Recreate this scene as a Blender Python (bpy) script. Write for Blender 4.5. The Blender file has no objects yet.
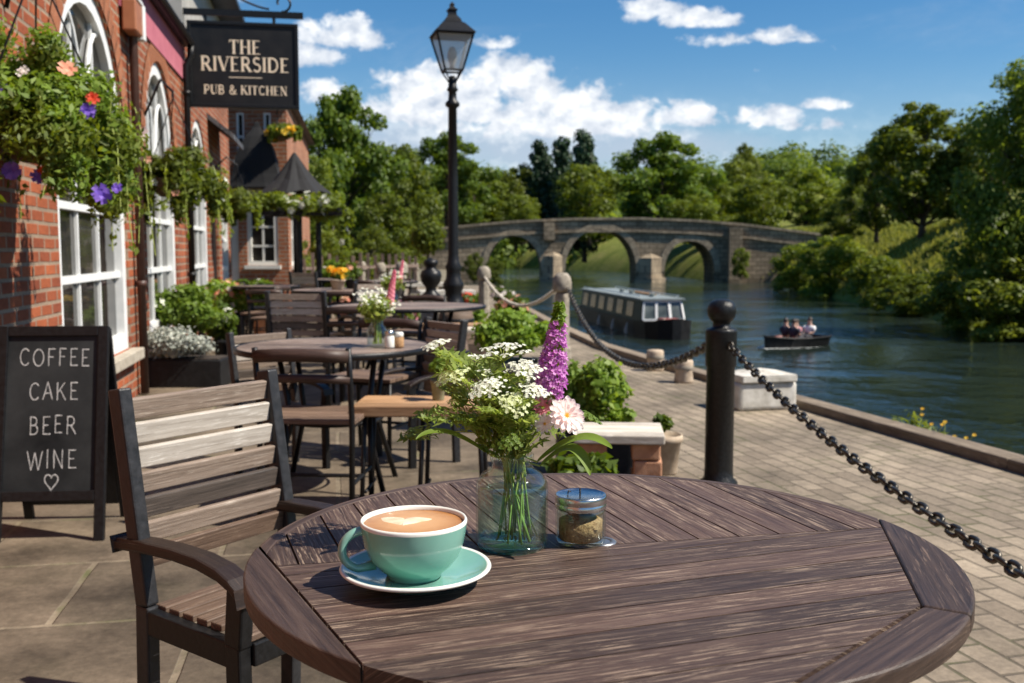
import bpy, bmesh, math, random
import numpy as np
from mathutils import Vector, Matrix
from mathutils.geometry import tessellate_polygon

C = bpy.context.scene.collection
R = math.radians
PI = math.pi
rnd = random.Random(7)
rng = np.random.default_rng(11)
S = bpy.context.scene

# ------------------------------------------------------------------ camera
H = 1.2
FPX = 1000.0
PITCH = math.atan(0.0915)
cam_d = bpy.data.cameras.new('camera')
cam = bpy.data.objects.new('camera', cam_d)
C.objects.link(cam)
cam.location = (0, 0, H)
cam.rotation_euler = (PI/2 - PITCH, 0, 0)
cam_d.sensor_width = 36
cam_d.lens = 36*FPX/1024
cam_d.clip_start = 0.05
cam_d.clip_end = 3000
cam_d.dof.use_dof = True
cam_d.dof.focus_distance = 1.45
cam_d.dof.aperture_fstop = 8.0
S.camera = cam


def ray(px, py):
    x = (px-512)/FPX
    u = -(py-341.5)/FPX
    c, s = math.cos(PITCH), math.sin(PITCH)
    return Vector((x, c + u*s, u*c - s))


def atz(px, py, z):           # ground position seen at a pixel, for a surface at height z
    d = ray(px, py)
    t = (z-H)/d.z
    return Vector((d.x*t, d.y*t, z))


def aty(px, py, y):           # position at depth y
    d = ray(px, py)
    t = y/d.y
    return Vector((d.x*t, y, H+d.z*t))


# ------------------------------------------------------------------ object helpers
def obj(name, me, mat=None, parent=None, smooth=False):
    o = bpy.data.objects.new(name, me)
    C.objects.link(o)
    if mat is not None:
        me.materials.append(mat)
    if parent is not None:
        o.parent = parent
    if smooth:
        me.polygons.foreach_set('use_smooth', [True]*len(me.polygons))
    return o


def thing(name, label, cat, loc=(0, 0, 0), rz=0, group=None):
    o = bpy.data.objects.new(name, None)
    C.objects.link(o)
    o.empty_display_size = 0.1
    o.location = loc
    o.rotation_euler = (0, 0, rz)
    return tag(o, label, cat, group)


def tag(o, label, cat, group=None):
    o['label'] = label
    o['category'] = cat
    if group:
        o['group'] = group
    return o


def kind(o, k):
    o['kind'] = k
    return o


KIDS = {}


def dup(root, loc, rz=0, label=None, group=None, scale=None):
    def cp(o, par):
        c = o.copy()
        C.objects.link(c)
        if par is not None:
            c.parent = par
        for ch in list(o.children):
            cp(ch, c)
        return c
    r = cp(root, None)
    r.location = loc
    r.rotation_euler = (0, 0, rz)
    if scale is not None:
        r.scale = scale if hasattr(scale, '__len__') else (scale,)*3
    if label:
        r['label'] = label
    if group:
        r['group'] = group
    return r


def bevel(o, w=0.004, seg=2):
    m = o.modifiers.new('bevel', 'BEVEL')
    m.width = w
    m.segments = seg
    m.limit_method = 'ANGLE'
    m.angle_limit = R(40)
    m.harden_normals = False
    return o


class MB:
    """collects simple shapes, then builds them as one mesh"""
    def __init__(self):
        self.v = []
        self.f = []
        self.uv = []          # one uv per face corner, in face order

    def add(self, vs, fs, uvs=None):
        b = len(self.v)
        self.v.extend([tuple(p) for p in vs])
        for i, f in enumerate(fs):
            self.f.append(tuple(b+k for k in f))
            if uvs is not None:
                self.uv.append(uvs[i])
            else:
                self.uv.append([(vs[k][0]+vs[k][1], vs[k][2]) for k in f])
        return self

    def bar(self, p0, p1, w, h, up=(0, 0, 1), uvo=None):
        """box from p0 to p1; w across, h along up"""
        p0 = Vector(p0)
        p1 = Vector(p1)
        d = (p1-p0)
        L = d.length
        d.normalize()
        up = Vector(up)
        s = d.cross(up)
        if s.length < 1e-5:
            s = d.cross(Vector((1, 0, 0)))
        s.normalize()
        n = s.cross(d)
        vs = []
        loc = []
        for a, q in ((0, p0), (L, p1)):
            for i, j in ((-1, -1), (1, -1), (1, 1), (-1, 1)):
                vs.append(q + s*(i*w/2) + n*(j*h/2))
                loc.append((a, i*w/2, j*h/2))
        fs = [(3, 2, 1, 0), (4, 5, 6, 7), (0, 1, 5, 4), (1, 2, 6, 5), (2, 3, 7, 6), (3, 0, 4, 7)]
        o = uvo if uvo else (rnd.random()*50, rnd.random()*50)
        uvs = []
        for f in fs:
            u = []
            for k in f:
                a, b, c = loc[k]
                u.append((o[0]+a, o[1]+b+c))
            uvs.append(u)
        return self.add(vs, fs, uvs)

    def box(self, c, s, rz=0):
        x, y, z = c
        dx = Vector((math.cos(rz), math.sin(rz), 0))*(s[0]/2)
        return self.bar(Vector(c)-dx, Vector(c)+dx, s[1], s[2])

    def tube(self, pts, rad, n=8, cap=True, closed=False):
        P = [Vector(p) for p in pts]
        if not hasattr(rad, '__len__'):
            rad = [rad]*len(P)
        vs = []
        prev = None
        N = len(P)
        acc = 0
        uvl = []
        for i, p in enumerate(P):
            if closed:
                t = P[(i+1) % N]-P[(i-1) % N]
            else:
                t = P[min(i+1, N-1)]-P[max(i-1, 0)]
            if t.length < 1e-9:
                t = Vector((0, 0, 1))
            t.normalize()
            if prev is None:
                a = Vector((0, 0, 1)) if abs(t.z) < .9 else Vector((1, 0, 0))
                x = t.cross(a).normalized()
            else:
                x = (prev - t*prev.dot(t))
                if x.length < 1e-6:
                    x = t.orthogonal()
                x.normalize()
            prev = x
            y = t.cross(x)
            if i:
                acc += (P[i]-P[i-1]).length
            for k in range(n):
                a = 2*PI*k/n
                vs.append(p + (x*math.cos(a)+y*math.sin(a))*rad[i])
                uvl.append((acc, rad[i]*a))
        fs = []
        for i in range(N if closed else N-1):
            j = (i+1) % N
            for k in range(n):
                k2 = (k+1) % n
                fs.append((i*n+k, i*n+k2, j*n+k2, j*n+k))
        if cap and not closed:
            fs.append(tuple(range(n-1, -1, -1)))
            fs.append(tuple((N-1)*n+k for k in range(n)))
        return self.add(vs, fs, [[uvl[k] for k in f] for f in fs])

    def lathe(self, prof, n=32, c=(0, 0, 0), a0=0.0):
        """prof: (r, z) list"""
        vs = []
        for r, z in prof:
            for k in range(n):
                a = a0+2*PI*k/n
                vs.append((c[0]+r*math.cos(a), c[1]+r*math.sin(a), c[2]+z))
        fs = []
        uv = []
        for i in range(len(prof)-1):
            for k in range(n):
                k2 = (k+1) % n
                fs.append((i*n+k, i*n+k2, (i+1)*n+k2, (i+1)*n+k))
                uv.append([(k/n, prof[i][1]), ((k+1)/n, prof[i][1]), ((k+1)/n, prof[i+1][1]), (k/n, prof[i+1][1])])
        return self.add(vs, fs, uv)

    def prism(self, poly, z0, z1, T=None, uvf=None):
        """poly: 2d convex polygon ccw"""
        n = len(poly)
        vs = [Vector((x, y, z0)) for x, y in poly]+[Vector((x, y, z1)) for x, y in poly]
        loc = list(vs)
        fs = [tuple(range(n-1, -1, -1)), tuple(range(n, 2*n))]
        for k in range(n):
            k2 = (k+1) % n
            fs.append((k, k2, n+k2, n+k))
        uvs = None
        if uvf:
            uvs = [[uvf(loc[k]) for k in f] for f in fs]
        if T:
            vs = [T(v) for v in vs]
        return self.add(vs, fs, uvs)

    def ball(self, c, r, n=12, m=8, sz=1.0):
        prof = [(max(1e-4, r*math.sin(PI*i/m)), -r*sz*math.cos(PI*i/m)) for i in range(m+1)]
        return self.lathe(prof, n, c)

    def mesh(self, name):
        me = bpy.data.meshes.new(name)
        me.from_pydata(self.v, [], self.f)
        ul = me.uv_layers.new(name='UVMap')
        flat = []
        for u in self.uv:
            for q in u:
                flat.extend(q)
        if len(flat) == 2*len(me.loops):
            ul.data.foreach_set('uv', flat)
        me.update()
        return me

    def build(self, name, mat, parent=None, smooth=False):
        return obj(name, self.mesh(name), mat, parent, smooth)


def clip_half(poly, n, d):
    """keep the part of a 2d polygon with p.n <= d"""
    out = []
    N = len(poly)
    for i in range(N):
        a = poly[i]
        b = poly[(i+1) % N]
        da = a[0]*n[0]+a[1]*n[1]-d
        db = b[0]*n[0]+b[1]*n[1]-d
        if da <= 0:
            out.append(a)
        if da*db < 0:
            t = da/(da-db)
            out.append((a[0]+(b[0]-a[0])*t, a[1]+(b[1]-a[1])*t))
    return out


# ------------------------------------------------------------------ materials
def nodes(name):
    m = bpy.data.materials.new(name)
    m.use_nodes = True
    nt = m.node_tree
    nt.nodes.clear()
    out = nt.nodes.new('ShaderNodeOutputMaterial')
    return m, nt, out


def N(nt, t, **kw):
    n = nt.nodes.new(t)
    for k, v in kw.items():
        if k in n.inputs:
            n.inputs[k].default_value = v
        else:
            setattr(n, k, v)
    return n


def ramp(nt, stops, fac=None):
    r = nt.nodes.new('ShaderNodeValToRGB')
    e = r.color_ramp.elements
    while len(e) < len(stops):
        e.new(0.5)
    for i, (p, c) in enumerate(stops):
        e[i].position = p
        e[i].color = (*c, 1) if len(c) == 3 else c
    if fac is not None:
        nt.links.new(fac, r.inputs['Fac'])
    return r


def bsdf(nt, out, **kw):
    b = nt.nodes.new('ShaderNodeBsdfPrincipled')
    for k, v in kw.items():
        b.inputs[k].default_value = v
    nt.links.new(b.outputs[0], out.inputs['Surface'])
    return b


def plain(name, c1, c2=None, scale=20, rough=.6, metal=0, bump=0.0, detail=6, spec=.5, coord='Object', rvar=0.1, stops=None):
    """noise mottled material"""
    m, nt, out = nodes(name)
    b = bsdf(nt, out, Roughness=rough, Metallic=metal)
    b.inputs['Specular IOR Level'].default_value = spec
    tc = N(nt, 'ShaderNodeTexCoord')
    nz = N(nt, 'ShaderNodeTexNoise', Scale=scale, Detail=detail, Roughness=.6)
    nt.links.new(tc.outputs[coord], nz.inputs['Vector'])
    c2 = c2 or tuple(min(1, x*1.35) for x in c1)
    r = ramp(nt, stops or [(.3, c1), (.7, c2)], nz.outputs['Fac'])
    nt.links.new(r.outputs[0], b.inputs['Base Color'])
    if rvar:
        mr = N(nt, 'ShaderNodeMapRange')
        mr.inputs['To Min'].default_value = max(0.02, rough-rvar)
        mr.inputs['To Max'].default_value = min(1, rough+rvar)
        nt.links.new(nz.outputs['Fac'], mr.inputs['Value'])
        nt.links.new(mr.outputs[0], b.inputs['Roughness'])
    if bump:
        bp = N(nt, 'ShaderNodeBump', Strength=min(1, bump), Distance=.01)
        nt.links.new(nz.outputs['Fac'], bp.inputs['Height'])
        nt.links.new(bp.outputs[0], b.inputs['Normal'])
    return m


def wood(name, dark, mid, pale, wear=.5, rough=.5, su=1.6, sv=55., spec=.4, bump=.35, cracks=True):
    """weathered timber; grain runs along u"""
    m, nt, out = nodes(name)
    b = bsdf(nt, out, Roughness=rough)
    b.inputs['Specular IOR Level'].default_value = spec
    L = nt.links.new
    tc = N(nt, 'ShaderNodeUVMap')
    mp = N(nt, 'ShaderNodeMapping')
    mp.inputs['Scale'].default_value = (su*2.2, sv, 1)
    L(tc.outputs[0], mp.inputs['Vector'])
    g = N(nt, 'ShaderNodeTexNoise', Scale=1.6, Detail=9, Roughness=.68, Distortion=.25)
    L(mp.outputs[0], g.inputs['Vector'])
    mp2 = N(nt, 'ShaderNodeMapping')
    mp2.inputs['Scale'].default_value = (su*1.5, sv*.14, 1)
    L(tc.outputs[0], mp2.inputs['Vector'])
    g2 = N(nt, 'ShaderNodeTexNoise', Scale=1.3, Detail=5, Roughness=.55)
    L(mp2.outputs[0], g2.inputs['Vector'])
    isl = N(nt, 'ShaderNodeNewGeometry')
    base = ramp(nt, [(.30, dark), (.52, mid), (.82, tuple(.65*a+.35*p for a, p in zip(mid, pale)))], g.outputs['Fac'])
    # each board a little lighter or darker
    hv = N(nt, 'ShaderNodeHueSaturation')
    mr = N(nt, 'ShaderNodeMapRange')
    mr.inputs['To Min'].default_value = .62
    mr.inputs['To Max'].default_value = 1.42
    L(isl.outputs['Random Per Island'], mr.inputs['Value'])
    L(mr.outputs[0], hv.inputs['Value'])
    L(base.outputs[0], hv.inputs['Color'])
    # worn pale streaks
    mp3 = N(nt, 'ShaderNodeMapping')
    mp3.inputs['Scale'].default_value = (su*9, sv*2.2, 1)
    L(tc.outputs[0], mp3.inputs['Vector'])
    g3 = N(nt, 'ShaderNodeTexNoise', Scale=1.0, Detail=5, Roughness=.72)
    L(mp3.outputs[0], g3.inputs['Vector'])
    fl = ramp(nt, [(.60-.09*wear, (0, 0, 0)), (.67-.09*wear, (1, 1, 1))], g3.outputs['Fac'])
    gt = ramp(nt, [(.52-.20*wear, (.12, .12, .12)), (.70-.14*wear, (1, 1, 1))], g2.outputs['Fac'])
    st = N(nt, 'ShaderNodeMixRGB', blend_type='MULTIPLY')
    st.inputs[0].default_value = 1
    L(fl.outputs[0], st.inputs[1])
    L(gt.outputs[0], st.inputs[2])
    mm = N(nt, 'ShaderNodeMath', operation='MULTIPLY')
    mm.inputs[1].default_value = .35+.5*wear
    L(st.outputs[0], mm.inputs[0])
    mx = N(nt, 'ShaderNodeMix', data_type='RGBA')
    L(mm.outputs[0], mx.inputs['Factor'])
    L(hv.outputs[0], mx.inputs[6])
    mx.inputs[7].default_value = (*pale, 1)
    L(mx.outputs[2], b.inputs['Base Color'])
    mr2 = N(nt, 'ShaderNodeMapRange')
    mr2.inputs['To Min'].default_value = rough-.12
    mr2.inputs['To Max'].default_value = rough+.25
    L(g2.outputs['Fac'], mr2.inputs['Value'])
    L(mr2.outputs[0], b.inputs['Roughness'])
    fine = N(nt, 'ShaderNodeMath', operation='MULTIPLY_ADD')
    fine.inputs[1].default_value = .6
    L(g3.outputs['Fac'], fine.inputs[0])
    L(g.outputs['Fac'], fine.inputs[2])
    bp = N(nt, 'ShaderNodeBump', Strength=bump, Distance=.002)
    L(fine.outputs[0], bp.inputs['Height'])
    L(bp.outputs[0], b.inputs['Normal'])
    return m


def leafmat(name, c1, c2, trans=.35, rough=.5, var=.25):
    m, nt, out = nodes(name)
    L = nt.links.new
    g = N(nt, 'ShaderNodeNewGeometry')
    oi = N(nt, 'ShaderNodeObjectInfo')
    r = ramp(nt, [(0, c1), (1, c2)], g.outputs['Random Per Island'])
    hs = N(nt, 'ShaderNodeHueSaturation')
    mr = N(nt, 'ShaderNodeMapRange')
    mr.inputs['To Min'].default_value = 1-var
    mr.inputs['To Max'].default_value = 1+var
    L(oi.outputs['Random'], mr.inputs['Value'])
    L(mr.outputs[0], hs.inputs['Value'])
    L(r.outputs[0], hs.inputs['Color'])
    p = N(nt, 'ShaderNodeBsdfPrincipled', Roughness=rough)
    p.inputs['Specular IOR Level'].default_value = .3
    L(hs.outputs[0], p.inputs['Base Color'])
    t = N(nt, 'ShaderNodeBsdfTranslucent')
    h2 = N(nt, 'ShaderNodeHueSaturation', Hue=.485, Saturation=1.1, Value=1.5)
    L(hs.outputs[0], h2.inputs['Color'])
    L(h2.outputs[0], t.inputs['Color'])
    mx = N(nt, 'ShaderNodeMixShader', Fac=trans)
    L(p.outputs[0], mx.inputs[1])
    L(t.outputs[0], mx.inputs[2])
    L(mx.outputs[0], out.inputs['Surface'])
    return m


def brick(name, c1, c2, mortar, uvscale=1.0, bw=.225, bh=.075, rough=.85, stain=(.62, 1.12), mort=.012, offset=.5, nscale=1.1, moss=False):
    m, nt, out = nodes(name)
    L = nt.links.new
    b = bsdf(nt, out, Roughness=rough)
    b.inputs['Specular IOR Level'].default_value = .25
    tc = N(nt, 'ShaderNodeUVMap')
    wob = N(nt, 'ShaderNodeTexNoise', Scale=3.0, Detail=3)
    L(tc.outputs[0], wob.inputs['Vector'])
    ad = N(nt, 'ShaderNodeMixRGB', blend_type='LINEAR_LIGHT')
    ad.inputs[0].default_value = .006
    L(tc.outputs[0], ad.inputs[1])
    L(wob.outputs['Color'], ad.inputs[2])
    br = N(nt, 'ShaderNodeTexBrick')
    br.offset = offset
    br.inputs['Scale'].default_value = 1.0
    br.inputs['Brick Width'].default_value = bw
    br.inputs['Row Height'].default_value = bh
    br.inputs['Mortar Size'].default_value = mort
    br.inputs['Mortar Smooth'].default_value = .3
    br.inputs['Bias'].default_value = 0
    br.inputs['Color1'].default_value = (*c1, 1)
    br.inputs['Color2'].default_value = (*c2, 1)
    br.inputs['Mortar'].default_value = (*mortar, 1)
    L(ad.outputs[0], br.inputs['Vector'])
    n1 = N(nt, 'ShaderNodeTexNoise', Scale=nscale, Detail=9, Roughness=.66)
    L(tc.outputs[0], n1.inputs['Vector'])
    n2 = N(nt, 'ShaderNodeTexNoise', Scale=38., Detail=5, Roughness=.7)
    L(tc.outputs[0], n2.inputs['Vector'])
    r1 = ramp(nt, [(.33, (stain[0],)*3), (.66, (stain[1],)*3)], n1.outputs['Fac'])
    r2 = ramp(nt, [(.3, (.7, .7, .7)), (.7, (1.15, 1.15, 1.15))], n2.outputs['Fac'])
    m1 = N(nt, 'ShaderNodeMixRGB', blend_type='MULTIPLY')
    m1.inputs[0].default_value = 1
    L(br.outputs['Color'], m1.inputs[1])
    L(r1.outputs[0], m1.inputs[2])
    m2 = N(nt, 'ShaderNodeMixRGB', blend_type='MULTIPLY')
    m2.inputs[0].default_value = 1
    L(m1.outputs[0], m2.inputs[1])
    L(r2.outputs[0], m2.inputs[2])
    L(m2.outputs[0], b.inputs['Base Color'])
    if moss:
        n3 = N(nt, 'ShaderNodeTexNoise', Scale=2.3, Detail=7, Roughness=.7)
        L(tc.outputs[0], n3.inputs['Vector'])
        rm = ramp(nt, [(.48, (0, 0, 0)), (.62, (1, 1, 1))], n3.outputs['Fac'])
        pd = N(nt, 'ShaderNodeMath', operation='MULTIPLY_ADD')
        pd.inputs[1].default_value = .75
        pd.inputs[2].default_value = .05
        L(br.outputs['Fac'], pd.inputs[0])
        mf = N(nt, 'ShaderNodeMath', operation='MULTIPLY')
        L(rm.outputs[0], mf.inputs[0])
        L(pd.outputs[0], mf.inputs[1])
        mo = N(nt, 'ShaderNodeMix', data_type='RGBA')
        L(mf.outputs[0], mo.inputs['Factor'])
        L(m2.outputs[0], mo.inputs[6])
        mo.inputs[7].default_value = (.075, .085, .03, 1)
        L(mo.outputs[2], b.inputs['Base Color'])
    inv = N(nt, 'ShaderNodeMath', operation='MULTIPLY_ADD')
    inv.inputs[1].default_value = -1.0
    inv.inputs[2].default_value = 1.0
    L(br.outputs['Fac'], inv.inputs[0])
    ah = N(nt, 'ShaderNodeMath', operation='MULTIPLY_ADD')
    ah.inputs[1].default_value = .35
    L(n2.outputs['Fac'], ah.inputs[0])
    L(inv.outputs[0], ah.inputs[2])
    bp = N(nt, 'ShaderNodeBump', Strength=.7, Distance=.008)
    L(ah.outputs[0], bp.inputs['Height'])
    L(bp.outputs[0], b.inputs['Normal'])
    return m


def glassmat(name, tint, dens=1.0, rough=.02, f0=1.5):
    """thin clear glass: tinted see-through plus fresnel reflection"""
    m, nt, out = nodes(name)
    L = nt.links.new
    t = N(nt, 'ShaderNodeBsdfTransparent')
    t.inputs['Color'].default_value = (*tint, 1)
    g = N(nt, 'ShaderNodeBsdfGlossy', Roughness=rough)
    lw = N(nt, 'ShaderNodeLayerWeight', Blend=.18)
    fr = N(nt, 'ShaderNodeMath', operation='MULTIPLY_ADD')
    fr.inputs[1].default_value = .75
    fr.inputs[2].default_value = .05
    L(lw.outputs['Facing'], fr.inputs[0])
    pw = N(nt, 'ShaderNodeMath', operation='POWER')
    pw.inputs[1].default_value = 1.3
    L(fr.outputs[0], pw.inputs[0])
    mx = N(nt, 'ShaderNodeMixShader')
    L(pw.outputs[0], mx.inputs[0])
    L(t.outputs[0], mx.inputs[1])
    L(g.outputs[0], mx.inputs[2])
    L(mx.outputs[0], out.inputs['Surface'])
    return m


M = {}
M['table'] = wood('table_wood', (.024, .0135, .0105), (.070, .041, .031), (.36, .265, .19), wear=.78, rough=.50, su=1.3, sv=110, bump=.7)
M['tabledark'] = wood('table_rim_wood', (.020, .012, .009), (.062, .038, .028), (.25, .17, .12), wear=.5, rough=.44, su=1.2, sv=80, bump=.5)
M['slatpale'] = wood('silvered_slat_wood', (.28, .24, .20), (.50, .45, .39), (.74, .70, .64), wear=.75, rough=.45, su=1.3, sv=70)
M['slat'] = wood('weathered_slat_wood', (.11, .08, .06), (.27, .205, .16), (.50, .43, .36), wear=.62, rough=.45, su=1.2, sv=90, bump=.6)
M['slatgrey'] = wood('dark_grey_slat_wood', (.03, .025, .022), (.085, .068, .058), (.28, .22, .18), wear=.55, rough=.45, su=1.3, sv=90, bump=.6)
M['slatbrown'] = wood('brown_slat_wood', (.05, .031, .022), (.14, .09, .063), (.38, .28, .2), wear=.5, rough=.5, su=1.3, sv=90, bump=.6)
M['armwood'] = wood('oiled_arm_wood', (.008, .005, .004), (.024, .014, .010), (.2, .12, .08), wear=.25, rough=.38, su=2, sv=40)
M['benchwood'] = wood('honey_bench_wood', (.16, .085, .04), (.36, .21, .11), (.6, .42, .26), wear=.4, rough=.5, su=1.2, sv=40)
M['midtable'] = wood('grey_brown_table_wood', (.08, .055, .045), (.2, .145, .115), (.45, .37, .31), wear=.7, rough=.42, su=1, sv=26)
M['darkwood'] = wood('dark_chair_wood', (.018, .010, .008), (.05, .028, .021), (.16, .11, .08), wear=.4, rough=.45, su=1.5, sv=40)
M['whiteplank'] = wood('whitewashed_plank', (.3, .25, .2), (.5, .45, .38), (.75, .71, .64), wear=.9, rough=.65, su=1, sv=30)
M['barkwood'] = plain('tree_bark', (.045, .032, .022), (.12, .09, .065), scale=9, rough=.9, bump=.8)
M['metal'] = plain('black_painted_metal', (.004, .004, .0045), (.011, .011, .012), scale=60, rough=.42, bump=.12, spec=.3)
M['charcoal'] = plain('charcoal_painted_frame', (.012, .0125, .014), (.03, .03, .033), scale=45, rough=.42, bump=.15, spec=.35)
M['iron'] = plain('worn_black_iron', (.006, .006, .0065), (.018, .018, .018), scale=70, rough=.36, metal=.1, bump=.35, spec=.3)
M['chain'] = plain('dark_steel_chain', (.035, .034, .03), (.12, .105, .085), scale=60, rough=.38, metal=.75, bump=.3)
M['silver'] = plain('brushed_steel', (.5, .5, .5), (.65, .65, .64), scale=80, rough=.25, metal=1, bump=.05)
M['galv'] = plain('grey_steel_arm', (.25, .25, .26), (.4, .4, .4), scale=50, rough=.35, metal=.8)
M['white'] = plain('white_window_paint', (.70, .71, .70), (.82, .82, .8), scale=14, rough=.45, bump=.05)
M['glassdark'] = None
M['stone'] = plain('weathered_stone', (.17, .145, .11), (.40, .35, .28), scale=18, rough=.88, bump=.6, detail=9)
M['palestone'] = plain('pale_stone', (.42, .39, .34), (.68, .65, .59), scale=9, rough=.8, bump=.5, detail=10, stops=[(.28, (.22, .20, .16)), (.42, (.45, .42, .36)), (.7, (.68, .65, .59))])
M['sill'] = plain('sandstone_sill', (.30, .26, .20), (.45, .4, .32), scale=18, rough=.85, bump=.3)
M['slate'] = brick('roof_slate', (.07, .072, .08), (.13, .13, .14), (.035, .035, .04), bw=.28, bh=.2, mort=.008, rough=.6)
M['brick'] = brick('orange_red_brick', (.42, .115, .045), (.24, .062, .03), (.33, .24, .17))
M['brickdark'] = brick('brown_brick', (.24, .085, .045), (.15, .055, .032), (.25, .2, .15))
M['bricklight'] = brick('light_orange_brick', (.48, .18, .085), (.36, .12, .06), (.4, .3, .22))
M['pink'] = plain('pink_painted_render', (.38, .10, .14), (.48, .15, .19), scale=6, rough=.8, bump=.2)
M['greyrender'] = plain('grey_render', (.28, .27, .25), (.42, .4, .37), scale=5, rough=.85, bump=.2)
M['terracotta'] = plain('terracotta', (.33, .15, .08), (.5, .27, .16), scale=22, rough=.8, bump=.25)
M['clay'] = plain('pale_clay_pot', (.36, .27, .19), (.52, .42, .31), scale=22, rough=.8, bump=.25)
M['soil'] = plain('soil', (.02, .014, .01), (.06, .042, .03), scale=60, rough=.95, bump=.9)
M['planterblack'] = plain('black_planter', (.007, .007, .0075), (.018, .018, .019), scale=25, rough=.55, spec=.25)
M['fabric'] = plain('black_canvas', (.006, .006, .007), (.013, .013, .014), scale=9, rough=.85, bump=.4)
M['board'] = plain('chalkboard', (.007, .008, .009), (.040, .042, .043), scale=3.2, rough=.8, detail=9, spec=.2)
M['chalk'] = plain('chalk', (.22, .22, .22), (.66, .66, .64), scale=140, rough=.95)
M['signblack'] = plain('sign_board_paint', (.007, .007, .008), (.015, .0145, .0145), scale=8, rough=.5, spec=.3)
M['gold'] = plain('cream_gold_lettering', (.80, .63, .44), (.90, .76, .56), scale=30, rough=.5)
M['mint'] = None
M['cream'] = plain('cream_glaze_rim', (.72, .72, .66), (.8, .8, .74), scale=30, rough=.12, rvar=.02)
M['greenpaint'] = plain('dark_green_boat_paint', (.006, .022, .013), (.012, .036, .022), scale=8, rough=.5, spec=.25)
M['boatblack'] = plain('black_hull_paint', (.005, .005, .006), (.014, .014, .015), scale=6, rough=.5, spec=.25)
M['roofgrey'] = plain('pale_grey_boat_roof', (.17, .20, .20), (.26, .29, .28), scale=5, rough=.55)
M['boatred'] = plain('faded_red_paint', (.16, .04, .035), (.26, .075, .06), scale=9, rough=.5)
M['skin'] = plain('skin', (.5, .3, .22), (.58, .36, .27), scale=12, rough=.5, rvar=0)
M['hair'] = plain('brown_hair', (.03, .02, .013), (.07, .045, .03), scale=60, rough=.5)
M['shirtwhite'] = plain('white_shirt', (.7, .7, .7), (.8, .8, .8), scale=20, rough=.8)
M['shirtdark'] = plain('dark_navy_top', (.02, .02, .035), (.04, .04, .06), scale=20, rough=.8)
M['shirtpink'] = plain('pink_top', (.5, .2, .22), (.6, .28, .3), scale=20, rough=.8)
M['trousers'] = plain('dark_trousers', (.02, .02, .025), (.04, .04, .05), scale=20, rough=.8)
M['ivory'] = plain('cream_wall', (.66, .64, .58), (.76, .74, .68), scale=4, rough=.8)
M['orange_shade'] = plain('warm_alarm_box', (.30, .11, .05), (.38, .15, .07), scale=9, rough=.5)
M['rope_sunlit_chain'] = plain('pale_rope_sunlit_chain', (.45, .4, .32), (.62, .56, .47), scale=90, rough=.9, bump=.5)
M['barrel'] = wood('barrel_wood', (.04, .026, .018), (.12, .08, .055), (.3, .24, .18), wear=.4, rough=.65, su=1.2, sv=22)
M['wicker'] = plain('wicker', (.06, .04, .022), (.16, .11, .06), scale=70, rough=.8, bump=.8)

M['lf_mid'] = leafmat('leaf_mid_green', (.054, .098, .012), (.125, .18, .022), trans=.4)
M['lf_yel'] = leafmat('leaf_yellow_green', (.09, .13, .015), (.18, .225, .03), trans=.45)
M['lf_dark'] = leafmat('leaf_dark_green', (.066, .108, .016), (.15, .198, .032), trans=.5)
M['lf_con'] = leafmat('conifer_needles', (.014, .035, .014), (.035, .065, .024), trans=.12)
M['lf_olive'] = leafmat('leaf_olive', (.088, .122, .017), (.175, .21, .034), trans=.5)
M['lf_lime'] = leafmat('leaf_lime', (.11, .19, .02), (.22, .31, .05), trans=.4)
M['lf_silver'] = leafmat('silver_leaf', (.36, .4, .34), (.62, .64, .56), trans=.15)
M['lf_sprig'] = leafmat('fresh_sprig_green', (.17, .24, .04), (.34, .42, .12), trans=.52, var=.08)
M['stem'] = plain('green_stem', (.24, .30, .05), (.38, .43, .10), scale=40, rough=.5)
M['grassm'] = leafmat('grass_blades', (.14, .17, .03), (.27, .27, .06), trans=.4)


def petal(name, c1, c2, trans=.35):
    return leafmat(name, c1, c2, trans=trans, rough=.55, var=.04)


M['pt_white'] = petal('white_petal', (.72, .74, .62), (.85, .86, .76))
M['pt_cream'] = petal('greenish_cream_petal', (.60, .66, .34), (.74, .78, .50))
M['pt_purple'] = petal('purple_petal', (.16, .08, .5), (.30, .18, .68))
M['pt_magenta'] = petal('magenta_petal', (.40, .10, .38), (.68, .34, .62))
M['pt_peach'] = petal('peach_petal', (.75, .32, .2), (.85, .48, .33))
M['pt_red'] = petal('red_petal', (.65, .06, .03), (.8, .14, .06))
M['pt_pink'] = petal('pale_pink_petal', (.80, .66, .63), (.88, .81, .77))
M['pt_yellow'] = petal('yellow_petal', (.8, .42, .02), (.88, .6, .06))
M['pt_hot'] = petal('pink_petal', (.7, .22, .3), (.82, .42, .46))


def make_mint():
    m, nt, out = nodes('mint_glaze')
    b = bsdf(nt, out, Roughness=.16)
    b.inputs['Coat Weight'].default_value = .5
    b.inputs['Coat Roughness'].default_value = .05
    tc = N(nt, 'ShaderNodeTexCoord')
    nz = N(nt, 'ShaderNodeTexNoise', Scale=25, Detail=4)
    nt.links.new(tc.outputs['Object'], nz.inputs['Vector'])
    r = ramp(nt, [(.3, (.185, .40, .33)), (.7, (.235, .455, .38))], nz.outputs['Fac'])
    nt.links.new(r.outputs[0], b.inputs['Base Color'])
    return m


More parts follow.
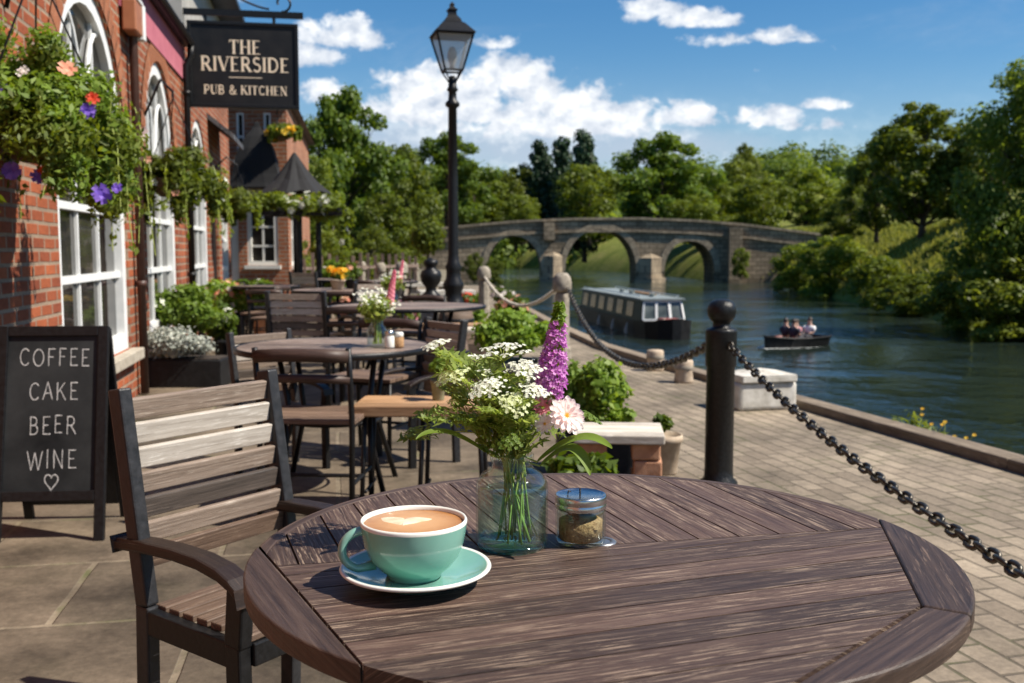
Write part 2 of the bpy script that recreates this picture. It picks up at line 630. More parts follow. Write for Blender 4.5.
def make_pane(name, c1, c2):
    m, nt, out = nodes(name)
    b = bsdf(nt, out, Roughness=.04)
    b.inputs['Specular IOR Level'].default_value = .5
    tc = N(nt, 'ShaderNodeTexCoord')
    nz = N(nt, 'ShaderNodeTexNoise', Scale=2.2, Detail=5)
    nt.links.new(tc.outputs['Object'], nz.inputs['Vector'])
    r = ramp(nt, [(.35, c1), (.65, c2)], nz.outputs['Fac'])
    nt.links.new(r.outputs[0], b.inputs['Base Color'])
    bp = N(nt, 'ShaderNodeBump', Strength=.06, Distance=.05)
    nt.links.new(nz.outputs['Fac'], bp.inputs['Height'])
    nt.links.new(bp.outputs[0], b.inputs['Normal'])
    return m


M['mint'] = make_mint()
M['pane'] = make_pane('window_glass', (.012, .012, .012), (.06, .055, .045))
M['boatpane'] = make_pane('boat_window_glass', (.05, .06, .055), (.16, .18, .17))
M['glass'] = glassmat('clear_jar_glass', (.925, .975, .955))
def frosted(name, tint, f):
    m, nt, out = nodes(name)
    a = N(nt, 'ShaderNodeBsdfTransparent')
    b_ = N(nt, 'ShaderNodeBsdfTranslucent')
    b_.inputs['Color'].default_value = (*tint, 1)
    c_ = N(nt, 'ShaderNodeBsdfDiffuse')
    c_.inputs['Color'].default_value = (*tint, 1)
    x = N(nt, 'ShaderNodeMixShader', Fac=.5)
    nt.links.new(b_.outputs[0], x.inputs[1])
    nt.links.new(c_.outputs[0], x.inputs[2])
    y = N(nt, 'ShaderNodeMixShader', Fac=f)
    nt.links.new(a.outputs[0], y.inputs[1])
    nt.links.new(x.outputs[0], y.inputs[2])
    nt.links.new(y.outputs[0], out.inputs['Surface'])
    return m


M['lampglass'] = frosted('frosted_lantern_glass', (.75, .78, .78), .5)
M['jarwater'] = glassmat('jar_water', (.80, .935, .92))


def make_coffee():
    m, nt, out = nodes('coffee_crema')
    b = bsdf(nt, out, Roughness=.32)
    L = nt.links.new
    tc = N(nt, 'ShaderNodeTexCoord')
    ln = N(nt, 'ShaderNodeVectorMath', operation='LENGTH')
    mp = N(nt, 'ShaderNodeMapping')
    mp.inputs['Scale'].default_value = (1, 1, 0)
    L(tc.outputs['Object'], mp.inputs['Vector'])
    L(mp.outputs[0], ln.inputs[0])
    nz = N(nt, 'ShaderNodeTexNoise', Scale=55, Detail=6, Distortion=1.2)
    L(tc.outputs['Object'], nz.inputs['Vector'])
    ad = N(nt, 'ShaderNodeMath', operation='MULTIPLY_ADD')
    ad.inputs[1].default_value = .022
    L(nz.outputs['Fac'], ad.inputs[0])
    L(ln.outputs['Value'], ad.inputs[2])
    r = ramp(nt, [(0, (.60, .37, .18)), (.55, (.54, .29, .115)), (.9, (.38, .17, .05)), (1, (.24, .09, .025))])
    mr = N(nt, 'ShaderNodeMapRange')
    mr.inputs['From Max'].default_value = .072
    L(ad.outputs[0], mr.inputs['Value'])
    L(mr.outputs[0], r.inputs['Fac'])
    L(r.outputs[0], b.inputs['Base Color'])
    return m


M['coffee'] = make_coffee()
M['foam'] = plain('milk_foam', (.66, .46, .29), (.82, .67, .50), scale=70, rough=.45)
M['sugar'] = plain('brown_sugar_lumps', (.34, .17, .07), (.60, .37, .18), scale=170, rough=.8, bump=.8)
M['sugarpale'] = plain('pale_spice', (.3, .24, .12), (.55, .47, .3), scale=220, rough=.85, bump=.8)


# ------------------------------------------------------------------ foliage
def rand_dirs(n):
    v = rng.normal(size=(n, 3))
    v /= np.linalg.norm(v, axis=1)[:, None]
    return v


def leaf_mesh(name, P, Nrm, size, elong=1.6, fold=.25, droop=0.0):
    """P: centres, Nrm: leaf normals; one folded rhombic face per leaf"""
    n = len(P)
    t = rand_dirs(n)
    t -= (t*Nrm).sum(1)[:, None]*Nrm
    t /= np.linalg.norm(t, axis=1)[:, None]+1e-9
    if droop:
        t[:, 2] -= droop
        t /= np.linalg.norm(t, axis=1)[:, None]+1e-9
    s = np.cross(Nrm, t)
    sz = size*(.6+.8*rng.random(n))[:, None] if np.isscalar(size) else size[:, None]
    hl = sz*.5*elong
    hw = sz*.5
    V = np.empty((n, 4, 3))
    V[:, 0] = P - t*hl
    V[:, 1] = P + s*hw*.9 + Nrm*hw*fold - t*hl*.15
    V[:, 2] = P + t*hl
    V[:, 3] = P - s*hw*.9 + Nrm*hw*fold - t*hl*.15
    me = bpy.data.meshes.new(name)
    me.vertices.add(4*n)
    me.vertices.foreach_set('co', V.reshape(-1))
    me.loops.add(4*n)
    me.loops.foreach_set('vertex_index', np.arange(4*n))
    me.polygons.add(n)
    me.polygons.foreach_set('loop_start', np.arange(0, 4*n, 4))
    me.polygons.foreach_set('loop_total', np.full(n, 4))
    me.update(calc_edges=True)
    me.validate()
    return me


def cloud(clumps, n, shell=.5, jitter=.9, upbias=.35):
    """points and normals spread through ellipsoid clumps (x,y,z,rx,ry,rz)"""
    K = np.array(clumps, float)
    w = (K[:, 3]*K[:, 4]*K[:, 5])**.75
    w /= w.sum()
    idx = rng.choice(len(K), size=n, p=w)
    d = rand_dirs(n)
    r = (shell + (1-shell)*rng.random(n)**.6)
    r *= 1+.16*rng.normal(size=n)
    k = K[idx]
    P = k[:, :3] + d*k[:, 3:6]*r[:, None]
    nr = d/k[:, 3:6]
    nr /= np.linalg.norm(nr, axis=1)[:, None]
    nr = nr + rand_dirs(n)*jitter + np.array([0, 0, upbias])
    nr /= np.linalg.norm(nr, axis=1)[:, None]
    return P, nr


def foliage(name, clumps, n, size, mat, parent=None, **kw):
    e = kw.pop('elong', 1.6)
    dr = kw.pop('droop', 0)
    P, nr = cloud(clumps, n, **kw)
    return obj(name, leaf_mesh(name, P, nr, size, e, droop=dr), mat, parent)


def blossoms_mesh(name, P, D, size, k=5, elong=1.0, cup=.3):
    """flowers of k petals at points P facing D, as one mesh"""
    vs, fs = [], []
    for p, d, s in zip(P, D, size if hasattr(size, '__len__') else [size]*len(P)):
        p = Vector(p)
        d = Vector(d).normalized()
        x = d.orthogonal().normalized()
        y = d.cross(x)
        a0 = rnd.random()*6
        for i in range(k):
            a = a0+2*PI*i/k
            da = PI/k*1.05
            c = x*math.cos(a)+y*math.sin(a)
            l = x*math.cos(a-da)+y*math.sin(a-da)
            r_ = x*math.cos(a+da)+y*math.sin(a+da)
            b = len(vs)
            vs += [p, p+l*s*.34+d*s*cup*.5, p+l*s*.4*elong+c*s*.36*elong+d*s*cup*.8, p+c*s*.55*elong+c*s*.12+d*s*cup*.6,
                   p+r_*s*.4*elong+c*s*.36*elong+d*s*cup*.8, p+r_*s*.34+d*s*cup*.5]
            fs.append((b, b+1, b+2, b+3, b+4, b+5))
    me = bpy.data.meshes.new(name)
    me.from_pydata([tuple(v) for v in vs], [], fs)
    me.update()
    return me


def surf_points(clumps, n, top=True):
    P, D = [], []
    for _ in range(n):
        c = rnd.choice(clumps)
        while True:
            d = Vector((rnd.gauss(0, 1), rnd.gauss(0, 1), rnd.gauss(0, 1))).normalized()
            if not top or d.z > -.2:
                break
        P.append((c[0]+d.x*c[3]*1.04, c[1]+d.y*c[4]*1.04, c[2]+d.z*c[5]*1.04))
        D.append(d)
    return P, D


def potted(name, label, loc, pot_r, pot_h, clumps, nleaf, lsize, lmat, potmat, flowers=(), group=None, cat='potted plant', potprof=None, elong=1.6, rz=0, trough=None):
    t = thing(name, label, cat, loc, rz, group)
    b = MB()
    if trough:
        L_, W_ = trough
        b.box((0, 0, pot_h/2), (L_, W_, pot_h))
        bevel(b.build('trough', potmat, t), .008)
        s = MB()
        s.box((0, 0, pot_h+.004), (L_-.06, W_-.06, .012))
        s.build('soil', M['soil'], t)
    else:
        p = potprof or [(.001, 0), (.70, 0), (.74, .03), (.92, .80), (1.0, .82), (1.03, .90), (1.0, 1.0), (.93, 1.0), (.91, .9), (.001, .9)]
        b.lathe([(r*pot_r, z*pot_h) for r, z in p], 28)
        b.build('pot', potmat, t, True)
    foliage('foliage', clumps, nleaf, lsize, lmat, t, shell=.35, elong=elong)
    for i, (fm, nf, fs) in enumerate(flowers):
        P, D = surf_points(clumps, nf)
        obj('blossoms', blossoms_mesh('blossoms', P, D, fs), M[fm], t)
    return t


def blob_clumps(cx, cy, cz, rx, ry, rz, k, f=.5):
    out = []
    for _ in range(k):
        d = Vector((rnd.gauss(0, 1), rnd.gauss(0, 1), rnd.gauss(0, 1))).normalized()*rnd.uniform(.35, .8)
        q = f*rnd.uniform(.65, 1.25)
        out.append((cx+d.x*rx, cy+d.y*ry, cz+d.z*rz, rx*q, ry*q, rz*q))
    return out


# trees ------------------------------------------------------------
def tree_parts(root, h, cw, cb, nleaf, lsize, lmat, k=26, seed=0, shape='broad', trunk_r=None, lean=0.0, open_=.42):
    """tapered trunk with limbs, crown of leaf clumps; crown width cw, crown base height cb"""
    rs = random.Random(seed)
    tr = trunk_r or h*.022
    t = MB()
    clumps = []
    top = h*.9
    pts = []
    x = y = 0
    for i in range(8):
        f = i/7
        pts.append((x+lean*f*f*h*.2, y, top*f))
        x += rs.uniform(-1, 1)*h*.010
        y += rs.uniform(-1, 1)*h*.010
    t.tube(pts, [tr*(1.35 if i == 0 else 1)*(1-.85*i/7) for i in range(8)], 8)
    R_ = cw/2
    ch = h-cb
    for i in range(k):
        f = (i+.5)/k
        z = cb + ch*(.06+.88*f)
        if shape == 'broad':
            prof = math.sin(PI*min(1, max(0, (.16+.80*f))))**.65
        elif shape == 'cone':
            prof = (1-f)**.8*.95+.08
        elif shape == 'column':
            prof = math.sin(PI*(.1+.86*f))**.45*(1-.35*f)
        else:
            prof = math.sin(PI*(.22+.72*f))**.5
        a = i*2.399+rs.uniform(-.5, .5)
        rr = R_*prof*rs.uniform(.45, .92)*(1 if rs.random() > .22 else .35)
        cx = math.cos(a)*rr + lean*(z/h)**2*h*.2
        cy = math.sin(a)*rr
        q = R_*open_*rs.uniform(.6, 1.15)*(.55+.45*prof)
        clumps.append((cx, cy, z, q, q, q*rs.uniform(.6, .85)))
        # limb to the clump
        if i % 2 == 0 or shape == 'broad':
            z0 = max(cb*.75, z-rr*rs.uniform(.5, .9)-.04*h)
            f0 = min(.98, z0/top)
            p0 = Vector((lean*f0*f0*h*.2, 0, z0))
            p1 = Vector((cx, cy, z))
            pm = p0.lerp(p1, .5)+Vector((0, 0, -rr*.12))
            r0 = tr*.42*(1-.6*f)
            t.tube([p0, pm, p1], [r0, r0*.65, r0*.25], 5)
    t.build('trunk', M['barkwood'], root, True)
    foliage('crown', clumps, nleaf, lsize, lmat, root, shell=.45, jitter=.75, upbias=.3)
    return root


def tree(label, px, d, top_y, width_px, base_z, proto, group, rz=None, wscale=1.0):
    """copy of a tree kind standing at depth d with its top and width as measured"""
    p = aty(px, top_y, d)
    hh = p.z-base_z
    ww = width_px*d/FPX*wscale
    kroot, kh, kw = proto
    r = dup(kroot, (p.x, d, base_z), rz if rz is not None else rnd.uniform(0, 6.28), label, group)
    r.scale = (ww/kw, ww/kw, hh/kh)
    return r


# ------------------------------------------------------------------ lettering made of strokes
def arc(cx, cy, rx, ry, a0, a1, n=10):
    return [(cx+rx*math.cos(R(a0+(a1-a0)*i/n)), cy+ry*math.sin(R(a0+(a1-a0)*i/n))) for i in range(n+1)]


GL = {
    'T': (.74, [('n', [(.02, .965), (.72, .965)]), ('t', [(.37, 0), (.37, .97)]), ('n', [(.04, .97), (.04, .80)]), ('n', [(.70, .97), (.70, .80)])]),
    'H': (.84, [('t', [(.14, 0), (.14, 1)]), ('t', [(.70, 0), (.70, 1)]), ('n', [(.14, .51), (.70, .51)])]),
    'E': (.68, [('t', [(.14, 0), (.14, 1)]), ('n', [(.14, .965), (.60, .965)]), ('n', [(.14, .51), (.48, .51)]), ('n', [(.14, .035), (.63, .035)])]),
    'F': (.64, [('t', [(.14, 0), (.14, 1)]), ('n', [(.14, .965), (.60, .965)]), ('n', [(.14, .51), (.48, .51)])]),
    'R': (.80, [('t', [(.14, 0), (.14, 1)]), ('m', [(.14, .965)]+arc(.38, .725, .22, .24, 90, -90)+[(.14, .485)]), ('t', [(.38, .485), (.72, .0)])]),
    'P': (.70, [('t', [(.14, 0), (.14, 1)]), ('m', [(.14, .965)]+arc(.38, .70, .23, .265, 90, -90)+[(.14, .435)])]),
    'B': (.74, [('t', [(.14, 0), (.14, 1)]), ('m', [(.14, .965)]+arc(.36, .745, .20, .22, 90, -90)+[(.14, .525)]), ('m', [(.36, .525)]+arc(.38, .28, .25, .245, 90, -90)+[(.14, .035)])]),
    'I': (.30, [('t', [(.15, 0), (.15, 1)])]),
    'V': (.80, [('t', [(.06, 1), (.40, 0.02)]), ('n', [(.40, .02), (.74, 1)])]),
    'S': (.62, [('m', arc(.31, .745, .22, .22, 30, 270, 12)+arc(.31, .275, .24, .25, 90, -150, 12)[1:])]),
    'D': (.86, [('t', [(.14, 0), (.14, 1)]), ('m', [(.14, .965)]+arc(.36, .5, .38, .465, 90, -90, 14)+[(.14, .035)])]),
    'U': (.82, [('t', [(.14, 1), (.14, .35)]+arc(.40, .33, .26, .31, 180, 270, 6)), ('n', arc(.40, .33, .28, .31, 270, 360, 6)+[(.68, 1)])]),
    '&': (.86, [('m', [(.78, .52)]+arc(.40, .28, .30, .26, -20, -180, 8)+[(.14, .42), (.46, .66)]+arc(.36, .78, .15, .18, -20, 230, 9)+[(.40, .45), (.78, .02)])]),
    'K': (.82, [('t', [(.14, 0), (.14, 1)]), ('n', [(.16, .42), (.66, 1)]), ('t', [(.34, .58), (.74, 0)])]),
    'C': (.80, [('m', arc(.44, .5, .34, .47, 42, 318, 18))]),
    'O': (.88, [('m', arc(.44, .5, .36, .47, 92, 448, 24))]),
    'N': (.86, [('n', [(.14, 0), (.14, 1)]), ('t', [(.14, .98), (.70, .02)]), ('n', [(.70, 0), (.70, 1)])]),
    'A': (.80, [('n', [(.06, 0), (.40, 1)]), ('t', [(.40, 1), (.74, 0)]), ('n', [(.19, .36), (.61, .36)])]),
    'W': (1.1, [('t', [(.04, 1), (.30, 0)]), ('n', [(.30, 0), (.55, .92)]), ('t', [(.55, .92), (.80, 0)]), ('n', [(.80, 0), (1.06, 1)])]),
}


def ribbon(mb, pts, w, T, z, jit=0):
    P = [Vector((p[0], p[1])) for p in pts]
    n = len(P)
    Lf, Rt = [], []
    for i in range(n):
        if i == 0:
            d = P[1]-P[0]
        elif i == n-1:
            d = P[-1]-P[-2]
        else:
            d = (P[i+1]-P[i]).normalized()+(P[i]-P[i-1]).normalized()
        d.normalize()
        nn = Vector((-d.y, d.x))
        ww = w*(1+(rnd.uniform(-jit, jit) if jit else 0))
        Lf.append(P[i]+nn*ww/2)
        Rt.append(P[i]-nn*ww/2)
    vs = [T(p.x, p.y, z) for p in Lf]+[T(p.x, p.y, z) for p in Rt]
    fs = [(i, n+i, n+i+1, i+1) for i in range(n-1)]
    mb.add(vs, fs)


def lettering(mb, text, cx, y0, h, T, serif=True, track=.08, jit=0, wt=(.20, .085, .145)):
    """T(x, y, z): writing plane to world"""
    W_ = sum((GL[c][0]+track) if c != ' ' else .45 for c in text)-track
    x = cx-W_*h/2
    k = 0
    for c in text:
        if c == ' ':
            x += .45*h
            continue
        adv, strokes = GL[c]
        jy = rnd.uniform(-1, 1)*jit*.05*h
        for kind_, pts in strokes:
            w = {'t': wt[0], 'n': wt[1], 'm': wt[2]}[kind_]*h
            k += 1
            q = [(x+p[0]*h, y0+jy+p[1]*h) for p in pts]
            if jit:
                # subdivide and wobble
                q2 = []
                for a, b in zip(q[:-1], q[1:]):
                    q2.append(a)
                    if math.hypot(a[0]-b[0], a[1]-b[1]) > .2*h:
                        for f in (.33, .66):
                            q2.append((a[0]+(b[0]-a[0])*f+rnd.uniform(-1, 1)*.012*h, a[1]+(b[1]-a[1])*f+rnd.uniform(-1, 1)*.012*h))
                q2.append(q[-1])
                q = q2
            ribbon(mb, q, w, T, .0004+.00006*k, jit*.3)
            if serif:
                for p in (pts[0], pts[-1]):
                    if abs(p[1]) < .021 or abs(p[1]-1) < .021:
                        if c in 'T' and p[1] > .9:
                            continue
                        yy = p[1] + (.022 if p[1] < .5 else -.022)
                        k += 1
                        ribbon(mb, [(x+(p[0]-.145)*h, y0+yy*h), (x+(p[0]+.145)*h, y0+yy*h)], .05*h, T, .0004+.00006*k)
        x += (adv+track)*h


# ================================================================== WORLD
SUN_EL = R(50)
SUN_AZ = R(-12)      # from +X towards +Y
w = bpy.data.worlds.new('World')
S.world = w
w.use_nodes = True
nt = w.node_tree
nt.nodes.clear()
L = nt.links.new
wo = N(nt, 'ShaderNodeOutputWorld')
bg = N(nt, 'ShaderNodeBackground', Strength=.078)
sky = N(nt, 'ShaderNodeTexSky')
sky.sky_type = 'NISHITA'
sky.sun_disc = False
sky.sun_elevation = SUN_EL
sky.sun_rotation = PI/2 - SUN_AZ
sky.air_density = 1.0
sky.dust_density = .25
sky.ozone_density = 3.0
hsv = N(nt, 'ShaderNodeHueSaturation', Saturation=1.36, Value=.93)
L(sky.outputs[0], hsv.inputs['Color'])
tc = N(nt, 'ShaderNodeTexCoord')
sp = N(nt, 'ShaderNodeSeparateXYZ')
L(tc.outputs['Generated'], sp.inputs[0])


def mth(op, a, b=None, c=None):
    n = N(nt, 'ShaderNodeMath', operation=op)
    for i, q in enumerate((a, b, c)):
        if q is None:
            continue
        if isinstance(q, (int, float)):
            n.inputs[i].default_value = q
        else:
            L(q, n.inputs[i])
    return n.outputs[0]


yy = mth('MAXIMUM', sp.outputs['Y'], .05)
ca = mth('DIVIDE', sp.outputs['X'], yy)
ce = mth('DIVIDE', sp.outputs['Z'], yy)
comb = N(nt, 'ShaderNodeCombineXYZ')
L(ca, comb.inputs[0])
L(mth('MULTIPLY', ce, 1.25), comb.inputs[1])
nz1 = N(nt, 'ShaderNodeTexNoise', Scale=30., Detail=10, Roughness=.62, Distortion=.25)
L(comb.outputs[0], nz1.inputs['Vector'])
nz2 = N(nt, 'ShaderNodeTexNoise', Scale=7., Detail=7, Roughness=.6)
L(comb.outputs[0], nz2.inputs['Vector'])
blobs = [  # cumulus banks: centre, half width, half height, in thousandths
    (430, 100, 62, 34), (505, 92, 70, 30), (470, 116, 105, 30), (560, 112, 70, 26), (612, 118, 62, 18), (676, 121, 48, 17), (395, 112, 48, 22),
    (766, 121, 36, 15), (802, 129, 44, 7), (815, 109, 20, 6), (540, 128, 150, 22),
    (650, 20, 34, 17), (692, 27, 46, 13), (708, 47, 30, 8), (774, 44, 27, 8),
    (338, 42, 36, 22), (366, 48, 30, 15), (318, 62, 34, 16), (490, 49, 18, 7), (225, 2, 40, 24), (330, 100, 40, 16)]
acc = None
for (bx, by, rx, ry) in blobs:
    a0, e0 = (bx-512)/1000, (250-by)/1000
    dx = mth('MULTIPLY_ADD', ca, 1000/rx, -a0*1000/rx)
    dy = mth('MULTIPLY_ADD', ce, 1000/ry, -e0*1000/ry)
    # flat underside: falls off twice as fast below the centre
    dy = mth('MAXIMUM', dy, mth('MULTIPLY', dy, -1.7))
    r2 = mth('ADD', mth('MULTIPLY', dx, dx), mth('MULTIPLY', dy, dy))
    f = mth('SUBTRACT', 1.0, r2) if ry > 12 else mth('MULTIPLY_ADD', r2, -.42, .42)     # small ones are ragged
    acc = f if acc is None else mth('MAXIMUM', acc, f)
# softer bank lying low over the far trees
lowb = None
for (bx, by, rx, ry) in ((520, 148, 250, 34), (400, 150, 140, 50), (660, 150, 150, 26)):
    a0, e0 = (bx-512)/1000, (250-by)/1000
    dx = mth('MULTIPLY_ADD', ca, 1000/rx, -a0*1000/rx)
    dy = mth('MULTIPLY_ADD', ce, 1000/ry, -e0*1000/ry)
    f = mth('SUBTRACT', 1.0, mth('ADD', mth('MULTIPLY', dx, dx), mth('MULTIPLY', dy, dy)))
    lowb = f if lowb is None else mth('MAXIMUM', lowb, f)
acc = mth('MAXIMUM', acc, -1.2)
dens = mth('ADD', acc, mth('MULTIPLY_ADD', nz1.outputs['Fac'], 4.4, -2.05))
dens = mth('ADD', dens, mth('MULTIPLY_ADD', nz2.outputs['Fac'], 2.2, -.95))
mrc = N(nt, 'ShaderNodeMapRange', interpolation_type='SMOOTHSTEP')
mrc.inputs['From Min'].default_value = -.05
mrc.inputs['From Max'].default_value = .9
L(dens, mrc.inputs['Value'])
lowd = mth('ADD', lowb, mth('MULTIPLY_ADD', nz2.outputs['Fac'], 2.4, -1.2))
mrl = N(nt, 'ShaderNodeMapRange', interpolation_type='SMOOTHSTEP')
mrl.inputs['From Min'].default_value = -.3
mrl.inputs['From Max'].default_value = 1.1
mrl.inputs['To Max'].default_value = .8
L(lowd, mrl.inputs['Value'])
# wisps
nz3 = N(nt, 'ShaderNodeTexNoise', Scale=3.2, Detail=8, Roughness=.62, Distortion=.6)
cm2 = N(nt, 'ShaderNodeCombineXYZ')
L(ca, cm2.inputs[0])
L(mth('MULTIPLY', ce, 3.2), cm2.inputs[1])
L(cm2.outputs[0], nz3.inputs['Vector'])
mrw = N(nt, 'ShaderNodeMapRange', interpolation_type='SMOOTHSTEP')
mrw.inputs['From Min'].default_value = .5
mrw.inputs['From Max'].default_value = .8
mrw.inputs['To Max'].default_value = .3
L(nz3.outputs['Fac'], mrw.inputs['Value'])
hzn = N(nt, 'ShaderNodeMapRange', interpolation_type='SMOOTHSTEP')     # milky air low in the sky
hzn.inputs['From Min'].default_value = .20
hzn.inputs['From Max'].default_value = .0
hzn.inputs['To Max'].default_value = .5
L(ce, hzn.inputs['Value'])
mask = mth('MAXIMUM', mrc.outputs[0], mth('MAXIMUM', mth('MAXIMUM', mrl.outputs[0], hzn.outputs[0]), mrw.outputs[0]))
up = N(nt, 'ShaderNodeMapRange')      # only in the upper half of the sphere
up.inputs['From Min'].default_value = 0.0
up.inputs['From Max'].default_value = .02
L(sp.outputs['Z'], up.inputs['Value'])
mask = mth('MULTIPLY', mask, up.outputs[0])
cr = ramp(nt, [(0, (4.4, 5.1, 6.2)), (.45, (6.9, 7.3, 7.9)), (1, (10.4, 10.4, 10.2))])
nz4 = N(nt, 'ShaderNodeTexNoise', Scale=19., Detail=5, Roughness=.6)
cm4 = N(nt, 'ShaderNodeCombineXYZ')
L(mth('ADD', ca, -.006), cm4.inputs[0])
L(mth('MULTIPLY_ADD', ce, 1.25, .010), cm4.inputs[1])
L(cm4.outputs[0], nz4.inputs['Vector'])
nz5 = N(nt, 'ShaderNodeTexNoise', Scale=19., Detail=5, Roughness=.6)
L(comb.outputs[0], nz5.inputs['Vector'])
relief = mth('SUBTRACT', nz5.outputs['Fac'], nz4.outputs['Fac'])
L(mth('ADD', mth('MULTIPLY_ADD', dens, .24, .22), mth('MULTIPLY', relief, 2.6)), cr.inputs['Fac'])
mxw = N(nt, 'ShaderNodeMix', data_type='RGBA')
L(mask, mxw.inputs['Factor'])
L(hsv.outputs[0], mxw.inputs[6])
L(cr.outputs[0], mxw.inputs[7])
L(mxw.outputs[2], bg.inputs['Color'])
L(bg.outputs[0], wo.inputs[0])

sl = bpy.data.lights.new('sun', 'SUN')
sl.energy = 5.0
sl.angle = R(.55)
sl.color = (1, .925, .81)
so = bpy.data.objects.new('sun', sl)
C.objects.link(so)
sd = Vector((math.cos(SUN_EL)*math.cos(SUN_AZ), math.cos(SUN_EL)*math.sin(SUN_AZ), math.sin(SUN_EL)))
so.rotation_euler = sd.to_track_quat('Z', 'Y').to_euler()
so.location = (20, 10, 40)

S.view_settings.view_transform = 'Standard'
S.view_settings.look = 'None'
S.view_settings.exposure = 0.66
S.view_settings.gamma = 1
S.render.engine = 'CYCLES'
S.cycles.use_denoising = True
S.cycles.max_bounces = 10
S.cycles.transparent_max_bounces = 16
S.cycles.caustics_reflective = False
S.cycles.caustics_refractive = False
S.cycles.sample_clamp_indirect = 6

# ================================================================== SETTING
def interp(pts):
    xs = [p[0] for p in pts]
    ys = [p[1] for p in pts]
    return lambda y: float(np.interp(y, xs, ys))


XL = interp([(-20, 8.6), (0, 4.1), (5.4, 2.77), (7.6, 2.22), (8.9, 1.88), (10.5, 1.47), (12.1, 1.10), (16, .62), (20, .25), (30, -.5), (45, -1.6), (75, -3.4), (110, -6), (140, -8), (155, -9), (600, -90)])
XR = interp([(-20, 13.6), (27, 13.9), (43.6, 15.0), (60, 17.2), (73.5, 21.2), (76.5, 15.6), (80, 15.2), (100, 13), (120, 8), (140, -1), (155, -9), (600, -90)])
ZW = -1.2


def hz_right(X, Y, s):
    z = -1.55 + min(s, .8)*1.1
    z += 3.7*(1-math.exp(-max(0, s-.8)/3.4))
    z += 13*max(0, min(1, (Y-95)/150))**1.2*max(0, min(1, (s-6)/60))
    z += 3.0*max(0, min(1, (s-14)/40))
    z += .25*math.sin(X*.5)*math.sin(Y*.37)*min(1, s/6)
    return z


def hz_left(X, Y, s):
    z = 0.0
    if Y > 32:
        z = -.25*min(1, (Y-32)/10)
        z -= 1.2*max(0, 1-s/1.2)*min(1, (Y-32)/6)
    z += 9*max(0, min(1, (Y-95)/150))**1.2*min(1, s/30)
    z += 5*max(0, min(1, (s-25)/70))*max(0, min(1, (Y-30)/40))
    return z


Ys = list(np.arange(-20, 30, 2.0))+list(np.arange(30, 160, 4.0))+list(np.arange(160, 320, 10))+[340, 400, 480, 600]
SS = [0, .35, .8, 1.4, 2.2, 3.5, 5, 7, 9.5, 13, 18, 25, 35, 50, 75, 120, 200, 400]


def terrain(name, edge, sign, hf, mat):
    vs, fs, = [], []
    nS = len(SS)
    for Y in Ys:
        for s in SS:
            X = edge(Y)+sign*s
            vs.append((X, Y, hf(X, Y, s)))
    for i in range(len(Ys)-1):
        for j in range(nS-1):
            a, b, c, d = i*nS+j, i*nS+j+1, (i+1)*nS+j+1, (i+1)*nS+j
            fs.append((a, b, c, d) if sign > 0 else (d, c, b, a))
    me = bpy.data.meshes.new(name)
    me.from_pydata(vs, [], fs)
    me.update()
    return kind(obj(name, me, mat, smooth=True), 'structure')


def grass_ground():
    m, nt, out = nodes('meadow_ground')
    b = bsdf(nt, out, Roughness=.95)
    L = nt.links.new
    b.inputs['Specular IOR Level'].default_value = .1
    tc = N(nt, 'ShaderNodeTexCoord')
    a = N(nt, 'ShaderNodeTexNoise', Scale=.35, Detail=8, Roughness=.65)
    L(tc.outputs['Object'], a.inputs['Vector'])
    r = ramp(nt, [(.3, (.09, .12, .02)), (.5, (.17, .19, .04)), (.7, (.27, .235, .08))], a.outputs['Fac'])
    L(r.outputs[0], b.inputs['Base Color'])
    c = N(nt, 'ShaderNodeTexNoise', Scale=6, Detail=6)
    L(tc.outputs['Object'], c.inputs['Vector'])
    bp = N(nt, 'ShaderNodeBump', Strength=1, Distance=.25)
    L(c.outputs['Fac'], bp.inputs['Height'])
    L(bp.outputs[0], b.inputs['Normal'])
    return m


M['meadow'] = grass_ground()
terrain('riverbank_meadow', XR, 1, hz_right, M['meadow'])
M['earth'] = plain('garden_earth', (.10, .085, .055), (.2, .17, .11), scale=1.5, rough=.95, bump=.5)
terrain('ground', XL, -1, hz_left, M['earth'])

